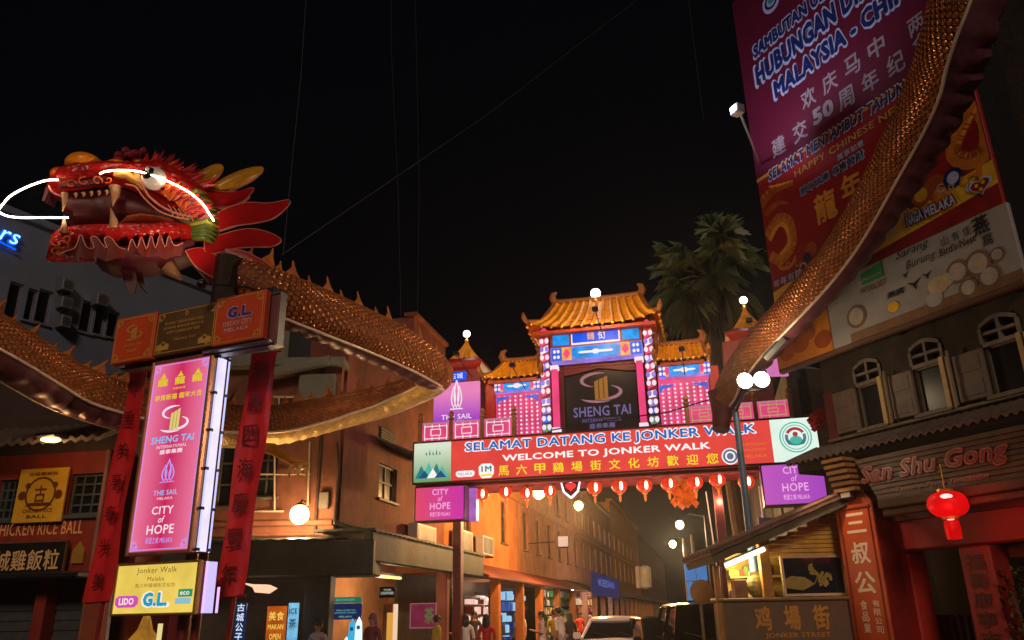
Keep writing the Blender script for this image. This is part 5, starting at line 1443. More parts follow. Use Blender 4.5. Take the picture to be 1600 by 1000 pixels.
# signs and shop clutter under the corner shophouse
text_plate('vertical_sign', 'narrow blue vertical sign with white characters at the shop entrance', PA, (366, 942, 383, 1004), -1.6, glow('sign_navy_light', c(20, 44, 96), .6), glow('sign_ice_light', c(220, 232, 255), 1, False), [('古', .15, .85, .78, .98), ('城', .15, .85, .53, .74), ('公', .15, .85, .28, .49), ('子', .15, .85, .03, .24)])
text_plate('orange_sign', 'orange lit shop sign with yellow panel beside the blue tubes', PA, (416, 947, 446, 1004), -1.5, glow('sign_orange_light', c(206, 96, 30), .7, True, .35, 4), glow('sign_yellow_light', c(250, 214, 90), .9, False), [('美食', .1, .9, .6, .85), ('MAKAN', .1, .9, .36, .5), ('OPEN', .2, .8, .08, .24)])
text_plate('blue_lit_panel', 'pale blue lit display panel at the shop corner column', PA, (449, 942, 465, 1004), -1.45, glow('sign_aqua_light', c(120, 190, 226), .9, True, .4, 5), glow('sign_navy_light', (0, 0, 0, 1)), [('ICE', .1, .9, .72, .86), ('茶', .15, .85, .38, .6)])
PI = Plane(P(560, 950, 19.7), 1, 0)
text_plate('info_sign', 'green and blue information sign hung in the arcade', PI, (515, 943, 565, 968), 0, glow('sign_blue_light', c(32, 44, 100), .55), glow('sign_mint_light', c(120, 200, 190), .7, False), [('WELCOME TO', .2, .8, .52, .62), ('JONKER STREET', .15, .85, .35, .46), ('MELAKA', .3, .7, .12, .24)])
text_plate('green_header_sign', 'green header sign with pale lettering above the blue information sign', PI, (515, 933, 565, 942), -.02, glow('sign_green_light', c(28, 120, 92), .7), glow('sign_mint_light', (0, 0, 0, 1)), [('JALAN HANG JEBAT', .2, .8, .25, .75)])
text_plate('oval_sign', 'small dark sign with white lettering over the wooden door', PI, (593, 917, 617, 934), 1.2, pbr('sign_bottle_green', (.02, .035, .03), .4), glow('sign_white_light', c(210, 214, 204), .8, False), [('THE', .25, .75, .66, .8), ('COURTYARD', .08, .92, .3, .55)])
text_plate('poster_case', 'lit maroon and green poster in a pink frame on the arcade wall', PI, (642, 944, 680, 980), 2.0, glow('poster_maroon_light', c(126, 34, 66), .7, True, .3, 3), glow('poster_green_light', c(84, 120, 60), .7, False), [('茶', .55, .95, .15, .85)], None, glow('poster_frame_light', c(170, 110, 110), .5, False))
x0, x1, z0, z1 = PI.R(598, 944, 620, 1040, d=1.5)
dd = thing('wooden_door', 'orange lit wooden door ajar beneath the dark oval sign', 'door', PI.w((x0 + x1) / 2, 0, 1.5))
b = MB(PI.M); b.bbox(x0, x1 - .1, 1.45, 1.55, .05, z1, .02); lf = b.build('leaf', pbr('door_orange_wood', (.50, .17, .04), .5, var=.3), dd)
b = MB(PI.M); b.bbox(x1 - .09, x1, 1.4, 1.58, .05, z1, .01); b.build('jamb', glow('jamb_light', c(250, 214, 180), .9), dd); b = MB(PI.M); b.box(x0 + .1, x0 + .35, 1.44, 1.449, z1 - .9, z1 - .2); b.build('panel', glow('door_panel_light', c(240, 170, 70), .8), lf)
# glowing standee of two veiled figures
q = PI.R(538, 964, 566, 1030, d=-.3)
sd_ = thing('lit_standee', 'glowing white and blue cutout sign of two rounded shapes beside the info sign', 'light box', PI.w(q[0], 0, -.3))
b = MB(PI.M); hh = q[3]
for k, (o, mi, h2) in enumerate(((.0, 0, .74), (.30, 1, .98), (.68, 0, 1.0))):
    xm = q[0] + (q[1] - q[0]) * (o + .12); wd = (q[1] - q[0]) * .2; b.mi = mi
    b.prism([(xm - wd, .25), (xm + wd, .25), (xm + wd * 1.1, hh * h2 * .6), (xm + wd * .8, hh * h2 * .92), (xm, hh * h2), (xm - wd * .8, hh * h2 * .92), (xm - wd * 1.1, hh * h2 * .6)], -.34 - .02 * k, -.26 - .02 * k)
    b.mi = 2; b.ball(xm, -.36 - .02 * k, hh * h2 * .86, wd * .5, .015, wd * .55, 10, 6)
b.mi = 2; b.box(q[0], q[1], -.36, -.2, .0, .25)
b.build('lit_cutout', [glow('cutout_white', c(226, 246, 250), 1.1), glow('cutout_aqua', c(60, 176, 220), .95), glow('cutout_deep', c(20, 90, 150), .6, False)], sd_)

# air conditioners beyond the gateway's left foot
for px, lb in (((652, 820, 682, 860), 'large air conditioner unit directly under the magenta light box'), ((719, 829, 739, 866), 'white framed air conditioner right of the gateway leg'), ((755, 838, 771, 868), 'smaller air conditioner farthest along the orange side wall')):
    aircon(lb, PB, px, -.1, .3, 'air conditioner units on the orange side wall')

# ------------------------------------------------------------------ the street beyond the gateway, left row
row = [  # x0, x1, height, wall colour, windows, label
    (xB1 + .02, 19.0, 9.0, pbr('amber_plaster', (.50, .17, .04), .85, var=.3, scale=1.2, bump=.2, streak=.5), 2, 'amber lit plaster shophouse just beyond the gateway'),
    (19.05, 28, 8.2, pbr('brown_plaster', (.44, .18, .07), .85, var=.3, scale=1.2, streak=.5), 3, 'brown shophouse with railed balcony under the small amber lamp'),
    (28.05, 40, 8.8, M_pink, 4, 'faded pink shophouse with narrow shuttered windows'),
    (40.05, 56, 9.5, pbr('dusty_mauve_plaster', (.34, .17, .13), .85, var=.3), 5, 'mauve shophouse behind the white car'),
    (56.05, 84, 11.0, pbr('ochre_plaster', (.55, .22, .06), .85, var=.3), 7, 'ochre lit terrace far down the street'),
    (84.05, 140, 10.0, pbr('dim_brown_plaster', (.20, .12, .08), .85, var=.3), 6, 'dim farthest terrace at the street end')]
for k, (x0, x1, H, mt, nw, lb) in enumerate(row):
    t = thing('shophouse', lb, 'building', PB.w((x0 + x1) / 2, 0, 2), 'shophouses along the street')
    hs = []
    for i in range(nw):
        xm = x0 + (x1 - x0) * (i + .5) / nw; wd = min(.5, (x1 - x0) / nw * .22)
        hs.append((xm - wd, xm + wd, 4.4, 6.1))
        if H > 8.5: hs.append((xm - wd, xm + wd, 6.9, 8.1))
    wall(PB, t, x0, x1, 3.0, H, hs, mt); body(PB, t, x0, x1, 2.9, H - .05, .31, 4, mt)
    for h in hs: window(PB, t, *h, nx=2, nz=3, fmat=M_wood)
    b = MB(PB.M); b.bbox(x0 - .0, x1, -.25, .3, H, H + .25, .03); b.bbox(x0, x1, -.1, .0, 6.4, 6.55, .02); b.build('cornice', mt, t)
    pent(PB, t, x0, x1, 3.35, 2.75, 1.5, pbr('awning_maroon', (.16, .04, .03), .7) if k in (0, 1) else M_tile2, 'awning', rib=.25, wave=.02)
    b = MB(PB.M); n = max(2, int((x1 - x0) / 3.5))
    for i in range(n): xx = x0 + (x1 - x0) * (i + .5) / n; b = MB(PB.M); b.bbox(xx - .14, xx + .14, -1.4, -1.1, 0, 2.7, .02); b.build('arcade_column', mt, t)
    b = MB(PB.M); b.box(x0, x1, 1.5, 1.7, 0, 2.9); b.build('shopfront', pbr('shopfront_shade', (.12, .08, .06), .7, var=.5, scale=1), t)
# balcony rails and the sloping roof edge on the brown shophouse
# shop glow under the awnings: lamps hung in the arcade
def arcade_lamp(label, px, py, d, power, col, name='arcade_lamp', mat=None, rx=.25):
    x, z = PB.at(px, py, d); t = thing(name, label, 'lamp', PB.w(x, z, d), 'lamps under the street awnings')
    b = MB(PB.M); b.ball(x, d, z, rx, .1, .05, 12, 7); b.build('lit_disc', mat or glow('disc_white', c(255, 240, 220), 3), t, smooth='all')
    b = MB(PB.M); b.tube([(x, d, z + .04), (x, d, z + .4)], .012, 5); b.build('cord', M_black, t)
    lamp('disc_light', PB.w(x, z - .12, d), power, col, t, .12)
arcade_lamp('oval white lamp under the red awning', 895, 921, -.9, 160, (1, .8, .6)); arcade_lamp('white tube lamp beneath the blue shop sign', 937, 927, -.9, 120, (.7, .8, 1))
arcade_lamp('hidden bright lamp in the pink doorway', 768, 930, .6, 130, (1, .72, .55))
# amber lamps on the row
for (px, py, Y, pw, r, lb) in ((842, 770, 26.5, 1700, .2, 'amber street lamp shining right under the welcome banner'), (904, 790, 33, 2600, .18, 'smaller amber lamp hanging below the heart sign')):
    p = P(px, py, Y); street_lamp('wall_lamp', lb, p, None, (1, .5, .16), pw, r, grp='amber lamps on the street facades', glowm=glow('lamp_amber', (1, .55, .16, 1), 22))
for (px, py, Y, pw, r, lb, fx) in ((1062, 820, 32, 800, .16, 'pale street lamp on a curved arm above the blue road sign', 1.0), (1051, 850, 48, 1800, .2, 'small amber street lamp farthest down the street', .6)):
    p = P(px, py, Y); street_lamp('street_lamp', lb, p, (p.x + fx, p.y), (1, .68, .35), pw, r, grp=None, glowm=glow('lamp_pale', (1, .85, .5, 1), 22))
p = P(880, 846, 29)
x, z = PB.at(880, 846, -.5)
t = thing('square_sign', 'small white square sign box projecting from the brown shophouse', 'sign', PB.w(x, z, -.5))
b = MB(); b.box(p.x - .17, p.x + .17, p.y - .06, p.y + .06, p.z - .17, p.z + .17); b.build('lit_face', glow('square_sign_light', c(220, 190, 176), .8, False), t); b = MB(); b.box(p.x - .21, p.x + .21, p.y + .07, p.y + .16, p.z - .21, p.z + .21); b.tube([(p.x - .3, p.y + .1, p.z), (p.x - 1.2, p.y + .6, p.z)], .02, 6); b.build('backing', M_black, t)
p = P(1008, 902, 45)
b = MB(); b.lathe([(.1, -.6), (.3, -.5), (.32, 0), (.3, .5), (.1, .6)], p.x, p.y, p.z, 12); b.lathe([(.12, -.55), (.13, .55)], p.x - .42, p.y - .3, p.z, 8)
tag(b.build('banner_drum', pbr('drum_cream', (.5, .46, .4), .6)), 'pale hanging drum banner far along the left facades', 'banner')
text_plate('blue_shop_sign', 'deep blue shop sign with lit lettering under the far awning', PB, (925, 900, 968, 932), -1.62, glow('sign_cobalt_light', c(14, 32, 92), .7), glow('sign_steel_light', c(96, 120, 200), .8, False), [('KEDAI', .2, .75, .45, .78)])
def lit_front(label, px, d, cols, seed):
    x0, x1, z0, z1 = PB.R(*px, d=d); t = thing('lit_shop_front', label, 'shop front', PB.w((x0 + x1) / 2, 0, d)); rnd = random.Random(seed)
    z0 = .15
    b = MB(PB.M); b.box(x0, x1, d + .5, d + .55, z0, z1); b.build('back_panel', pbr('shop_back_dark', (.09, .06, .04), .7, var=.4), t)
    nx_, nz_ = max(3, int((x1 - x0) / .35)), 6
    for i in range(nx_):
        for j in range(nz_):
            if rnd.random() < .25: continue
            a = x0 + (x1 - x0) * (i + rnd.uniform(.05, .2)) / nx_; e = x0 + (x1 - x0) * (i + rnd.uniform(.8, .95)) / nx_; lo = z0 + (z1 - z0) * (j + .05) / nz_; hi = z0 + (z1 - z0) * (j + rnd.uniform(.5, .92)) / nz_
            b = MB(PB.M); b.bbox(a, e, d + rnd.uniform(.1, .35), d + .49, lo, hi, .02); b.build('product', cols[rnd.randrange(len(cols))], t)
    b = MB(PB.M); b.tube([(x0, d + .05, z1 + .05), (x1, d + .05, z1 + .05)], .03, 6); b.build('rail', M_dark, t)
lit_front('shop front with pale pink lit doorway behind the red shirted person', (745, 930, 782, 1000), .4, [glow('doorway_pink_light', c(250, 200, 180), .9, True, .2), pbr('goods_red', (.5, .05, .04), .6), glow('doorway_cream_light', c(255, 226, 206), 1.0)], 2)
lit_front('blue lit drinks stall behind the pedestrians', (786, 922, 830, 1000), -.9, [glow('stall_blue_light', c(40, 90, 170), .7, True, .3), glow('stall_sky_light', c(150, 205, 240), .9), pbr('goods_navy', (.03, .05, .12), .5), glow('stall_deep_light', c(20, 48, 110), .6)], 4)
lit_front('fruit and souvenir shop with green garlands under the red awning', (852, 922, 912, 1000), .2, [pbr('goods_green', (.05, .30, .08), .6), pbr('goods_yellow', (.7, .42, .05), .6), pbr('goods_cream', (.7, .6, .5), .6), pbr('goods_brown', (.2, .1, .05), .6)], 6)
lit_front('warm food stall glowing orange left of the white car', (908, 922, 936, 1000), -.4, [glow('stall_amber_light', c(200, 100, 40), .7, True, .3), pbr('goods_red', (0, 0, 0)), pbr('goods_brown', (0, 0, 0)), glow('stall_peach_light', c(240, 190, 140), .8)], 8)

# right row beyond the gateway
for k, (x0, x1, H, mt, lb) in enumerate(((-20, -1.7, 8.5, pbr('dark_olive_plaster', (.10, .10, .09), .85, var=.3), 'dark shophouse behind the tiled stall roof'), (-44, -20.05, 9.5, pbr('dusk_brown_plaster', (.12, .08, .07), .85, var=.3), 'brown shophouse row across the street'), (-110, -44.05, 10, pbr('dim_brown_plaster', (0, 0, 0)), 'unlit terrace at the far right of the street'))):
    t = thing('shophouse', lb, 'building', PQ.w((x0 + x1) / 2, 0, 2), 'shophouses along the street')
    n = max(3, int((x1 - x0) / 4)); hs = [(x0 + (x1 - x0) * (i + .5) / n - .5, x0 + (x1 - x0) * (i + .5) / n + .5, 4.3, 6.2) for i in range(n)]
    wall(PQ, t, x0, x1, 3.0, H, hs, mt); body(PQ, t, x0, x1, 0, H - .05, .6, 4, mt)
    for h in hs: window(PQ, t, *h, nx=2, nz=3, fmat=M_wood)
    pent(PQ, t, x0, x1, 3.4, 2.8, 1.5, M_tile2, 'awning', rib=.25, wave=.02)
    for i in range(n): xx = x0 + (x1 - x0) * (i + .05) / n; b = MB(PQ.M); b.bbox(xx, xx + .3, -1.4, -1.1, 0, 2.8, .02); b.build('arcade_column', mt, t)
# far end building closing the street view

# ------------------------------------------------------------------ shop on the right corner
ss = thing('corner_shop', 'two storey corner shop with timber eave and arched shutters', 'building', PS.w(2, 0, 2))
M_wall = pbr('shop_brown_render', (.065, .048, .037), .85, var=.4, scale=1.5, bump=.4, streak=.6)
M_cream = pbr('cream_paint', (.20, .16, .11), .6, var=.35, scale=5, streak=.5)
M_shut = pbr('shutter_taupe', (.17, .125, .095), .6, var=.3, scale=4, streak=.5)
xsL, xsR = PS.at(1292, 640)[0], 7.5
zup = PS.at(1450, 700)[1] + .25
bays = []
for (sh, op, tr) in (((1308, 1345, 604, 672), (1345, 1384, 598, 667), (1340, 1380, 574, 600)), ((1395, 1434, 577, 650), (1434, 1482, 566, 645), (1424, 1477, 526, 572)), ((1497, 1546, 550, 622), (1546, 1606, 535, 612), (1526, 1588, 486, 536))):
    bays.append((PS.R(sh[0], sh[2], sh[1], sh[3]), PS.R(op[0], op[2], op[1], op[3]), PS.R(tr[0], tr[2], tr[1], tr[3])))
zs = sum(b_[1][2] for b_ in bays) / 3; zt = sum(b_[1][3] for b_ in bays) / 3; zt2 = sum(b_[2][3] for b_ in bays) / 3
holes = [(b_[1][0], b_[1][1], zs, zt2) for b_ in bays]
bays4 = [holes[0], holes[1], holes[2], (holes[2][0] + 1.75, holes[2][1] + 1.75, zs, zt2)]
wall(PS, ss, xsL, xsR, zup - .3, 6.9, bays4, M_wall)
body(PS, ss, xsL, xsR, zup - .4, 14.8, 1.0, 7, M_wall)
for i, h in enumerate(bays4):
    wd = h[1] - h[0]
    # dark leaf of the window with its frame
    f_ = window(PS, ss, h[0], h[1], zs, zt, d=-.07, nx=1, nz=1, fmat=M_cream, fw=.035)
    tr_ = MB(PS.M); y0, y1 = -.03, .10
    xa, xb = h[0] - .02, h[1] + .02
    n = 10; arch = [(xa + (xb - xa) * k / n, zt2 - .12 + .10 * math.sin(math.pi * k / n)) for k in range(n + 1)]
    for k in range(n):
        a, b_ = arch[k], arch[k + 1]
        tr_.prism([(a[0], a[1]), (b_[0], b_[1]), (b_[0], b_[1] + .07), (a[0], a[1] + .07)], y0, y1)
    tr_.box(xa, xb, y0 + .002, y1, zt + .0, zt + .07); xm = (xa + xb) / 2
    tr_.box(xm - .025, xm + .025, y0 + .01, y1 - .01, zt + .07, zt2 - .02); tr_.box(xa, xb, y0 + .015, y1 - .015, (zt + zt2) / 2 - .02, (zt + zt2) / 2 + .03)
    tr_.box(xa - .03, xa + .03, y0 + .001, y1, zt + .07, zt2 - .12); tr_.box(xb - .03, xb + .03, y0 + .001, y1, zt + .07, zt2 - .12)
    o = tr_.build('transom', pbr('transom_cream', (.20, .17, .14), .6, var=.4, scale=6), ss)
    g_ = MB(PS.M); g_.box(xa, xb, .13, .14, zt, zt2 + .1); g_.build('pane', M_glass, o)
    # shutter leaf folded open on the left
    sx0 = bays[i][0][0] if i < 3 else h[0] - .75
    b = MB(PS.M); b.bbox(sx0, h[0] - .02, -.09, -.03, zs, zt, .012)
    for k in range(2):
        lo = zs + .08 + (zt - zs) * k / 2; b.box(sx0 + .07, h[0] - .09, -.1, -.091, lo, lo + (zt - zs) / 2 - .16)
    b.build('shutter', M_shut, ss)
    b = MB(PS.M); b.bbox(h[1] + .0, h[1] + .11, -.14, -.0, zs - .05, zt + .05, .015); b.build('window_post', pbr('post_straw', (.52, .36, .15), .6), ss)
    b = MB(PS.M); b.bbox(h[1] + .2, h[1] + .24, -.2, -.16, zs - .05, zt + .1, .01); b.build('conduit', M_cream, ss)
b = MB(PS.M); b.bbox(xsL, xsR, -.12, .0, zs - .12, zs - .06, .015); b.build('sill_band', M_cream, ss)
b = MB(PS.M); xq = PS.at(1300, 640)[0]; b.box(xsL - .02, xq + .1, -.02, .3, zup - .3, 5.6); b.build('end_panel', M_dred, ss)
# corrugated skirt roof below the windows
pent(PS, ss, xsL - .4, xsR, zs - .14, PS.at(1450, 672, -.9)[1], .9, M_tile2, 'skirt_roof', rib=.15, wave=.03)
# dark flat canopy edge
zc0 = PS.at(1420, 694, -.7)[1]
b = MB(PS.M); xcl = PS.at(1247, 722, -.7)[0]; b.bbox(xcl, xsR, -.75, -.1, zc0 - .12, zc0 + .1, .02); b.build('canopy', pbr('canopy_charcoal', (.03, .03, .028), .7), ss)
# tilted timber fascia with carved name
tl, tr2, br, bl_ = PS.at(1334, 722, -.85), PS.at(1556, 668, -.85), PS.at(1604, 745, -1.1), PS.at(1374, 780, -1.1)
zt_, zb_ = (tl[1] + tr2[1]) / 2, (br[1] + bl_[1]) / 2
xa, xb = tl[0], br[0] + .5
fas = thing('timber_fascia', 'brown plank eave board with carved red shop name over the entrance', 'sign', PS.w((xa + xb) / 2, zb_, -1))
NP = 9; b = MB(PS.M)
for k in range(NP):
    t0, t1 = k / NP, (k + 1) / NP
    y0, y1 = -1.12 + .30 * t0, -1.12 + .30 * t1; z0, z1 = zb_ + (zt_ - zb_) * t0, zb_ + (zt_ - zb_) * t1
    lx_ = lambda q: bl_[0] + (tl[0] - bl_[0]) * q
    b.add([(lx_(t0), y0 - .02, z0), (xb, y0 - .02, z0), (xb, y1, z1), (lx_(t1), y1, z1), (lx_(t0), y0 + .04, z0), (xb, y0 + .04, z0), (xb, y1 + .05, z1), (lx_(t1), y1 + .05, z1)],
          [(0, 1, 2, 3), (4, 7, 6, 5), (0, 4, 5, 1), (3, 2, 6, 7), (0, 3, 7, 4), (1, 5, 6, 2)])
M_plank = pbr('plank_brown', (.12, .062, .032), .55, var=.45, scale=2.5, bump=.3)
pk = b.build('planks', M_plank, fas)
b = MB(PS.M); b.bbox(bl_[0] + .02, xb, -1.2, -1.06, zb_ - .16, zb_ - .01, .02); b.bbox(bl_[0] + .04, xb, -1.14, -1.0, zb_ - .28, zb_ - .165, .02); b.build('moulding', M_plank, fas)
def slanted(t, p0, p1, f0, f1, bold, off, mb, shear=0):
    """lettering lying on the tilted boards"""
    x0, x1 = PS.at(*p0, -1.0)[0], PS.at(*p1, -1.0)[0]
    q = MB(); q.text(t, x0, x1, f0, f1, 0, bold, shear)
    mb.add([(p.x, -1.12 + .30 * p.z - off + p.y, zb_ + (zt_ - zb_) * p.z) for p in q.v], q.f)
L = MB(PS.M)
L.mi = 0; slanted('San Shu Gong', (1343, 733), (1572, 698), .28, .80, .05, .034, L)
L.mi = 1; slanted('San Shu Gong', (1345, 733), (1570, 698), .31, .775, -.0, .045, L)
L.mi = 2; slanted('Taste a Taste Sensation', (1405, 757), (1550, 732), .08, .2, .0, .034, L, .3)
L.build('lettering', [pbr('carved_edge_red', (.62, .10, .055), .4), pbr('carved_face_brown', (.14, .035, .02), .5), pbr('carved_script', (.42, .14, .09), .5)], pk)
# exposed rafter ends left of the board
b = MB(PS.M)
for k in range(6):
    x0, z0 = PS.at(1290 + k * 4, 726 + k * 9, -1.0); x1, z1 = PS.at(1322 + k * 4, 716 + k * 9, -1.0); b.prism([(x0, z0), (x1, z0 - .0), (x1, z0 + .06), (x0, z0 + .06)], -1.1, -.5)
b.build('rafter_slats', pbr('slat_ochre', (.38, .19, .06), .5), ss)
# ground floor: red lintel, dark opening, pillars
zl = zb_ - .3
b = MB(PS.M); b.bbox(xa + .2, xsR, -.55, -.2, zl - .5, zl, .03); b.build('lintel', pbr('lintel_red', (.34, .02, .02), .5, var=.2), ss)
b = MB(PS.M); b.box(xa - .2, xsR, .9, 1.1, 0, zl + .4); b.build('entrance_back', pbr('entrance_dark', (.03, .018, .014), .7, var=.5, scale=1.5), ss)
b = MB(PS.M); b.box(xa - .2, xsR, -.6, .9, zl - .02, zl + .1); b.build('entrance_ceiling', M_dred, ss)
def pill(px0, px1, py, d, z1, mat, name, dep=.4):
    x0 = PS.at(px0, py, d)[0]; x1 = PS.at(px1, py, d)[0]; b = MB(PS.M); b.bbox(x0, x1, d, d + dep, 0, z1, .03); b.build(name, mat, ss); return x0, x1
pill(1394, 1423, 890, -.45, zl - .5, pbr('pillar_red', (.42, .03, .02), .5, var=.2), 'pillar')
xp0, xp1 = pill(1502, 1552, 890, -.7, zl - .52, pbr('pillar_dark_red', (.28, .02, .018), .5, var=.25), 'pillar')
l = MB(PS.M)
for k, s in enumerate('福壽康寧吉祥如意'):
    z = zl - .75 - k * .27; l.text(s, xp0 + .1, xp1 - .1, z - .12, z + .11, -.708, .015)
l.build('carved_couplet', pbr('couplet_maroon', (.10, .01, .012), .45), ss)
b = MB(PS.M); x0 = PS.at(1424, 880, .2)[0]; x1 = PS.at(1500, 880, .2)[0]; n = 40; pts = []
for k in range(n + 1):
    x = x0 + (x1 - x0) * k / n
    pts += [(x, .3 + .06 * math.sin(k * 1.1), .1), (x, .3 + .05 * math.sin(k * 1.1 + .4), zl - 1.5)]
b.add(pts, [(2 * k, 2 * k + 2, 2 * k + 3, 2 * k + 1) for k in range(n)]); b.build('entrance_curtain', pbr('curtain_umber', (.05, .022, .02), .7), ss)
# notice boards inside the right opening
b = MB(PS.M); x0, x1, z0, z1 = PS.R(1514, 783, 1570, 850, d=-.35); b.bbox(x0 + .35, x1 + .2, -.35, -.3, z0, z1, .01); b.build('menu_board', M_black, ss)
b = MB(PS.M); x0, x1, z0, z1 = PS.R(1572, 812, 1620, 870, d=-.3); b.bbox(x0, x1, -.3, -.26, z0, z1, .01); b.mi = 1; b.box(x0, x1, -.31, -.301, z0, z0 + (z1 - z0) * .4); b.build('poster', [pbr('poster_crimson', (.25, .02, .03), .6, var=.5, scale=8), M_cream], ss)
# orange name pillar
xn0 = PS.at(1318, 880, -.9)[0]; xn1 = PS.at(1377, 880, -.9)[0]; zn1 = PS.at(1340, 760, -.9)[1]
npil = thing('name_pillar', 'orange red upright sign pillar with white brush characters at the shop corner', 'sign', PS.w((xn0 + xn1) / 2, 0, -.8))
b = MB(PS.M); W = xn1 - xn0
b.prism([(xn0, 0), (xn1, 0), (xn1, zn1 - .25), (xn1 - W * .2, zn1 - .05), (xn0 + W * .15, zn1), (xn0, zn1 - .1)], -.9, -.45)
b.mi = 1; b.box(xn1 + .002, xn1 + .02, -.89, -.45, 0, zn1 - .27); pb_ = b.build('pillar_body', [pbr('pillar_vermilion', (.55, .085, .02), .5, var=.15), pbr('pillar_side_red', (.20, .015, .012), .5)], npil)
b = MB(PS.M); t_ = .03
for (a, e) in ((xn0 + .07, xn0 + .09), (xn1 - .09, xn1 - .07)): b.box(a, e, -.915, -.9, .2, zn1 - .36)
b.box(xn0 + .04, xn1 - .04, -.93, -.9, zn1 - .36, zn1 - .33); b.build('groove_trim', pbr('trim_brown', (.25, .04, .015), .5), npil)
b = MB(PS.M); b.bbox(xn0 - .05, xn1 + .05, -.98, -.4, 0, .35, .02); b.build('base', M_pave, npil)
lamp('pillar_light', PS.w((xn0 + xn1) / 2 - .1, zn1 + .25, -1.75), 42, (1, .62, .38), npil, .08, spot=90, aim=PS.w((xn0 + xn1) / 2, zn1 - 1.6, -.9))
l = MB(PS.M)
def nz_(py): return PS.at(1345, py, -.9)[1]
xm = (xn0 + xn1) / 2
l.text('三', xm - W * .26, xm + W * .28, nz_(832), nz_(800), -.905, .02); l.text('叔', xm - W * .24, xm + W * .26, nz_(881), nz_(846), -.905, .025); l.text('公', xm - W * .26, xm + W * .28, nz_(928), nz_(893), -.905, .025)
for col, x_, s in ((0, xm - W * .12, '食品業'), (1, xm + W * .2, '有限公司')):
    for k, ch_ in enumerate(s): l.text(ch_, x_ - W * .09, x_ + W * .09, nz_(938 + (k + 1) * (54 / len(s)) - 3), nz_(938 + k * 54 / len(s)), -.905, .01)
l.build('lettering', pbr('letter_bone', (.82, .66, .52), .5, var=.08), pb_)
x, z = PS.at(1325, 771, -1.0)
fl2 = thing('wall_floodlight', 'small square floodlight on top of the orange name pillar', 'floodlight', PS.w(x, z, -1.0))
b = MB(PS.M); b.bbox(x - .13, x + .13, -1.06, -.96, z - .1, z + .1, .02); b.tube([(x + .1, -1.0, z), (x + .3, -.95, z)], .02, 6); b.mi = 1; b.box(x - .10, x + .10, -1.068, -1.061, z - .07, z + .07); b.build('housing', [M_dark, pbr('lens_grey', (.35, .33, .28), .2)], fl2)
b = MB(PS.M); x, z = PS.at(1392, 790, -.6); b.tube([(x, -.6, z), (x + .05, -.75, z - .04), (x + .13, -.85, z - .06)], [.03, .05, .06], 10); b.mi = 1; b.tube([(x + .13, -.85, z - .06), (x + .16, -.89, z - .07)], .05, 10)
tag(b.build('spotlight', [M_red, glow('spot_lens', (1, .8, .65, 1), 1.5)]), 'little red spotlight fixed on the entrance pillar', 'spotlight')
# large red silk lantern
x, z = PS.at(1481, 788, -1.3); C0 = PS.w(x, z, -1.3)
t = thing('silk_lantern', 'large squat bright red silk lantern hanging at the shop entrance', 'lantern', C0)
b = MB(Matrix.Translation(C0)); rings = []; N = 32
for i in range(11):
    a = math.pi * (.1 + .8 * i / 10); r = .275 * math.sin(a) ** .7
    rings.append([(r * (1 + .03 * math.cos(k * math.pi)) * math.cos(2 * math.pi * k / N), r * (1 + .03 * math.cos(k * math.pi)) * math.sin(2 * math.pi * k / N), -.19 * math.cos(a)) for k in range(N)])
b.loft(rings); b.build('silk_body', glow('silk_red_light', c(226, 10, 14), .9, True, .15, 5), t, smooth='all')
b = MB(Matrix.Translation(C0)); b.lathe([(.11, .17), (.12, .2), (.11, .22)], 0, 0, 0, 16); b.lathe([(.11, -.22), (.12, -.2), (.11, -.17)], 0, 0, 0, 16); b.tube([(0, 0, .2), (0, 0, .6)], .008, 5); b.build('cap', M_gold, t)
b = MB(Matrix.Translation(C0)); b.lathe([(.10, -.5), (.11, -.35), (.10, -.24), (.03, -.22)], 0, 0, 0, 14); b.build('tassel', glow('tassel_red_light', c(214, 6, 10), .8, False, .2, 9), t)
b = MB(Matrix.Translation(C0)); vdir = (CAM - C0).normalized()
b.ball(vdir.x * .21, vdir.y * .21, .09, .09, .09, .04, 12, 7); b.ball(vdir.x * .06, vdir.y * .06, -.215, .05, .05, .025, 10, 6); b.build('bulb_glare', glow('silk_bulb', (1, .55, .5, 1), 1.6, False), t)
lamp('lantern_light', C0 + vdir * .5 - V((0, 0, .1)), 14, (1, .10, .07), t, .2)
# plant at the far right
def leafy(name, label, base, h, r, n, mat, seed, trunk=True, cat='plant', pot=True):
    t = thing(name, label, cat, base); rnd = random.Random(seed); bb = V(base)
    b = MB()
    for i in range(n):
        a = rnd.uniform(0, 6.28); rr = r * rnd.random() ** .5; zz = h * rnd.uniform(.3, 1); p = bb + V((rr * math.cos(a), rr * math.sin(a), zz)); d = V((rnd.uniform(-1, 1), rnd.uniform(-1, 1), rnd.uniform(-.4, .8))).normalized(); s = d.cross(V((0, 0, 1))).normalized() * .025; L_ = rnd.uniform(.08, .15)
        b.add([p, p + d * L_ * .5 + s, p + d * L_, p + d * L_ * .5 - s], [(0, 1, 2, 3)])
    b.build('foliage', mat, t)
    b = MB()
    for i in range(6): a = i; b.tube([bb + V((0, 0, .3)), bb + V((r * .3 * math.cos(a), r * .3 * math.sin(a), h * .5)), bb + V((r * .6 * math.cos(a), r * .6 * math.sin(a), h * .85))], .012, 5)
    b.build('stem', M_wood, t)
    b = MB(); b.lathe([(.16, 0), (.2, .3), (.22, .32), (.2, .34)], bb.x, bb.y, 0, 14); b.build('pot', M_dark, t)
bs = PS.w(PS.at(1594, 950, -.6)[0] + .15, 0, -.6); leafy('potted_shrub', 'leafy green potted shrub at the right side of the entrance', bs, 2.1, .36, 420, pbr('leaf_dark', (.05, .10, .03), .6, var=.4, scale=8), 3)

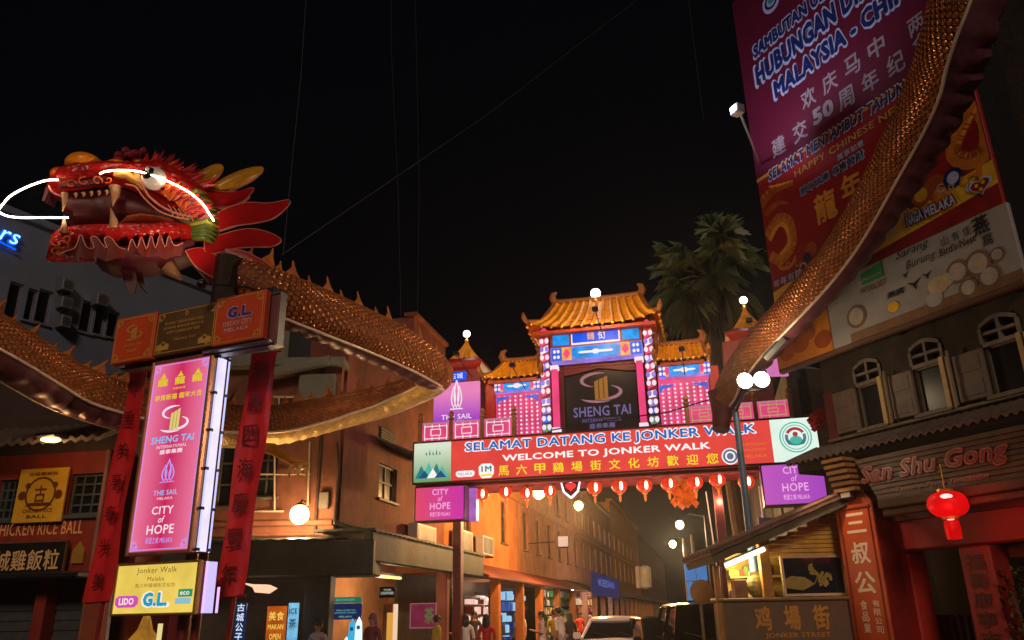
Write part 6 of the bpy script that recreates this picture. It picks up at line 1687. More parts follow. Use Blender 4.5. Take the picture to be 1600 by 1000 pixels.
# ------------------------------------------------------------------ stall with lean-to tiled roof
st = thing('roadside_stall', 'lit roadside stall with sloping tiled roof and glazed side beside the orange pillar', 'stall', PT.w(0, 0, .8))
X = lambda px, py, d=0: PT.at(px, py, d)
ctz = X(1225, 934)[1]; cx0 = X(1126, 960)[0]; cx1 = X(1328, 960)[0]
b = MB(PT.M); b.bbox(cx0, cx1, 0, .5, 0, ctz - .05, .02); ctr = b.build('counter', pbr('counter_bronze', (.13, .085, .045), .5, var=.2), st)
b = MB(PT.M); b.bbox(cx0 - .04, cx1 + .04, -.04, .55, ctz - .048, ctz + .01, .015); b.build('counter_top', pbr('counter_top_wood', (.22, .14, .06), .5), st)
l = MB(PT.M); x0 = X(1178, 955)[0]; x1 = X(1295, 955)[0]
for k, s in enumerate('鸡場街'):
    a = x0 + (x1 - x0) * (k * .39); l.text(s, a, a + (x1 - x0) * .22, X(1225, 985)[1], X(1225, 946)[1], -.006, .03)
l.text('JONKER STREET', X(1196, 990)[0], X(1298, 990)[0], X(1250, 998)[1], X(1250, 988)[1], -.006, .02)
l.build('lettering', pbr('letter_ochre', (.55, .26, .04), .4, .3), ctr)
# roof slab: slopes up to the right
pL, pR = X(1112, 868, -.35), X(1318, 778, -.35)
ra, rb = V((pL[0], 0, pL[1])), V((pR[0] + .2, 0, pR[1] + .2 * (pR[1] - pL[1]) / (pR[0] - pL[0])))
dz = V((-(rb.z - ra.z), 0, rb.x - ra.x)).normalized()
b = MB(PT.M)
n = 12
for k in range(n):     # rows of pan tiles, each course stepped over the one below
    a = ra.lerp(rb, k / n); e = ra.lerp(rb, (k + 1.08) / n)
    th = .05; o_ = dz * (.012 * (1 if k % 2 else .4)); o2 = dz * .03
    b.add([tuple(a + o_ + V((0, -.35, 0))), tuple(e + o_ + o2 * .0 + V((0, -.35, 0))), tuple(e + o_ + V((0, 2.4, 0))), tuple(a + o_ + V((0, 2.4, 0))), tuple(a + o_ + dz * th + V((0, -.35, 0))), tuple(e + dz * th + V((0, -.35, 0))), tuple(e + dz * th + V((0, 2.4, 0))), tuple(a + o_ + dz * th + V((0, 2.4, 0)))],
          [(0, 3, 2, 1), (4, 5, 6, 7), (0, 1, 5, 4), (1, 2, 6, 5), (2, 3, 7, 6), (3, 0, 4, 7)])
for j in range(9):
    y = -.32 + j * .33; b.tube([tuple(ra + dz * .09 + V((0, y, 0))), tuple(rb + dz * .09 + V((0, y, 0)))], .045, 7)
b.build('tile_roof', pbr('stall_roof_tile', (.17, .10, .07), .75, var=.4, scale=4, bump=.3), st)
b = MB(PT.M); q = dz * -.13
b.add([tuple(ra + q + V((0, -.3, 0))), tuple(rb + q + V((0, -.3, 0))), tuple(rb + V((0, -.3, -.005))), tuple(ra + V((0, -.3, -.005))), tuple(ra + q + V((0, 2.2, 0))), tuple(rb + q + V((0, 2.2, 0))), tuple(rb + V((0, 2.2, -.005))), tuple(ra + V((0, 2.2, -.005)))],
      [(0, 1, 2, 3), (4, 7, 6, 5), (0, 4, 5, 1), (3, 2, 6, 7), (0, 3, 7, 4), (1, 5, 6, 2)])
b.build('roof_board', pbr('eave_olive', (.10, .085, .05), .7, var=.3), st)
b = MB(PT.M)
x = X(1121, 900)[0]; b.bbox(x - .05, x + .05, .0, .12, 0, ra.z - .15, .01)
x = X(1202, 905)[0]; b.bbox(x - .09, x + .09, .1, .26, ctz + .011, ra.lerp(rb, .45).z - .14, .01)
b.build('post', pbr('post_amber_wood', (.40, .18, .03), .5, var=.3, scale=6), st)
# slatted gable above the glazing
b = MB(PT.M); xg0, xg1 = X(1200, 870, .3)[0], X(1322, 850, .3)[0]; zg0 = X(1260, 870, .3)[1]
zlo = lambda x: ra.z + (rb.z - ra.z) * (x - ra.x) / (rb.x - ra.x) - .16
k = 0; z = zg0
while z < zlo(xg1):
    z2 = z + .075
    xs_ = ra.x + (z2 + .16 - ra.z) / (rb.z - ra.z) * (rb.x - ra.x)
    a = max(xg0, xs_)
    if a < xg1 - .05: b.bbox(a, xg1, .3 - .012 * (k % 2), .36, z, z2 - .008, .008)
    z = z2; k += 1
b.build('slat_gable', pbr('slat_yellow_wood', (.62, .38, .05), .5, var=.3, scale=3), st)
x0, x1, z0, z1 = PT.R(1221, 868, 1320, 931, d=.28)
b = MB(PT.M); t_ = .04
b.box(x0, x0 + t_, .22, .3, z0, z1); b.box(x1 - t_, x1, .22, .3, z0, z1); b.box(x0 + t_, x1 - t_, .221, .3, z1 - t_, z1); b.box(x0 + t_, x1 - t_, .221, .3, z0, z0 + t_)
fr_ = b.build('glazing_frame', pbr('frame_cream_gold', (.62, .48, .28), .45), st)
b = MB(PT.M); b.box(x0 + .02, x1 - .02, .26, .27, z0 + .02, z1 - .02); gl_ = b.build('pane', pbr('pane_ink_blue', (.012, .018, .03), .1, spec=.8), fr_)
b = MB(PT.M); W, H = x1 - x0, z1 - z0; rnd = random.Random(4)
b.prism([(x0 + W * .05, z0 + H * .2), (x0 + W * .3, z0 + H * .14), (x0 + W * .5, z0 + H * .3), (x0 + W * .36, z0 + H * .46), (x0 + W * .15, z0 + H * .5), (x0 + W * .04, z0 + H * .42)], .250, .258)
b.tube([(x0 + W * .3, .25, z0 + H * .15), (x0 + W * .5, .25, z0 + H * .3), (x0 + W * .58, .25, z0 + H * .55)], .012, 5)
for (cx, cz, rr) in ((.47, .66, .07), (.52, .58, .05), (.62, .42, .09), (.7, .48, .08), (.66, .3, .07), (.58, .34, .06)):
    for q in range(12): a = rnd.uniform(0, 6.28); r2 = rnd.random() * rr * W; disc(b, x0 + W * cx + r2 * math.cos(a), z0 + H * cz + r2 * math.sin(a), .03, .249 - q * .0004, 7)
b.build('tree_decal', pbr('decal_olive_gold', (.34, .27, .05), .5, var=.3, scale=10), gl_)
# shelf of packets behind the counter
x0, x1, z0, z1 = PT.R(1140, 872, 1204, 931, d=.85); rnd = random.Random(12)
b = MB(PT.M); b.box(x0, x1 + .3, 1.05, 1.1, 0, z1 + .1); b.box(x0, x1 + .3, .8, 1.05, (z0 + z1) / 2 - .02, (z0 + z1) / 2 + .02); b.build('display_shelf', pbr('shelf_ochre', (.40, .24, .05), .6, var=.4, scale=5), st)
for k in range(16):
    xx = x0 + (x1 - x0) * (k % 8 + .5) / 8; zz = (z0 + z1) / 2 + .02 if k // 8 else ctz + .01; h = rnd.uniform(.10, .2); b = MB(PT.M); b.bbox(xx - .05, xx + .045, .84, .98, zz, zz + h, .015)
    b.build('packet', pbr(*rnd.choice((('packet_green', (.12, .2, .04)), ('packet_yellow', (.6, .42, .06)), ('packet_red', (.4, .05, .03)), ('packet_tan', (.4, .28, .12)), ('packet_violet', (.12, .05, .16))))), st)
# back wall inside and goods
b = MB(PT.M); b.box(cx0 + .75, xg1, 1.7, 1.8, 0, ra.z - .1); b.build('stall_back', pbr('stall_back_yellow', (.42, .26, .04), .6, var=.3), st)
x0, z0 = X(1130, 885, .15); x1, z1 = X(1193, 858, .15)
tb2 = thing('fluorescent_tube', 'bright slanting white fluorescent tube under the stall eave', 'lamp', PT.w(x0, z0, .1))
b = MB(PT.M); b.tube([(x0, .1, z0), (x1, .1, z1)], .035, 8); b.build('tube', glow('fluor_white', (1, .93, .8, 1), 7), tb2)
b = MB(PT.M); b.tube([(x0 - .05, .1, z0 + .05), (x1 + .55, .1, z1 + .05 + .55 * (z1 - z0) / (x1 - x0))], .02, 6); b.ball(x0 - .01, .1, z0, .045, n=8, m=6); b.build('batten', M_cream, tb2)
lamp('tube_glow', PT.w((x0 + x1) / 2, (z0 + z1) / 2 - .12, .35), 85, (1, .74, .32), tb2, .25)
for k, (px0, py0, px1, py1, mt, nm, lb) in enumerate(((1146, 906, 1166, 931, pbr('crate_umber', (.2, .09, .04), .6), 'carton', 'small brown carton standing on the stall counter'), (1166, 898, 1198, 931, pbr('bag_olive', (.26, .2, .06), .6, var=.5, scale=12), 'snack_bag', 'bulging olive snack bag on the stall counter'))):
    x0, x1, z0, z1 = PT.R(px0, py0, px1, py1, d=.3); b = MB(PT.M)
    if k == 0: b.bbox(x0, x1, .2, .45, ctz + .012, z1, .01); b.box(x0, x1, .19, .199, (ctz + z1) / 2, (ctz + z1) / 2 + .03)
    else: b.ball((x0 + x1) / 2, .33, (ctz + z1) / 2 + .01, (x1 - x0) / 2, .12, (z1 - ctz) / 2, 12, 8); b.box((x0 + x1) / 2 - .1, (x0 + x1) / 2 + .1, .3, .36, z1 - .02, z1 + .05)
    tag(b.build(nm, mt), lb, 'goods')

# ------------------------------------------------------------------ the tall billboard over the shop
DB = -.45
A = lambda px, py: PS.at(px, py, DB)
bL = (A(1150, 0)[0] + A(1212, 560)[0]) / 2; bR = (A(1592, 445)[0] + A(1560, 250)[0]) / 2
zw0 = A(1440, 497)[1]; zw1 = (A(1340, 424)[1] + A(1570, 316)[1]) / 2; zg = (A(1190, 278)[1] + A(1400, 143)[1]) / 2
bb_ = thing('billboard', 'tall dim maroon billboard with blue and white lettering above the corner shop', 'billboard', PS.w((bL + bR) / 2, zw0, DB))
ZT = 15.6
def pb2(x0, x1, z0, z1, y, mb): mb.bbox(x0, x1, y, y + .08, z0, z1, .01)
b = MB(PS.M); pb2(bL, bR, zg, ZT, DB, b); up = b.build('upper_panel', pbr('panel_plum', (.115, .006, .034), .55, var=.12, scale=.8), bb_)
b = MB(PS.M); pb2(bL + .02, bR, zw1 + .004, zg - .004, DB, b); md = b.build('middle_panel', pbr('panel_crimson', (.32, .010, .016), .55, var=.12, scale=.8), bb_)
xo = A(1300, 520)[0]
b = MB(PS.M); pb2(xo, bR + .05, zw0, zw1, DB - .02, b); wt = b.build('white_panel', pbr('panel_white', (.34, .33, .32), .55, var=.1), bb_)
b = MB(PS.M); pb2(bL - .1, xo - .005, A(1250, 570)[1] , A(1250, 500)[1], DB - .03, b); og = b.build('orange_panel', pbr('panel_orange', (.65, .22, .02), .5, var=.25, scale=2), bb_)
b = MB(PS.M); b.box(bL - .1, xo - .01, DB + .0, DB + .1, zw0 + .2, zw1); b.bbox(bL - .05, bR + .05, DB - .08, DB + .02, zw0 - .1, zw0 - .004, .02); b.build('backing', pbr('backing_brown', (.12, .06, .03), .6), bb_)
b = MB(PS.M)
for x in (bL + .3, (bL + bR) / 2, bR - .3): b.box(x - .06, x + .06, DB + .1, 1.0, zw0, ZT)
for z in (zw0 + .5, zg, zg + 3, ZT - .4): b.box(bL, bR, DB + .082, DB + .16, z - .05, z + .05)
b.build('scaffold', M_dark, bb_)
def bt(t, lb_, rb_, lt_, mb, mi, bold=.03, out=None, ob=.08, y=DB - .008, shear=0):
    x0, z0 = A(*lb_); x1, z1 = A(*rb_); zt = A(*lt_)[1]; zb = (z0 + z1) / 2; h = zt - z0
    if out is not None:
        mb.mi = out; k = h * .13; mb.text(t, x0 - k, x1 + k, zb - k, zb + h + k, y, ob, shear)
    mb.mi = mi; mb.text(t, x0, x1, zb, zb + h, y - .008, bold, shear)
L = MB(PS.M)
bt('SAMBUTAN ULANG TAHUN', (1178, 82), (1412, -92), (1176, 62), L, 0, .055, 1, .115)
bt('HUBUNGAN DIPLOMATIK', (1183, 128), (1490, -104), (1180, 97), L, 0, .055, 1, .115)
bt('MALAYSIA - CHINA', (1212, 152), (1446, -20), (1209, 124), L, 0, .055, 1, .115)
x, z = A(1205, 2); L.mi = 1; disc(L, x, z, .27, DB - .008, 24, .3); L.mi = 0; ring(L, x, z, .14, .2, DB - .014, 20); L.mi = 4; disc(L, x + .02, z + .03, .1, DB - .016, 12)
def cjk(t, pa, pb, hpx, mi, bold=.02, y=DB - .008):
    """single characters strung between two pixels' wall positions"""
    (xa, za), (xb, zb) = A(*pa), A(*pb); n = len(t); s = (A(pa[0], pa[1] - hpx)[1] - za)
    zz = (za + zb) / 2
    for k, ch_ in enumerate(t):
        x = xa + (xb - xa) * k / max(1, n - 1); L.mi = mi; L.text(ch_, x - s * .42, x + s * .42, zz - s * .5, zz + s * .5, y, bold)
cjk('欢庆马中', (1263, 151), (1370, 76), 32, 2); cjk('两国', (1432, 40), (1470, 10), 32, 2)
cjk('建交', (1217, 230), (1250, 203), 32, 2); bt('50', (1273, 199), (1305, 175), (1270, 174), L, 2, .05); cjk('周年纪', (1322, 152), (1400, 100), 34, 2); cjk('念', (1440, 66), (1440, 66), 34, 2)
L.build('lettering', [pbr('ink_blue', (.010, .022, .15), .5), pbr('ink_pale_blue', (.48, .58, .88), .5), pbr('ink_silver', (.32, .29, .36), .5), M_gold, pbr('ink_teal', (.05, .3, .4), .5)], up)
L = MB(PS.M)
L.mi = 3; L.box(bL + .02, bR, DB - .012, DB - .004, zg - .02, zg + .06)
bt('SELAMAT MENYAMBUT TAHUN BARU', (1203, 284), (1470, 107), (1199, 270), L, 0, .03, 1, .06, shear=.15)
bt('HAPPY CHINESE NEW YEAR', (1243, 277), (1480, 128), (1241, 267), L, 3, .02)
bt('新年快樂 恭喜發財', (1252, 305), (1352, 248), (1250, 293), L, 0, .01, 1, .06)
bt('萬事如意', (1310, 252), (1351, 228), (1309, 242), L, 1, .01)
cjk('龍', (1290, 322), (1290, 322), 50, 5, .03, DB - .010); cjk('年大', (1330, 288), (1440, 232), 46, 5, .03, DB - .010); cjk('吉', (1450, 228), (1450, 228), 40, 5, .02, DB - .010)
# printed dragons: coiled bodies left and right
def printed(pts, w0, w1, mi, y):
    q = smooth_path([A(*p) for p in pts], 6); n = len(q); o = []; inn = []
    for i in range(n):
        a, b_ = q[max(i - 1, 0)], q[min(i + 1, n - 1)]; dx, dz_ = b_[0] - a[0], b_[1] - a[1]; l_ = math.hypot(dx, dz_) or 1; w_ = (w0 + (w1 - w0) * i / (n - 1)) / 2
        o.append((q[i][0] - dz_ / l_ * w_, y, q[i][1] + dx / l_ * w_)); inn.append((q[i][0] + dz_ / l_ * w_, y, q[i][1] - dx / l_ * w_))
    cl_ = lambda p: (min(max(p[0], bL + .03), bR - .03), p[1], p[2])
    L.mi = mi; L.add([cl_(p) for p in o + inn], [(i, i + 1, n + 1 + i, n + i) for i in range(n - 1)])
printed([(1200, 372), (1215, 345), (1232, 348), (1238, 380), (1222, 405), (1204, 400)], .30, .22, 6, DB - .006)
printed([(1203, 376), (1217, 352), (1229, 356), (1233, 380), (1220, 398)], .1, .1, 5, DB - .009)
printed([(1215, 400), (1220, 418), (1235, 416), (1244, 400)], .12, .05, 6, DB - .0065)
printed([(1188, 322), (1205, 300), (1222, 292), (1240, 286)], .28, .1, 7, DB - .006); printed([(1196, 335), (1216, 318), (1232, 318)], .2, .05, 7, DB - .0065); printed([(1202, 292), (1222, 288), (1236, 282)], .05, .02, 5, DB - .009)
printed([(1528, 150), (1500, 205), (1490, 240), (1512, 252), (1540, 236), (1544, 196), (1532, 165)], .26, .34, 6, DB - .006)
printed([(1528, 165), (1504, 212), (1498, 238), (1516, 243)], .07, .07, 5, DB - .009); printed([(1512, 250), (1530, 262), (1524, 285), (1510, 292)], .14, .05, 6, DB - .0065)
def ribs(pts, w0, w1, mi, y, n):
    """back plates printed across a coiled body"""
    q = smooth_path([A(*p) for p in pts], 8); L.mi = mi; m_ = len(q)
    for k in range(n):
        i = int((k + .5) / n * (m_ - 1)); a, b_ = q[max(i - 1, 0)], q[min(i + 1, m_ - 1)]; dx, dz_ = b_[0] - a[0], b_[1] - a[1]; l_ = math.hypot(dx, dz_) or 1; dx, dz_ = dx / l_, dz_ / l_; w_ = (w0 + (w1 - w0) * i / m_) / 2; c_ = q[i]
        L.add([(c_[0] - dz_ * w_, y, c_[1] + dx * w_), (c_[0] - dz_ * w_ * .2, y, c_[1] + dx * w_ * .2), (c_[0] - dz_ * w_ * .3 + dx * .025, y, c_[1] + dx * w_ * .3 + dz_ * .025), (c_[0] - dz_ * w_ * 1.18 + dx * .03, y, c_[1] + dx * w_ * 1.18 + dz_ * .03)] if bL + .06 < c_[0] - dz_ * w_ * 1.18 < bR - .06 and bL + .06 < c_[0] < bR - .06 else [], [(0, 1, 2, 3)] if bL + .06 < c_[0] - dz_ * w_ * 1.18 < bR - .06 and bL + .06 < c_[0] < bR - .06 else [])
ribs([(1200, 372), (1215, 345), (1232, 348), (1238, 380), (1222, 405), (1204, 400)], .30, .22, 7, DB - .011, 26)
ribs([(1528, 150), (1500, 205), (1490, 240), (1512, 252), (1540, 236), (1544, 196), (1532, 165)], .26, .34, 7, DB - .011, 34)
ribs([(1188, 322), (1205, 300), (1222, 292), (1240, 286)], .28, .1, 8, DB - .011, 9)
rb_ = random.Random(3)
for k in range(26):   # curling cloud scrolls
    px, py = rb_.choice(((1262, 425), (1250, 440), (1405, 335), (1450, 318), (1480, 300), (1300, 395), (1516, 285), (1246, 410))); x, z = A(px + rb_.uniform(-16, 16), py + rb_.uniform(-9, 9)); r = rb_.uniform(.05, .12); L.mi = rb_.choice((1, 3, 6, 7, 8)); a0 = rb_.uniform(0, 360)
    ring(L, x, z, r * .72, r, DB - .016 - .0003 * k, 16, a0, a0 + 280)
# ground of yellow with clouds and rings along the foot of the middle panel
za, zb2 = zw1 + .02, zw1 + .55
L.mi = 8; L.add([(bL + .03, DB - .004, za), (bR, DB - .004, za), (bR, DB - .004, zb2 + .25), ((bL + bR) / 2 + .4, DB - .004, zb2 + .05), ((bL + bR) / 2, DB - .004, za + .2), (bL + .6, DB - .004, zb2 - .1), (bL + .03, DB - .004, za + .35)], [tuple(range(7))])
L.mi = 9; L.add([(bL + .03, DB - .007, za), (bR, DB - .007, za), (bR, DB - .007, za + .35), ((bL + bR) / 2, DB - .007, za + .15), (bL + .03, DB - .007, za + .1)], [tuple(range(5))])
for (px, py, r, mi) in ((1408, 322, .22, 0), (1408, 322, .15, 1), (1408, 322, .09, 0), (1440, 305, .2, 7), (1440, 305, .13, 8), (1462, 292, .22, 7), (1490, 278, .18, 0), (1490, 278, .11, 1), (1470, 305, .14, 6), (1268, 390, .16, 7), (1262, 402, .1, 0)):
    x, z = A(px, py); L.mi = mi; disc(L, x, z, r, DB - .009 - .0006 * (30 - r * 100) , 20)
bt('NAGA', (1420, 355), (1445, 343), (1418, 337), L, 1, .03, 0, .08, DB - .03); bt('MELAKA', (1448, 342), (1496, 318), (1446, 326), L, 1, .03, 9, .08, DB - .03)
bt('龍年吉', (1368, 386), (1408, 366), (1366, 372), L, 1, .01, None, .0, DB - .03); bt('年年有餘', (1212, 452), (1256, 430), (1211, 440), L, 1, .01, 9, .06, DB - .03)
x, z = A(1534, 292); hpts = [(x + .2 * math.sin(a) ** 3, z + .02 + .16 * (13 * math.cos(a) - 5 * math.cos(2 * a) - 2 * math.cos(3 * a) - math.cos(4 * a)) / 16) for a in [2 * math.pi * i / 28 for i in range(28)]]
L.mi = 1; L.prism(hpts, DB - .03, DB - .02); L.mi = 9; L.prism([(x + (p[0] - x) * .8, z + (p[1] - z) * .8) for p in hpts], DB - .036, DB - .031)
L.mi = 8
for q in ((-.06, .04), (.06, .05), (0, -.05)): disc(L, x + q[0], z + q[1], .035, DB - .04, 10)
L.build('lettering', [MATS['ink_blue'], MATS['ink_pale_blue'], MATS['ink_silver'], pbr('ink_gold', (.60, .32, .06), .5), MATS['ink_teal'], pbr('ink_amber', (.80, .36, .05), .5), pbr('ink_orange', (.62, .21, .025), .5, var=.3, scale=6), pbr('ink_russet', (.42, .09, .02), .5, var=.3), pbr('ink_yellow', (.80, .48, .03), .5), pbr('ink_red', (.24, .012, .012), .5)], md)
L = MB(PS.M)
bt('Sarang', (1404, 412), (1455, 386), (1402, 396), L, 0, .0, shear=.35, y=DB - .034); bt('Burung', (1420, 428), (1466, 403), (1418, 412), L, 0, .0, shear=.35, y=DB - .034)
cjk('山有佳', (1478, 378), (1512, 360), 15, 0, .0, DB - .034); cjk('燕', (1534, 352), (1534, 352), 32, 0, .02, DB - .034); cjk('窩', (1545, 374), (1545, 374), 20, 0, .01, DB - .034)
bt("Bird's Nest", (1472, 401), (1528, 378), (1470, 389), L, 0, .02, y=DB - .034)
x0, x1, z0, z1 = PS.R(1346, 415, 1382, 440, DB); L.mi = 1; L.prism([(x0, z0), (x1, z0), (x1, z1), ((x0 + x1) / 2, z1 - .05), (x0, z1 - .08)], DB - .034, DB - .03); L.mi = 2; L.text('PREMIUM', x0 + .04, x1 - .04, z0 + .05, z0 + .12, DB - .038, .01)
bt('NATURAL BEST', (1348, 462), (1388, 444), (1347, 452), L, 3, .02, y=DB - .034); bt('燕窝', (1390, 470), (1416, 456), (1389, 460), L, 0, y=DB - .034)
for (px, py, s) in ((1430, 444, 1), (1450, 430, .7), (1416, 430, .6)):   # swallows
    x, z = A(px, py); L.mi = 0; s *= .14; L.add([(x - s, DB - .034, z + s * .5), (x, DB - .034, z + s * .1), (x + s * 1.2, DB - .034, z + s * .6), (x + s * .3, DB - .034, z - s * .2), (x + s * .2, DB - .034, z - s * .9), (x - s * .15, DB - .034, z - s * .2)], [tuple(range(6))])
for (px, py, r) in ((1498, 425, .20), (1530, 412, .22), (1548, 432, .19), (1560, 398, .12), (1515, 450, .16), (1340, 495, .22)):
    x, z = A(px, py); L.mi = 3; disc(L, x, z, r, DB - .033 - r * .01); L.mi = 2; disc(L, x, z, r * .75, DB - .037 - r * .01); L.mi = 4; disc(L, x + r * .1, z - r * .1, r * .35, DB - .041 - r * .01, 10)
for (px, py, r, mi) in ((1468, 446, .2, 4), (1480, 438, .15, 4), (1462, 468, .16, 2), (1398, 480, .12, 5)): x, z = A(px, py); L.mi = mi; disc(L, x, z, r, DB - .0345 - r * .01, 14, r * .8)
L.mi = 3; x0, x1 = A(1330, 520)[0], bR + .04; L.box(x0, x1, DB - .033, DB - .03, zw0 + .01, zw0 + .18)
L.build('print', [pbr('ink_black', (.02, .02, .022), .5), pbr('ink_green', (.03, .28, .08), .5), pbr('ink_white', (.42, .41, .38), .5), pbr('ink_brown', (.22, .12, .06), .5), pbr('ink_beige', (.5, .4, .25), .5), pbr('ink_yellow', (0, 0, 0))], wt)
L = MB(PS.M); zo0, zo1 = A(1250, 570)[1], A(1250, 500)[1]; ho = zo1 - zo0
for k, (o, r, mi) in enumerate(((.15, .2, 0), (.42, .25, 1), (.62, .16, 0), (.85, .22, 1), (.3, .12, 2))): disc(L, bL + (xo - bL) * o, zo0 + ho * (.35 + .12 * (k % 3)), r, DB - .034 - k * .002, 14, r * .8)
L.mi = 3; L.text('美味', bL + (xo - bL) * .35, bL + (xo - bL) * .75, zo0 + ho * .55, zo0 + ho * .9, DB - .046, .02)
L.build('print', [MATS['ink_russet'], MATS['ink_yellow'], MATS['ink_white'], MATS['ink_brown']], og)
# small projector light on an arm at the billboard's left edge
x, z = PS.at(1152, 172, -2.2)
bf = thing('billboard_light', 'little projector lamp on an arm at the left edge of the maroon billboard', 'floodlight', PS.w(x, z, -2.2))
b = MB(PS.M); b.bbox(x - .12, x + .12, -2.3, -2.12, z - .1, z + .1, .02); b.tube([(x, -2.15, z), (bL + .1, DB + .1, z - .1)], .025, 6); b.build('housing', M_steel, bf)
lamp('projector', PS.w(x - .2, z + .1, -2.6), 150, (.90, .78, .92), bf, .1, spot=120, aim=PS.w(bL + 1.6, z + 1.2, DB))

# ------------------------------------------------------------------ sweeping dragon tail on the right
tl_ = thing('dragon_tail', 'gold scaled dragon tail sweeping up in front of the tall billboard', 'dragon', P(1130, 660, 15.8))
tp_ = smooth_path([tuple(P(px, py, Y)) + (r,) for px, py, Y, r in ((1130, 628, 16.2, .26), (1152, 592, 15.9, .34), (1187, 545, 15.2, .36), (1244, 484, 14.0, .37), (1314, 405, 12.9, .38), (1372, 318, 12.0, .42), (1424, 228, 11.1, .47), (1472, 130, 10.3, .50), (1504, 30, 9.6, .51), (1534, -110, 9.0, .50))], 9)
M_scale_ = M_scale
dragon_tube(tp_, tl_, 34, 60, M_belly, .085, 0, roll2=24)
b = MB(); p = P(1130, 630, 16.2); q = P(1126, 672, 16.1); b.tube([p + V((0, 0, .25)), p, (p + q) / 2, q], [.30, .27, .20, .17], 12); b.build('tail_stump', pbr('stump_maroon', (.16, .035, .03), .6, var=.3), tl_, smooth=True)
# support pole and floodlights
lp0 = P(1150, 650, 15.1)
pl_ = thing('lamp_post', 'blue grey lamp post carrying a pair of glaring floodlights', 'lamp post', (lp0.x, lp0.y, 0))
b = MB(); top = P(1148, 640, 15.1); ft = V((lp0.x, lp0.y, 0)); b.tube([ft, V((lp0.x, lp0.y, 2.5)), V((lp0.x, lp0.y, top.z))], [.085, .075, .06], 12); b.build('post', pbr('post_blue_grey', (.13, .22, .34), .45, .3), pl_, smooth=True)
b = MB(); b.lathe([(.22, 0), (.22, .05), (.13, .12), (.12, .4)], ft.x, ft.y, 0, 14); b.build('base', M_dark, pl_)
f1, f2 = P(1164, 595, 14.4), P(1190, 593, 14.3)
b = MB(); b.tube([V((lp0.x, lp0.y, top.z - .05)), f1 + V((0, .12, -.16)), f2 + V((.1, .12, -.16))], .03, 7); b.build('crossarm', M_dark, pl_)
for k, q in enumerate((f1, f2)):
    b = MB(Matrix.Translation(q)); b.lathe([(.04, .2), (.10, .12), (.15, .02), (.16, .0)], 0, 0, 0, 16, 'y'); hs = b.build('floodlight', M_dark, pl_)
    b = MB(); b.ball(q.x, q.y - .01, q.z, .145, .05, .145, 16, 9); b.build('lens', glow('flood_lens', (1, .88, .66, 1), 30), hs, smooth='all')
    lamp('flood', q + V((-.05, -.2, .05)), 330, (1, .68, .36), hs, .12, spot=150, aim=q + V((-.6, -.55, .55)))
    lamp('flood_spill', q + V((0, -.22, 0)), 26, (1, .72, .42), hs, .12)
q = P(1210, 545, 16.0); b = MB(); b.tube([P(1196, 560, 14.6), P(1226, 528, 14.3)], .08, 10); tag(b.build('clamp_bracket', M_steel), 'shiny steel clamp beneath the dragon tail above the floodlights', 'bracket')
p = P(1212, 570, 16.6); b = MB(); b.box(p.x - .2, p.x + .25, p.y, p.y + .05, p.z - .25, p.z + .3)
tag(b.build('pink_board', glow('board_pink_light', c(226, 120, 190), .8, False)), 'small pink lit board tucked between tail and orange panel', 'sign')

# ------------------------------------------------------------------ fan palm behind the gateway
pc = P(1108, 432, 25.5)
pt_ = thing('palm_tree', 'tall fan palm with drooping leaves behind the gateway roofs', 'tree', (pc.x, pc.y, 0))
b = MB(); n = 14
b.tube([(pc.x + .12 * math.sin(i * .5), pc.y, pc.z * i / n) for i in range(n + 1)], [.28 - .10 * i / n + (.02 if i % 2 else 0) for i in range(n + 1)], 10); b.build('trunk', pbr('palm_bark', (.12, .09, .06), .9, var=.4, bump=.5), pt_)
rnd = random.Random(21); b = MB(); s_ = MB()
for k in range(64):
    az = rnd.uniform(0, 2 * math.pi); el = rnd.uniform(-75, 80); d = V((math.cos(az) * math.cos(R_(el)), math.sin(az) * math.cos(R_(el)), math.sin(R_(el))))
    Ls = rnd.uniform(1.0, 1.9) * (1 if el > 0 else .85); o_ = pc + d * .1; hub = o_ + d * Ls + V((0, 0, -.12 * Ls))
    s_.tube([o_, o_.lerp(hub, .5) + V((0, 0, .08)), hub], [.03, .02, .015], 5)
    sd = d.cross(V((0, 0, 1))).normalized(); up = sd.cross(d).normalized()
    nl = 26; LR = rnd.uniform(.75, 1.15); b.mi = rnd.choice((0, 0, 1))
    for i in range(nl):
        a = R_(-115 + 230 * i / (nl - 1)); ld = (d * math.cos(a) + sd * math.sin(a)).normalized(); L_ = LR * (.75 + .25 * math.cos(a)) * rnd.uniform(.85, 1.1); wv = ld.cross(up).normalized() * .034
        m_ = hub + ld * L_ * .55 + up * .05; tip = hub + ld * L_ + V((0, 0, -.42 * L_ * rnd.uniform(.3, 1.8)))
        b.add([hub, m_ + wv, tip, m_ - wv], [(0, 1, 2), (0, 2, 3)])
for k in range(22):   # dry skirt
    az = rnd.uniform(0, 6.28); o_ = pc + V((0, 0, -.4)); d = V((math.cos(az) * .5, math.sin(az) * .5, -1)).normalized(); sd = d.cross(V((0, 0, 1))).normalized(); hub = o_ + d * rnd.uniform(.5, 1.6); b.mi = 2
    for i in range(9):
        a = R_(-60 + 120 * i / 8); ld = (d * math.cos(a) + sd * math.sin(a)); b.add([hub, hub + ld * .4 + sd * .04, hub + ld * rnd.uniform(.7, 1.0), hub + ld * .4 - sd * .04], [(0, 1, 2, 3)])
b.build('crown', [pbr('palm_leaf', (.10, .155, .07), .5, var=.3, scale=2), pbr('palm_leaf_old', (.12, .15, .07), .5, var=.3, scale=2), pbr('palm_dry', (.14, .11, .06), .7)], pt_); s_.build('leaf_stalk', pbr('palm_stalk', (.09, .10, .04), .5), pt_)

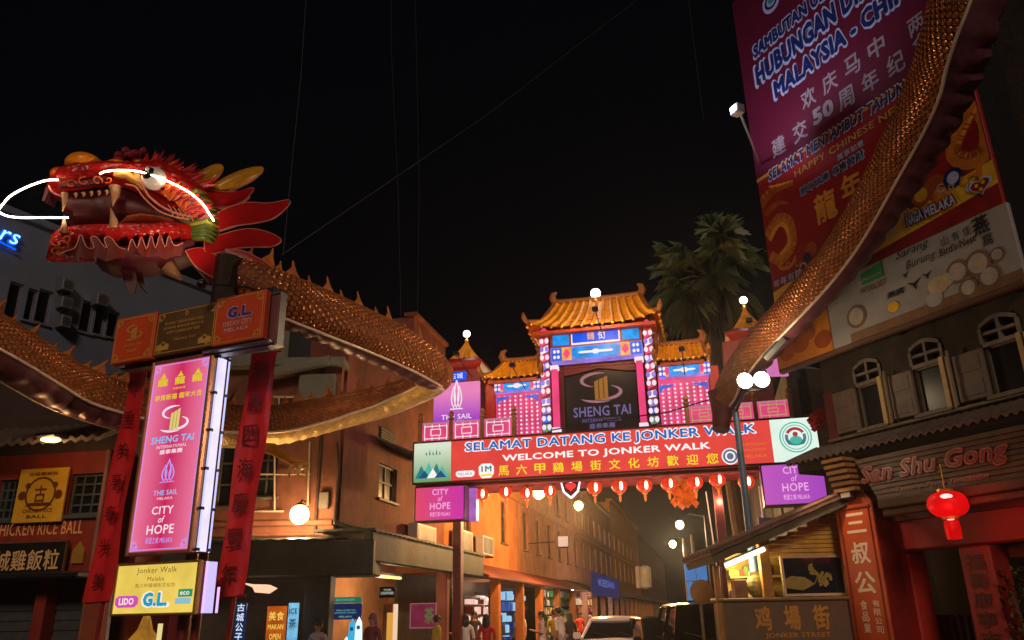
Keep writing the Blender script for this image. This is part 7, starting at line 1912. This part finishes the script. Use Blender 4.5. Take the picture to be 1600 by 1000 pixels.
# ------------------------------------------------------------------ people
def person(label, base, h, face, shirt, trousers, hair, arms='down', stride=.0, longhair=False, skirt=False, lean=0.0, grp='pedestrians'):
    """one continuous skinned figure; face is the heading in degrees (0 = looking along +y)"""
    s = h / 1.72
    t = thing('person', label, 'person', base, grp)
    P0 = {}
    seg = []
    verts, edges, rad = [], [], []
    def vtx(x, y, z, r):
        verts.append((x * s, y * s, z * s)); rad.append(r * s); return len(verts) - 1
    def chain(a, pts, m):
        prev = a
        for p in pts:
            q = vtx(*p); edges.append((prev, q)); seg.append((prev, q, m)); prev = q
        return prev
    pel = vtx(0, 0, .95, .125)
    ch = chain(pel, [(0, lean * .3, 1.10, .12), (0, lean * .6, 1.28, .14), (0, lean * .8, 1.40, .115)], 0)
    nk = chain(ch, [(0, lean * .95, 1.475, .055)], 2); hd = chain(nk, [(0, lean + .01, 1.54, .07), (0, lean + .02, 1.61, .098), (0, lean + .01, 1.68, .075)], 2)
    for sgn in (-1, 1):
        st = stride * sgn
        hip = chain(pel, [(sgn * .09, 0, .88, .095)], 1)
        kn = chain(hip, [(sgn * .1, st * .5 + .02, .50, .066), (sgn * .1, st - .02, .28, .056), (sgn * .1, st - .03, .09, .042)], 1)
        chain(kn, [(sgn * .1, st, .04, .04), (sgn * .115, st + .15, .03, .032)], 3)
        sh = chain(ch, [(sgn * .175, lean * .8, 1.385, .06)], 0)
        if arms == 'down' or (arms == 'phone_one' and sgn < 0): el, wr, hd_ = (sgn * .225, lean * .6 - .02, 1.12, .042), (sgn * .235, lean * .6 + .06, .89, .030), (0, .03, -.085)
        elif arms == 'up': el, wr, hd_ = (sgn * .27, .14, 1.24, .042), (sgn * .16, .28, 1.46, .03), (-sgn * .02, .05, .06)
        else: el, wr, hd_ = (sgn * .22, .02, 1.13, .042), (sgn * .10, .24, 1.19, .030), (-sgn * .02, .07, .03)
        e = chain(sh, [((sh and (sgn * .20)), lean * .75, 1.28, .05), el], 0)
        w_ = chain(e, [wr], 2)
        palm = (wr[0] + hd_[0], wr[1] + hd_[1], wr[2] + hd_[2])
        pm = chain(w_, [(wr[0] + hd_[0] * .6, wr[1] + hd_[1] * .6, wr[2] + hd_[2] * .6, .03)], 2)
        for f in range(4):
            o_ = (f - 1.5) * .017; L_ = (.8, .95, 1, .75)[f]
            chain(pm, [(palm[0] + o_ * .3, palm[1] + o_, palm[2] + o_ * .2, .0095), (palm[0] + hd_[0] * .7 * L_ - sgn * .012, palm[1] + hd_[1] * .7 * L_ + o_ * 1.1, palm[2] + hd_[2] * .7 * L_, .008)], 2)
        chain(pm, [(palm[0] - sgn * .02, palm[1] + .035, palm[2] - hd_[2] * .3 + .0, .0095), (palm[0] - sgn * .028, palm[1] + .05, palm[2] + hd_[2] * .15, .008)], 2)
    me = bpy.data.meshes.new('body'); me.from_pydata(verts, edges, [])
    o = bpy.data.objects.new('body', me); COL.objects.link(o)
    mod = o.modifiers.new('skin', 'SKIN'); o.modifiers.new('sub', 'SUBSURF').levels = 1
    for i, v in enumerate(me.skin_vertices[0].data): v.radius = (rad[i], rad[i]); v.use_root = (i == 0)
    mod.use_smooth_shade = True
    dg = bpy.context.evaluated_depsgraph_get(); m2 = bpy.data.meshes.new_from_object(o.evaluated_get(dg)); bpy.data.objects.remove(o); bpy.data.meshes.remove(me)
    ms = [shirt, trousers, M_skin, pbr('shoe_dark', (.04, .035, .035), .6)]
    m2.materials.clear()
    for m in ms: m2.materials.append(m)
    vv = [V(v) for v in verts]
    for f in m2.polygons:
        cc = f.center; best = (9, 0)
        for a, e, m in seg:
            d_ = vv[e] - vv[a]; tt = max(0, min(1, (cc - vv[a]).dot(d_) / max(1e-9, d_.length_squared))); q = (vv[a] + d_ * tt - cc).length
            if q < best[0]: best = (q, m)
        f.material_index = best[1]; f.use_smooth = True
    M = Matrix.Rotation(R_(face), 4, 'Z')
    m2.transform(M)
    m2.name = 'body'
    o = bpy.data.objects.new('body', m2); COL.objects.link(o); o.parent = t
    B = MB(Matrix.Translation(V(base)) @ M)
    hx, hy, hz = 0, (lean + .02) * s, 1.61 * s
    B.ball(hx, hy - .022 * s, hz + .028 * s, .098 * s, .105 * s, .105 * s, 12, 8)
    if longhair: B.loft([[(.10 * s * k * math.cos(a), hy - .06 * s + .055 * s * k * math.sin(a), z * s) for a in [2 * math.pi * i / 10 for i in range(10)]] for k, z in ((.55, 1.26), (.95, 1.38), (1.05, 1.5), (1.0, 1.62))])
    B.build('hair', hair, t, smooth='all')
    F = MB(Matrix.Translation(V(base)) @ M)
    for sx in (-1, 1): F.ball(sx * .034 * s, hy + .088 * s, hz + .005 * s, .014 * s, .01 * s, .009 * s, 6, 4); F.mi = 1; F.ball(sx * .098 * s, hy, hz - .01 * s, .015 * s, .025 * s, .03 * s, 6, 4); F.mi = 0
    F.mi = 1; F.ball(0, hy + .103 * s, hz - .025 * s, .014 * s, .02 * s, .022 * s, 6, 4); F.mi = 2; F.ball(0, hy + .086 * s, hz - .058 * s, .026 * s, .01 * s, .007 * s, 6, 4)
    F.build('face', [pbr('eye_dark', (.02, .015, .012), .3), M_skin, pbr('lip_rose', (.3, .09, .08), .5)], t)
    return t
M_hair = pbr('hair_black', (.012, .010, .009), .5)
Cw = pbr('shirt_white', (.62, .58, .58), .8, var=.1); Cp = pbr('shirt_pale_pink', (.58, .42, .45), .8, var=.1); Cr = pbr('jacket_red', (.48, .02, .025), .7, var=.15); Cy = pbr('top_mustard', (.42, .27, .03), .8, var=.15); Cm = pbr('top_maroon', (.14, .03, .05), .8); Ck = pbr('dark_cloth', (.03, .03, .035), .8); Cj = pbr('denim', (.05, .07, .13), .8); Cg = pbr('top_grey_lilac', (.35, .30, .36), .8)
def stand(px, Y, eye_py=None):
    p = P(px, 960, Y); return (p.x, p.y, 0.14 if False else 0.0)
person('person in a pale lilac top among the arcade tables', stand(499, 17.6), 1.55, 160, Cg, Ck, M_hair, longhair=True)
person('person in a loose maroon top and headscarf beside the glowing standee', stand(583, 18.2), 1.66, 150, Cm, Cm, pbr('scarf_plum', (.20, .07, .14), .8), longhair=True)
person('person in a mustard top walking past the lit poster', stand(683, 21.0), 1.60, -60, Cy, Ck, M_hair, stride=.18)
person('person with long dark hair in a white top seen from behind', stand(727, 21.5), 1.62, 10, Cw, Ck, M_hair, longhair=True, stride=.12)
person('person in a bright red jacket seen from behind', stand(760, 20.5), 1.60, -15, Cr, Cj, M_hair, longhair=True)
person('person in a pale pink top looking down at a phone by the stall', stand(846, 24.0), 1.66, 95, Cp, Cw, pbr('hair_brown', (.05, .025, .015), .5), arms='phone')
person('person in a mustard shirt half hidden between two others', stand(866, 26.0), 1.72, 10, Cy, Cj, M_hair)
person('person in a white shirt bending towards the souvenir shop', stand(877, 24.5), 1.76, 60, Cw, Cg, M_hair, lean=.10, stride=.1)
person('person in dark clothes and long veil beside the white shirted one', stand(889, 25.0), 1.62, 30, Ck, Ck, pbr('veil_slate', (.05, .055, .05), .8), longhair=True)

person('person in a white shirt strolling at the far end of the lit stalls', stand(812, 33.0), 1.72, 170, Cw, Cj, M_hair, stride=.15)
person('person in a red top by the orange food stall', stand(905, 34.0), 1.62, 200, Cr, Ck, M_hair, longhair=True)
person('person in a dark top with a white bag strap near the amber doorway', stand(741, 27.0), 1.70, 185, Ck, Cj, M_hair)
person('person in a pink top partly behind the long haired one', stand(716, 25.0), 1.60, 120, Cp, Ck, M_hair, arms='phone')

# ------------------------------------------------------------------ vehicles
M_cglass = pbr('car_glass', (.006, .007, .012), .06, spec=.5, var=.02)
def vehicle(name, label, cat, pos, heading, body_mat, Lg=4.1, Wd=1.75, H=1.48, bonnet=.95, lit=None, screen=M_cglass, van=False, belt0=.92):
    """a car: lofted shell, separate glass, wheels, lamps, mirrors. Local +y is the front."""
    M = Matrix.Translation(V(pos)) @ Matrix.Rotation(R_(heading), 4, 'Z')
    t = thing(name, label, cat, pos); w = Wd / 2; f, r = Lg / 2, -Lg / 2
    belt = belt0 if not van else 1.05
    nose = f - bonnet if not van else f - .45
    # side line: (y, belt/top height, half width scale)
    st = [(r, .55, .86), (r + .06, .80, .92), (r + .25, belt, .97), (r + .6, belt + .01, 1), (0, belt, 1), (nose - .1, belt, 1), (nose + .35, belt - .06, .97), (f - .3, belt - .16, .92), (f - .05, .62, .86), (f, .48, .82)]
    b = MB(M); rings = []
    for y, zt, k in st:
        ww = w * k
        rings.append([(-ww * .93, y, .2), (-ww, y, .42), (-ww, y, zt * .78), (-ww * .96, y, zt - .03), (-ww * .85, y, zt), (0, y, zt + .03), (ww * .85, y, zt), (ww * .96, y, zt - .03), (ww, y, zt * .78), (ww, y, .42), (ww * .93, y, .2)])
    b.loft(rings); b.build('body', body_mat, t, smooth=True)
    # cabin
    rt, rf = (r + .75, nose - .75) if not van else (r + .3, nose - .35)
    b = MB(M); cab = []
    for y, z, k in ((rt, H, .72), (rt + .3, H + .03, .74), ((rt + rf) / 2, H + .04, .75), (rf - .15, H + .02, .74), (rf, H - .01, .72)):
        cab.append([(-w * k, y, z - .04), (-w * (k - .06), y, z), (0, y, z + .02), (w * (k - .06), y, z), (w * k, y, z - .04), (w * (k - .03), y, z - .08), (-w * (k - .03), y, z - .08)])
    b.loft(cab)
    for sx in (-1, 1):   # pillars
        for (y0, z0, y1, z1) in ((nose + .18, belt - .02, rf - .03, H - .04), ((rt + rf) / 2, belt - .02, (rt + rf) / 2, H - .03), (r + .28, belt - .02, rt + .03, H - .04)):
            b.tube([(sx * w * .93, y0, z0), (sx * w * .70, y1, z1)], .045, 6)
    b.build('cabin', body_mat, t, smooth=True)
    b = MB(M); b.add([(-w * .88, nose + .17, belt + .0), (w * .88, nose + .17, belt + .0), (w * .66, rf - .01, H - .06), (-w * .66, rf - .01, H - .06)], [(0, 1, 2, 3)]); b.build('windscreen', screen, t)
    b = MB(M); b.add([(-w * .88, r + .27, belt), (w * .88, r + .27, belt), (w * .66, rt + .01, H - .06), (-w * .66, rt + .01, H - .06)], [(3, 2, 1, 0)]); b.build('rear_window', screen, t)
    for sx in (-1, 1):
        b = MB(M); b.add([(sx * w * .915, nose + .12, belt), (sx * w * .915, r + .33, belt), (sx * w * .70, rt + .05, H - .07), (sx * w * .70, rf - .06, H - .07)], [(0, 1, 2, 3)]); b.build('side_window', screen, t)
        b = MB(M); b.bbox(*sorted((sx * (w * .97), sx * (w + .17))), nose - .12, nose + .02, belt - .02, belt + .13, .03); b.build('wing_mirror', body_mat, t)
        for y in (f - .78, r + .72):
            wl = MB(M); wl.lathe([(.18, -.09), (.30, -.1), (.32, -.07), (.32, .07), (.30, .1), (.18, .09)], sx * (w - .1), y, .32, 20, 'x'); o = wl.build('wheel', M_black, t, smooth=True)
            rm = MB(M); rm.lathe([(.18, -.105), (.17, -.06), (.05, -.11), (.05, .11), (.17, .06), (.18, .105)], sx * (w - .1), y, .32, 10, 'x'); rm.build('rim', M_steel, o)
        b = MB(M); b.ball(sx * w * .62, f - .08, .60, .19, .07, .09, 12, 8); b.build('headlight', lit[0 if sx < 0 else 1] if lit else pbr('lamp_glass', (.4, .42, .45), .1), t, smooth='all')
        b = MB(M); b.ball(sx * w * .70, r + .06, .74, .14, .06, .12, 10, 7); b.build('tail_light', pbr('tail_lamp_red', (.35, .01, .01), .2), t, smooth='all')
    b = MB(M); b.bbox(-w * .8, w * .8, f - .06, f + .05, .28, .45, .03); b.bbox(-.45, .45, f - .03, f + .03, .50, .62, .02); b.build('bumper_grille', M_black, t)
    b = MB(M); b.tube([(-.5, nose + .2, belt + .02), (-.1, nose + .05, belt + .12)], .012, 5); b.tube([(.1, nose + .2, belt + .02), (.5, nose + .05, belt + .12)], .012, 5); b.build('wiper', M_black, t)
    return t
p = P(960, 970, 23.0)
vehicle('parked_car', 'white hatchback facing out from under the gateway', 'car', (p.x, p.y, 0), 172, pbr('car_white', (.72, .68, .74), .25, .1, var=.03), H=1.45, belt0=1.0)
G_head = glow('headlamp_ice', (.75, .95, 1, 1), 14)
p = P(1048, 975, 20.6)
dc = vehicle('parked_car', 'dark saloon with one cold headlight burning', 'car', (p.x, p.y + 1.2, 0), 186, pbr('car_ink', (.02, .025, .035), .2, .3, var=.05), H=1.44, lit=(G_head, pbr('lamp_glass', (.4, .42, .45), .1)))
p = P(1100, 975, 18.6)
vehicle('parked_van', 'black van parked behind the round traffic mirror', 'van', (p.x, p.y + 1, 0), 178, pbr('van_black', (.012, .012, .016), .15, .3, var=.05), Lg=3.8, Wd=1.5, H=1.72, van=True)

# ------------------------------------------------------------------ street furniture
p = P(1086, 905, 24)
t = thing('road_sign', 'blue four panelled road sign on a pale post', 'road sign', (p.x, p.y, 0))
M = Matrix.Translation(V((p.x, p.y, 0)))
a, e = P(1071, 905, 24), P(1105, 905, 24); z0, z1 = P(1088, 938, 24).z, P(1088, 877, 24).z; b = MB(); xm = (a.x + e.x) / 2; zm = z0 + (z1 - z0) * .48
for (xa, xb, za, zb) in ((a.x, xm - .02, zm + .02, z1), (xm + .02, e.x, zm + .02, z1), (a.x + .04, xm - .02, z0, zm - .02)): b.bbox(xa, xb, p.y - .06, p.y, za, zb, .01)
b.build('panel', glow('sign_sky_light', c(74, 128, 190), .8, True), t)
b = MB(); b.box(a.x, e.x, p.y + .004, p.y + .04, z0, z1); b.tube([(xm, p.y + .09, 0), (xm, p.y + .09, z1 + .75)], .05, 8); b.tube([(xm - .22, p.y + .09, z1), (xm - .24, p.y + .09, z1 + .65)], .04, 8)
b.build('post', pbr('post_pale_green', (.42, .5, .42), .5), t)
p = P(1096, 925, 17.2)
t = thing('traffic_mirror', 'round brown backed traffic mirror on a thin grey pole', 'traffic mirror', (p.x, p.y, 0))
b = MB(); b.lathe([(.0, .06), (.20, .02), (.235, .0), (.24, -.03), (.20, -.035)], p.x, p.y, p.z, 24, 'y'); b.build('mirror_back', pbr('mirror_back_orange', (.30, .13, .05), .5), t, smooth=True)
b = MB(); b.tube([(p.x - .02, p.y + .08, 0), (p.x - .02, p.y + .08, p.z + .1)], .03, 8); b.build('pole', M_steel, t)
for (px0, py0, px1, py1, Y, r, lb) in ((1103, 768, 1118, 868, 20.5, .018, 'thin white pole leaning beside the gateway leg'), (1186, 760, 1192, 812, 20.5, .018, 'thin pale pole beneath the violet light box')):
    q0, q1 = P(px0, py0, Y), P(px1, py1, Y); d = (q1 - q0); b = MB(); ft = q1 + d * (-q1.z / d.z) if abs(d.z) > .1 else q1
    b.tube([q0, V((q1.x, q1.y, q1.z)), V((q1.x + (q1.x - q0.x) * .5, q1.y, 0))], r, 7); b.lathe([(.08, 0), (.08, .02), (.03, .05)], q1.x + (q1.x - q0.x) * .5, q1.y, 0, 8); tag(b.build('thin_pole', M_white), lb, 'pole')
p = P(1198, 822, 17.6); b = MB(); b.bbox(p.x - .16, p.x + .16, p.y, p.y + .05, p.z - .18, p.z + .18, .01); b.tube([(p.x, p.y + .07, 0), (p.x, p.y + .07, p.z + .1)], .03, 7)
tag(b.build('blue_notice', [pbr('notice_blue', (.14, .16, .35), .5)]), 'small blue notice plate on a post behind the stall roof', 'sign')

# things at the pylon's foot
q = PA.R(206, 958, 246, 1010, d=-2.0)
t = thing('gold_display', 'golden house shaped display glowing beneath the yellow light box', 'display', PA.w((q[0] + q[1]) / 2, 0, -2))
b = MB(PA.M); x0, x1, z1 = q[0], q[1], q[3]; xm = (x0 + x1) / 2
b.bbox(x0, x1, -2.1, -1.8, .5, z1 - .55, .02); b.prism([(x0 - .05, z1 - .54), (x1 + .05, z1 - .54), (xm + .1, z1 - .3), (xm, z1), (xm - .1, z1 - .3)], -2.1, -1.85); b.build('gold_case', glow('case_gold_light', c(176, 120, 40), .7, True, .4, 5), t)
b = MB(PA.M); b.box(x0 + .1, x1 - .1, -2.12, -2.105, .9, z1 - .7); b.box(x1 + .02, x1 + .1, -2.05, -2, .5, z1 - .2); b.build('lit_pane', glow('case_cream_light', c(240, 220, 150), .9), t); b = MB(PA.M); b.box(x0, x1, -2.1, -1.8, 0, .497); b.build('stand', M_dark, t)
q0 = PP.at(183, 906, .3); q1 = PP.at(173, 944, .3); b = MB(PP.M); b.tube([(q0[0] + .1, .3, q0[1] + .2), (q0[0], .3, q0[1]), (q1[0] + .03, .3, (q0[1] + q1[1]) / 2), (q1[0], .3, q1[1]), (q1[0] + .02, .35, 0)], .022, 7)
tag(b.build('bent_conduit', pbr('conduit_pale', (.5, .42, .38), .5)), 'bent pale conduit left of the yellow light box', 'pipe')
q = PR.R(140, 940, 172, 1010, d=-2.2)
b = MB(PR.M); b.bbox(q[0], q[1], -2.4, -2.2, 0, q[3], .02)
tag(b.build('orange_pillar', pbr('pillar_orange_brown', (.30, .07, .03), .6)), 'plain orange brown pillar below the left cloth banner', 'pillar')
b = MB(PA.M); q = PA.R(268, 962, 304, 1010, d=-2.4); b.bbox(q[0], q[1], -2.6, -2.4, 0, q[3], .02); tag(b.build('red_post', MATS['pole_red_paint']), 'stout red post standing under the yellow light box', 'post')

# cables overhead
def cable(label, pts, r=.008, sag=0.0):
    pts = [P(*q) for q in pts]; out = []
    for i in range(len(pts) - 1):
        for k in range(10):
            t = k / 10; p = pts[i].lerp(pts[i + 1], t); out.append(p - V((0, 0, sag * 4 * t * (1 - t))))
    out.append(pts[-1]); b = MB(); b.tube(out, r, 5); tag(b.build('overhead_cable', pbr('cable_grey', (.03, .03, .033), .7)), label, 'cable', 'overhead cables')
cable('hanger cable rising from the dragon neck', [(442, 400, 12.3), (470, 120, 12.3), (482, -60, 12.3)], .007)
cable('long diagonal cable running over the street from dragon neck to the billboard', [(440, 398, 12.4), (640, 262, 17), (760, 180, 20), (1005, -8, 24)], .008)
cable('second hanger cable above the dragon body', [(627, 515, 14.7), (622, 300, 14.7), (612, 90, 14.7), (612, -50, 14.7)], .004)
cable('third hanger cable just right of the second one', [(652, 520, 15.2), (655, 300, 15.2), (648, -50, 15.2)], .004)
cable('black wire drooping across the gateway screen to the dragon tail', [(862, 672, 18.6), (960, 655, 18.3), (1040, 645, 18), (1140, 615, 17.3)], .016)
cable('hanger cable left of the billboard', [(1100, 190, 14), (1078, 20, 14), (1070, -60, 14)], .005)
cable('slack wires strung across the upper shutters', [(1310, 572, 14.9), (1400, 552, 14.2), (1600, 500, 11.8)], .008, .05)

# ------------------------------------------------------------------ night air: thin humid haze round the whole scene
b = MB(); b.box(-60, 70, -8, 170, -1.2, 17)
hz_ = b.build('haze', [], None)
hm_ = bpy.data.materials.new('humid_air'); hm_.use_nodes = True
n_ = hm_.node_tree.nodes; n_.remove(n_['Principled BSDF'])
pv_ = n_.new('ShaderNodeVolumePrincipled'); pv_.inputs['Color'].default_value = (.9, .9, .9, 1); pv_.inputs['Density'].default_value = 0.0007; pv_.inputs['Anisotropy'].default_value = 0.8
hm_.node_tree.links.new(pv_.outputs['Volume'], n_['Material Output'].inputs['Volume'])
hz_.data.materials.append(hm_)
tag(hz_, kind='stuff')
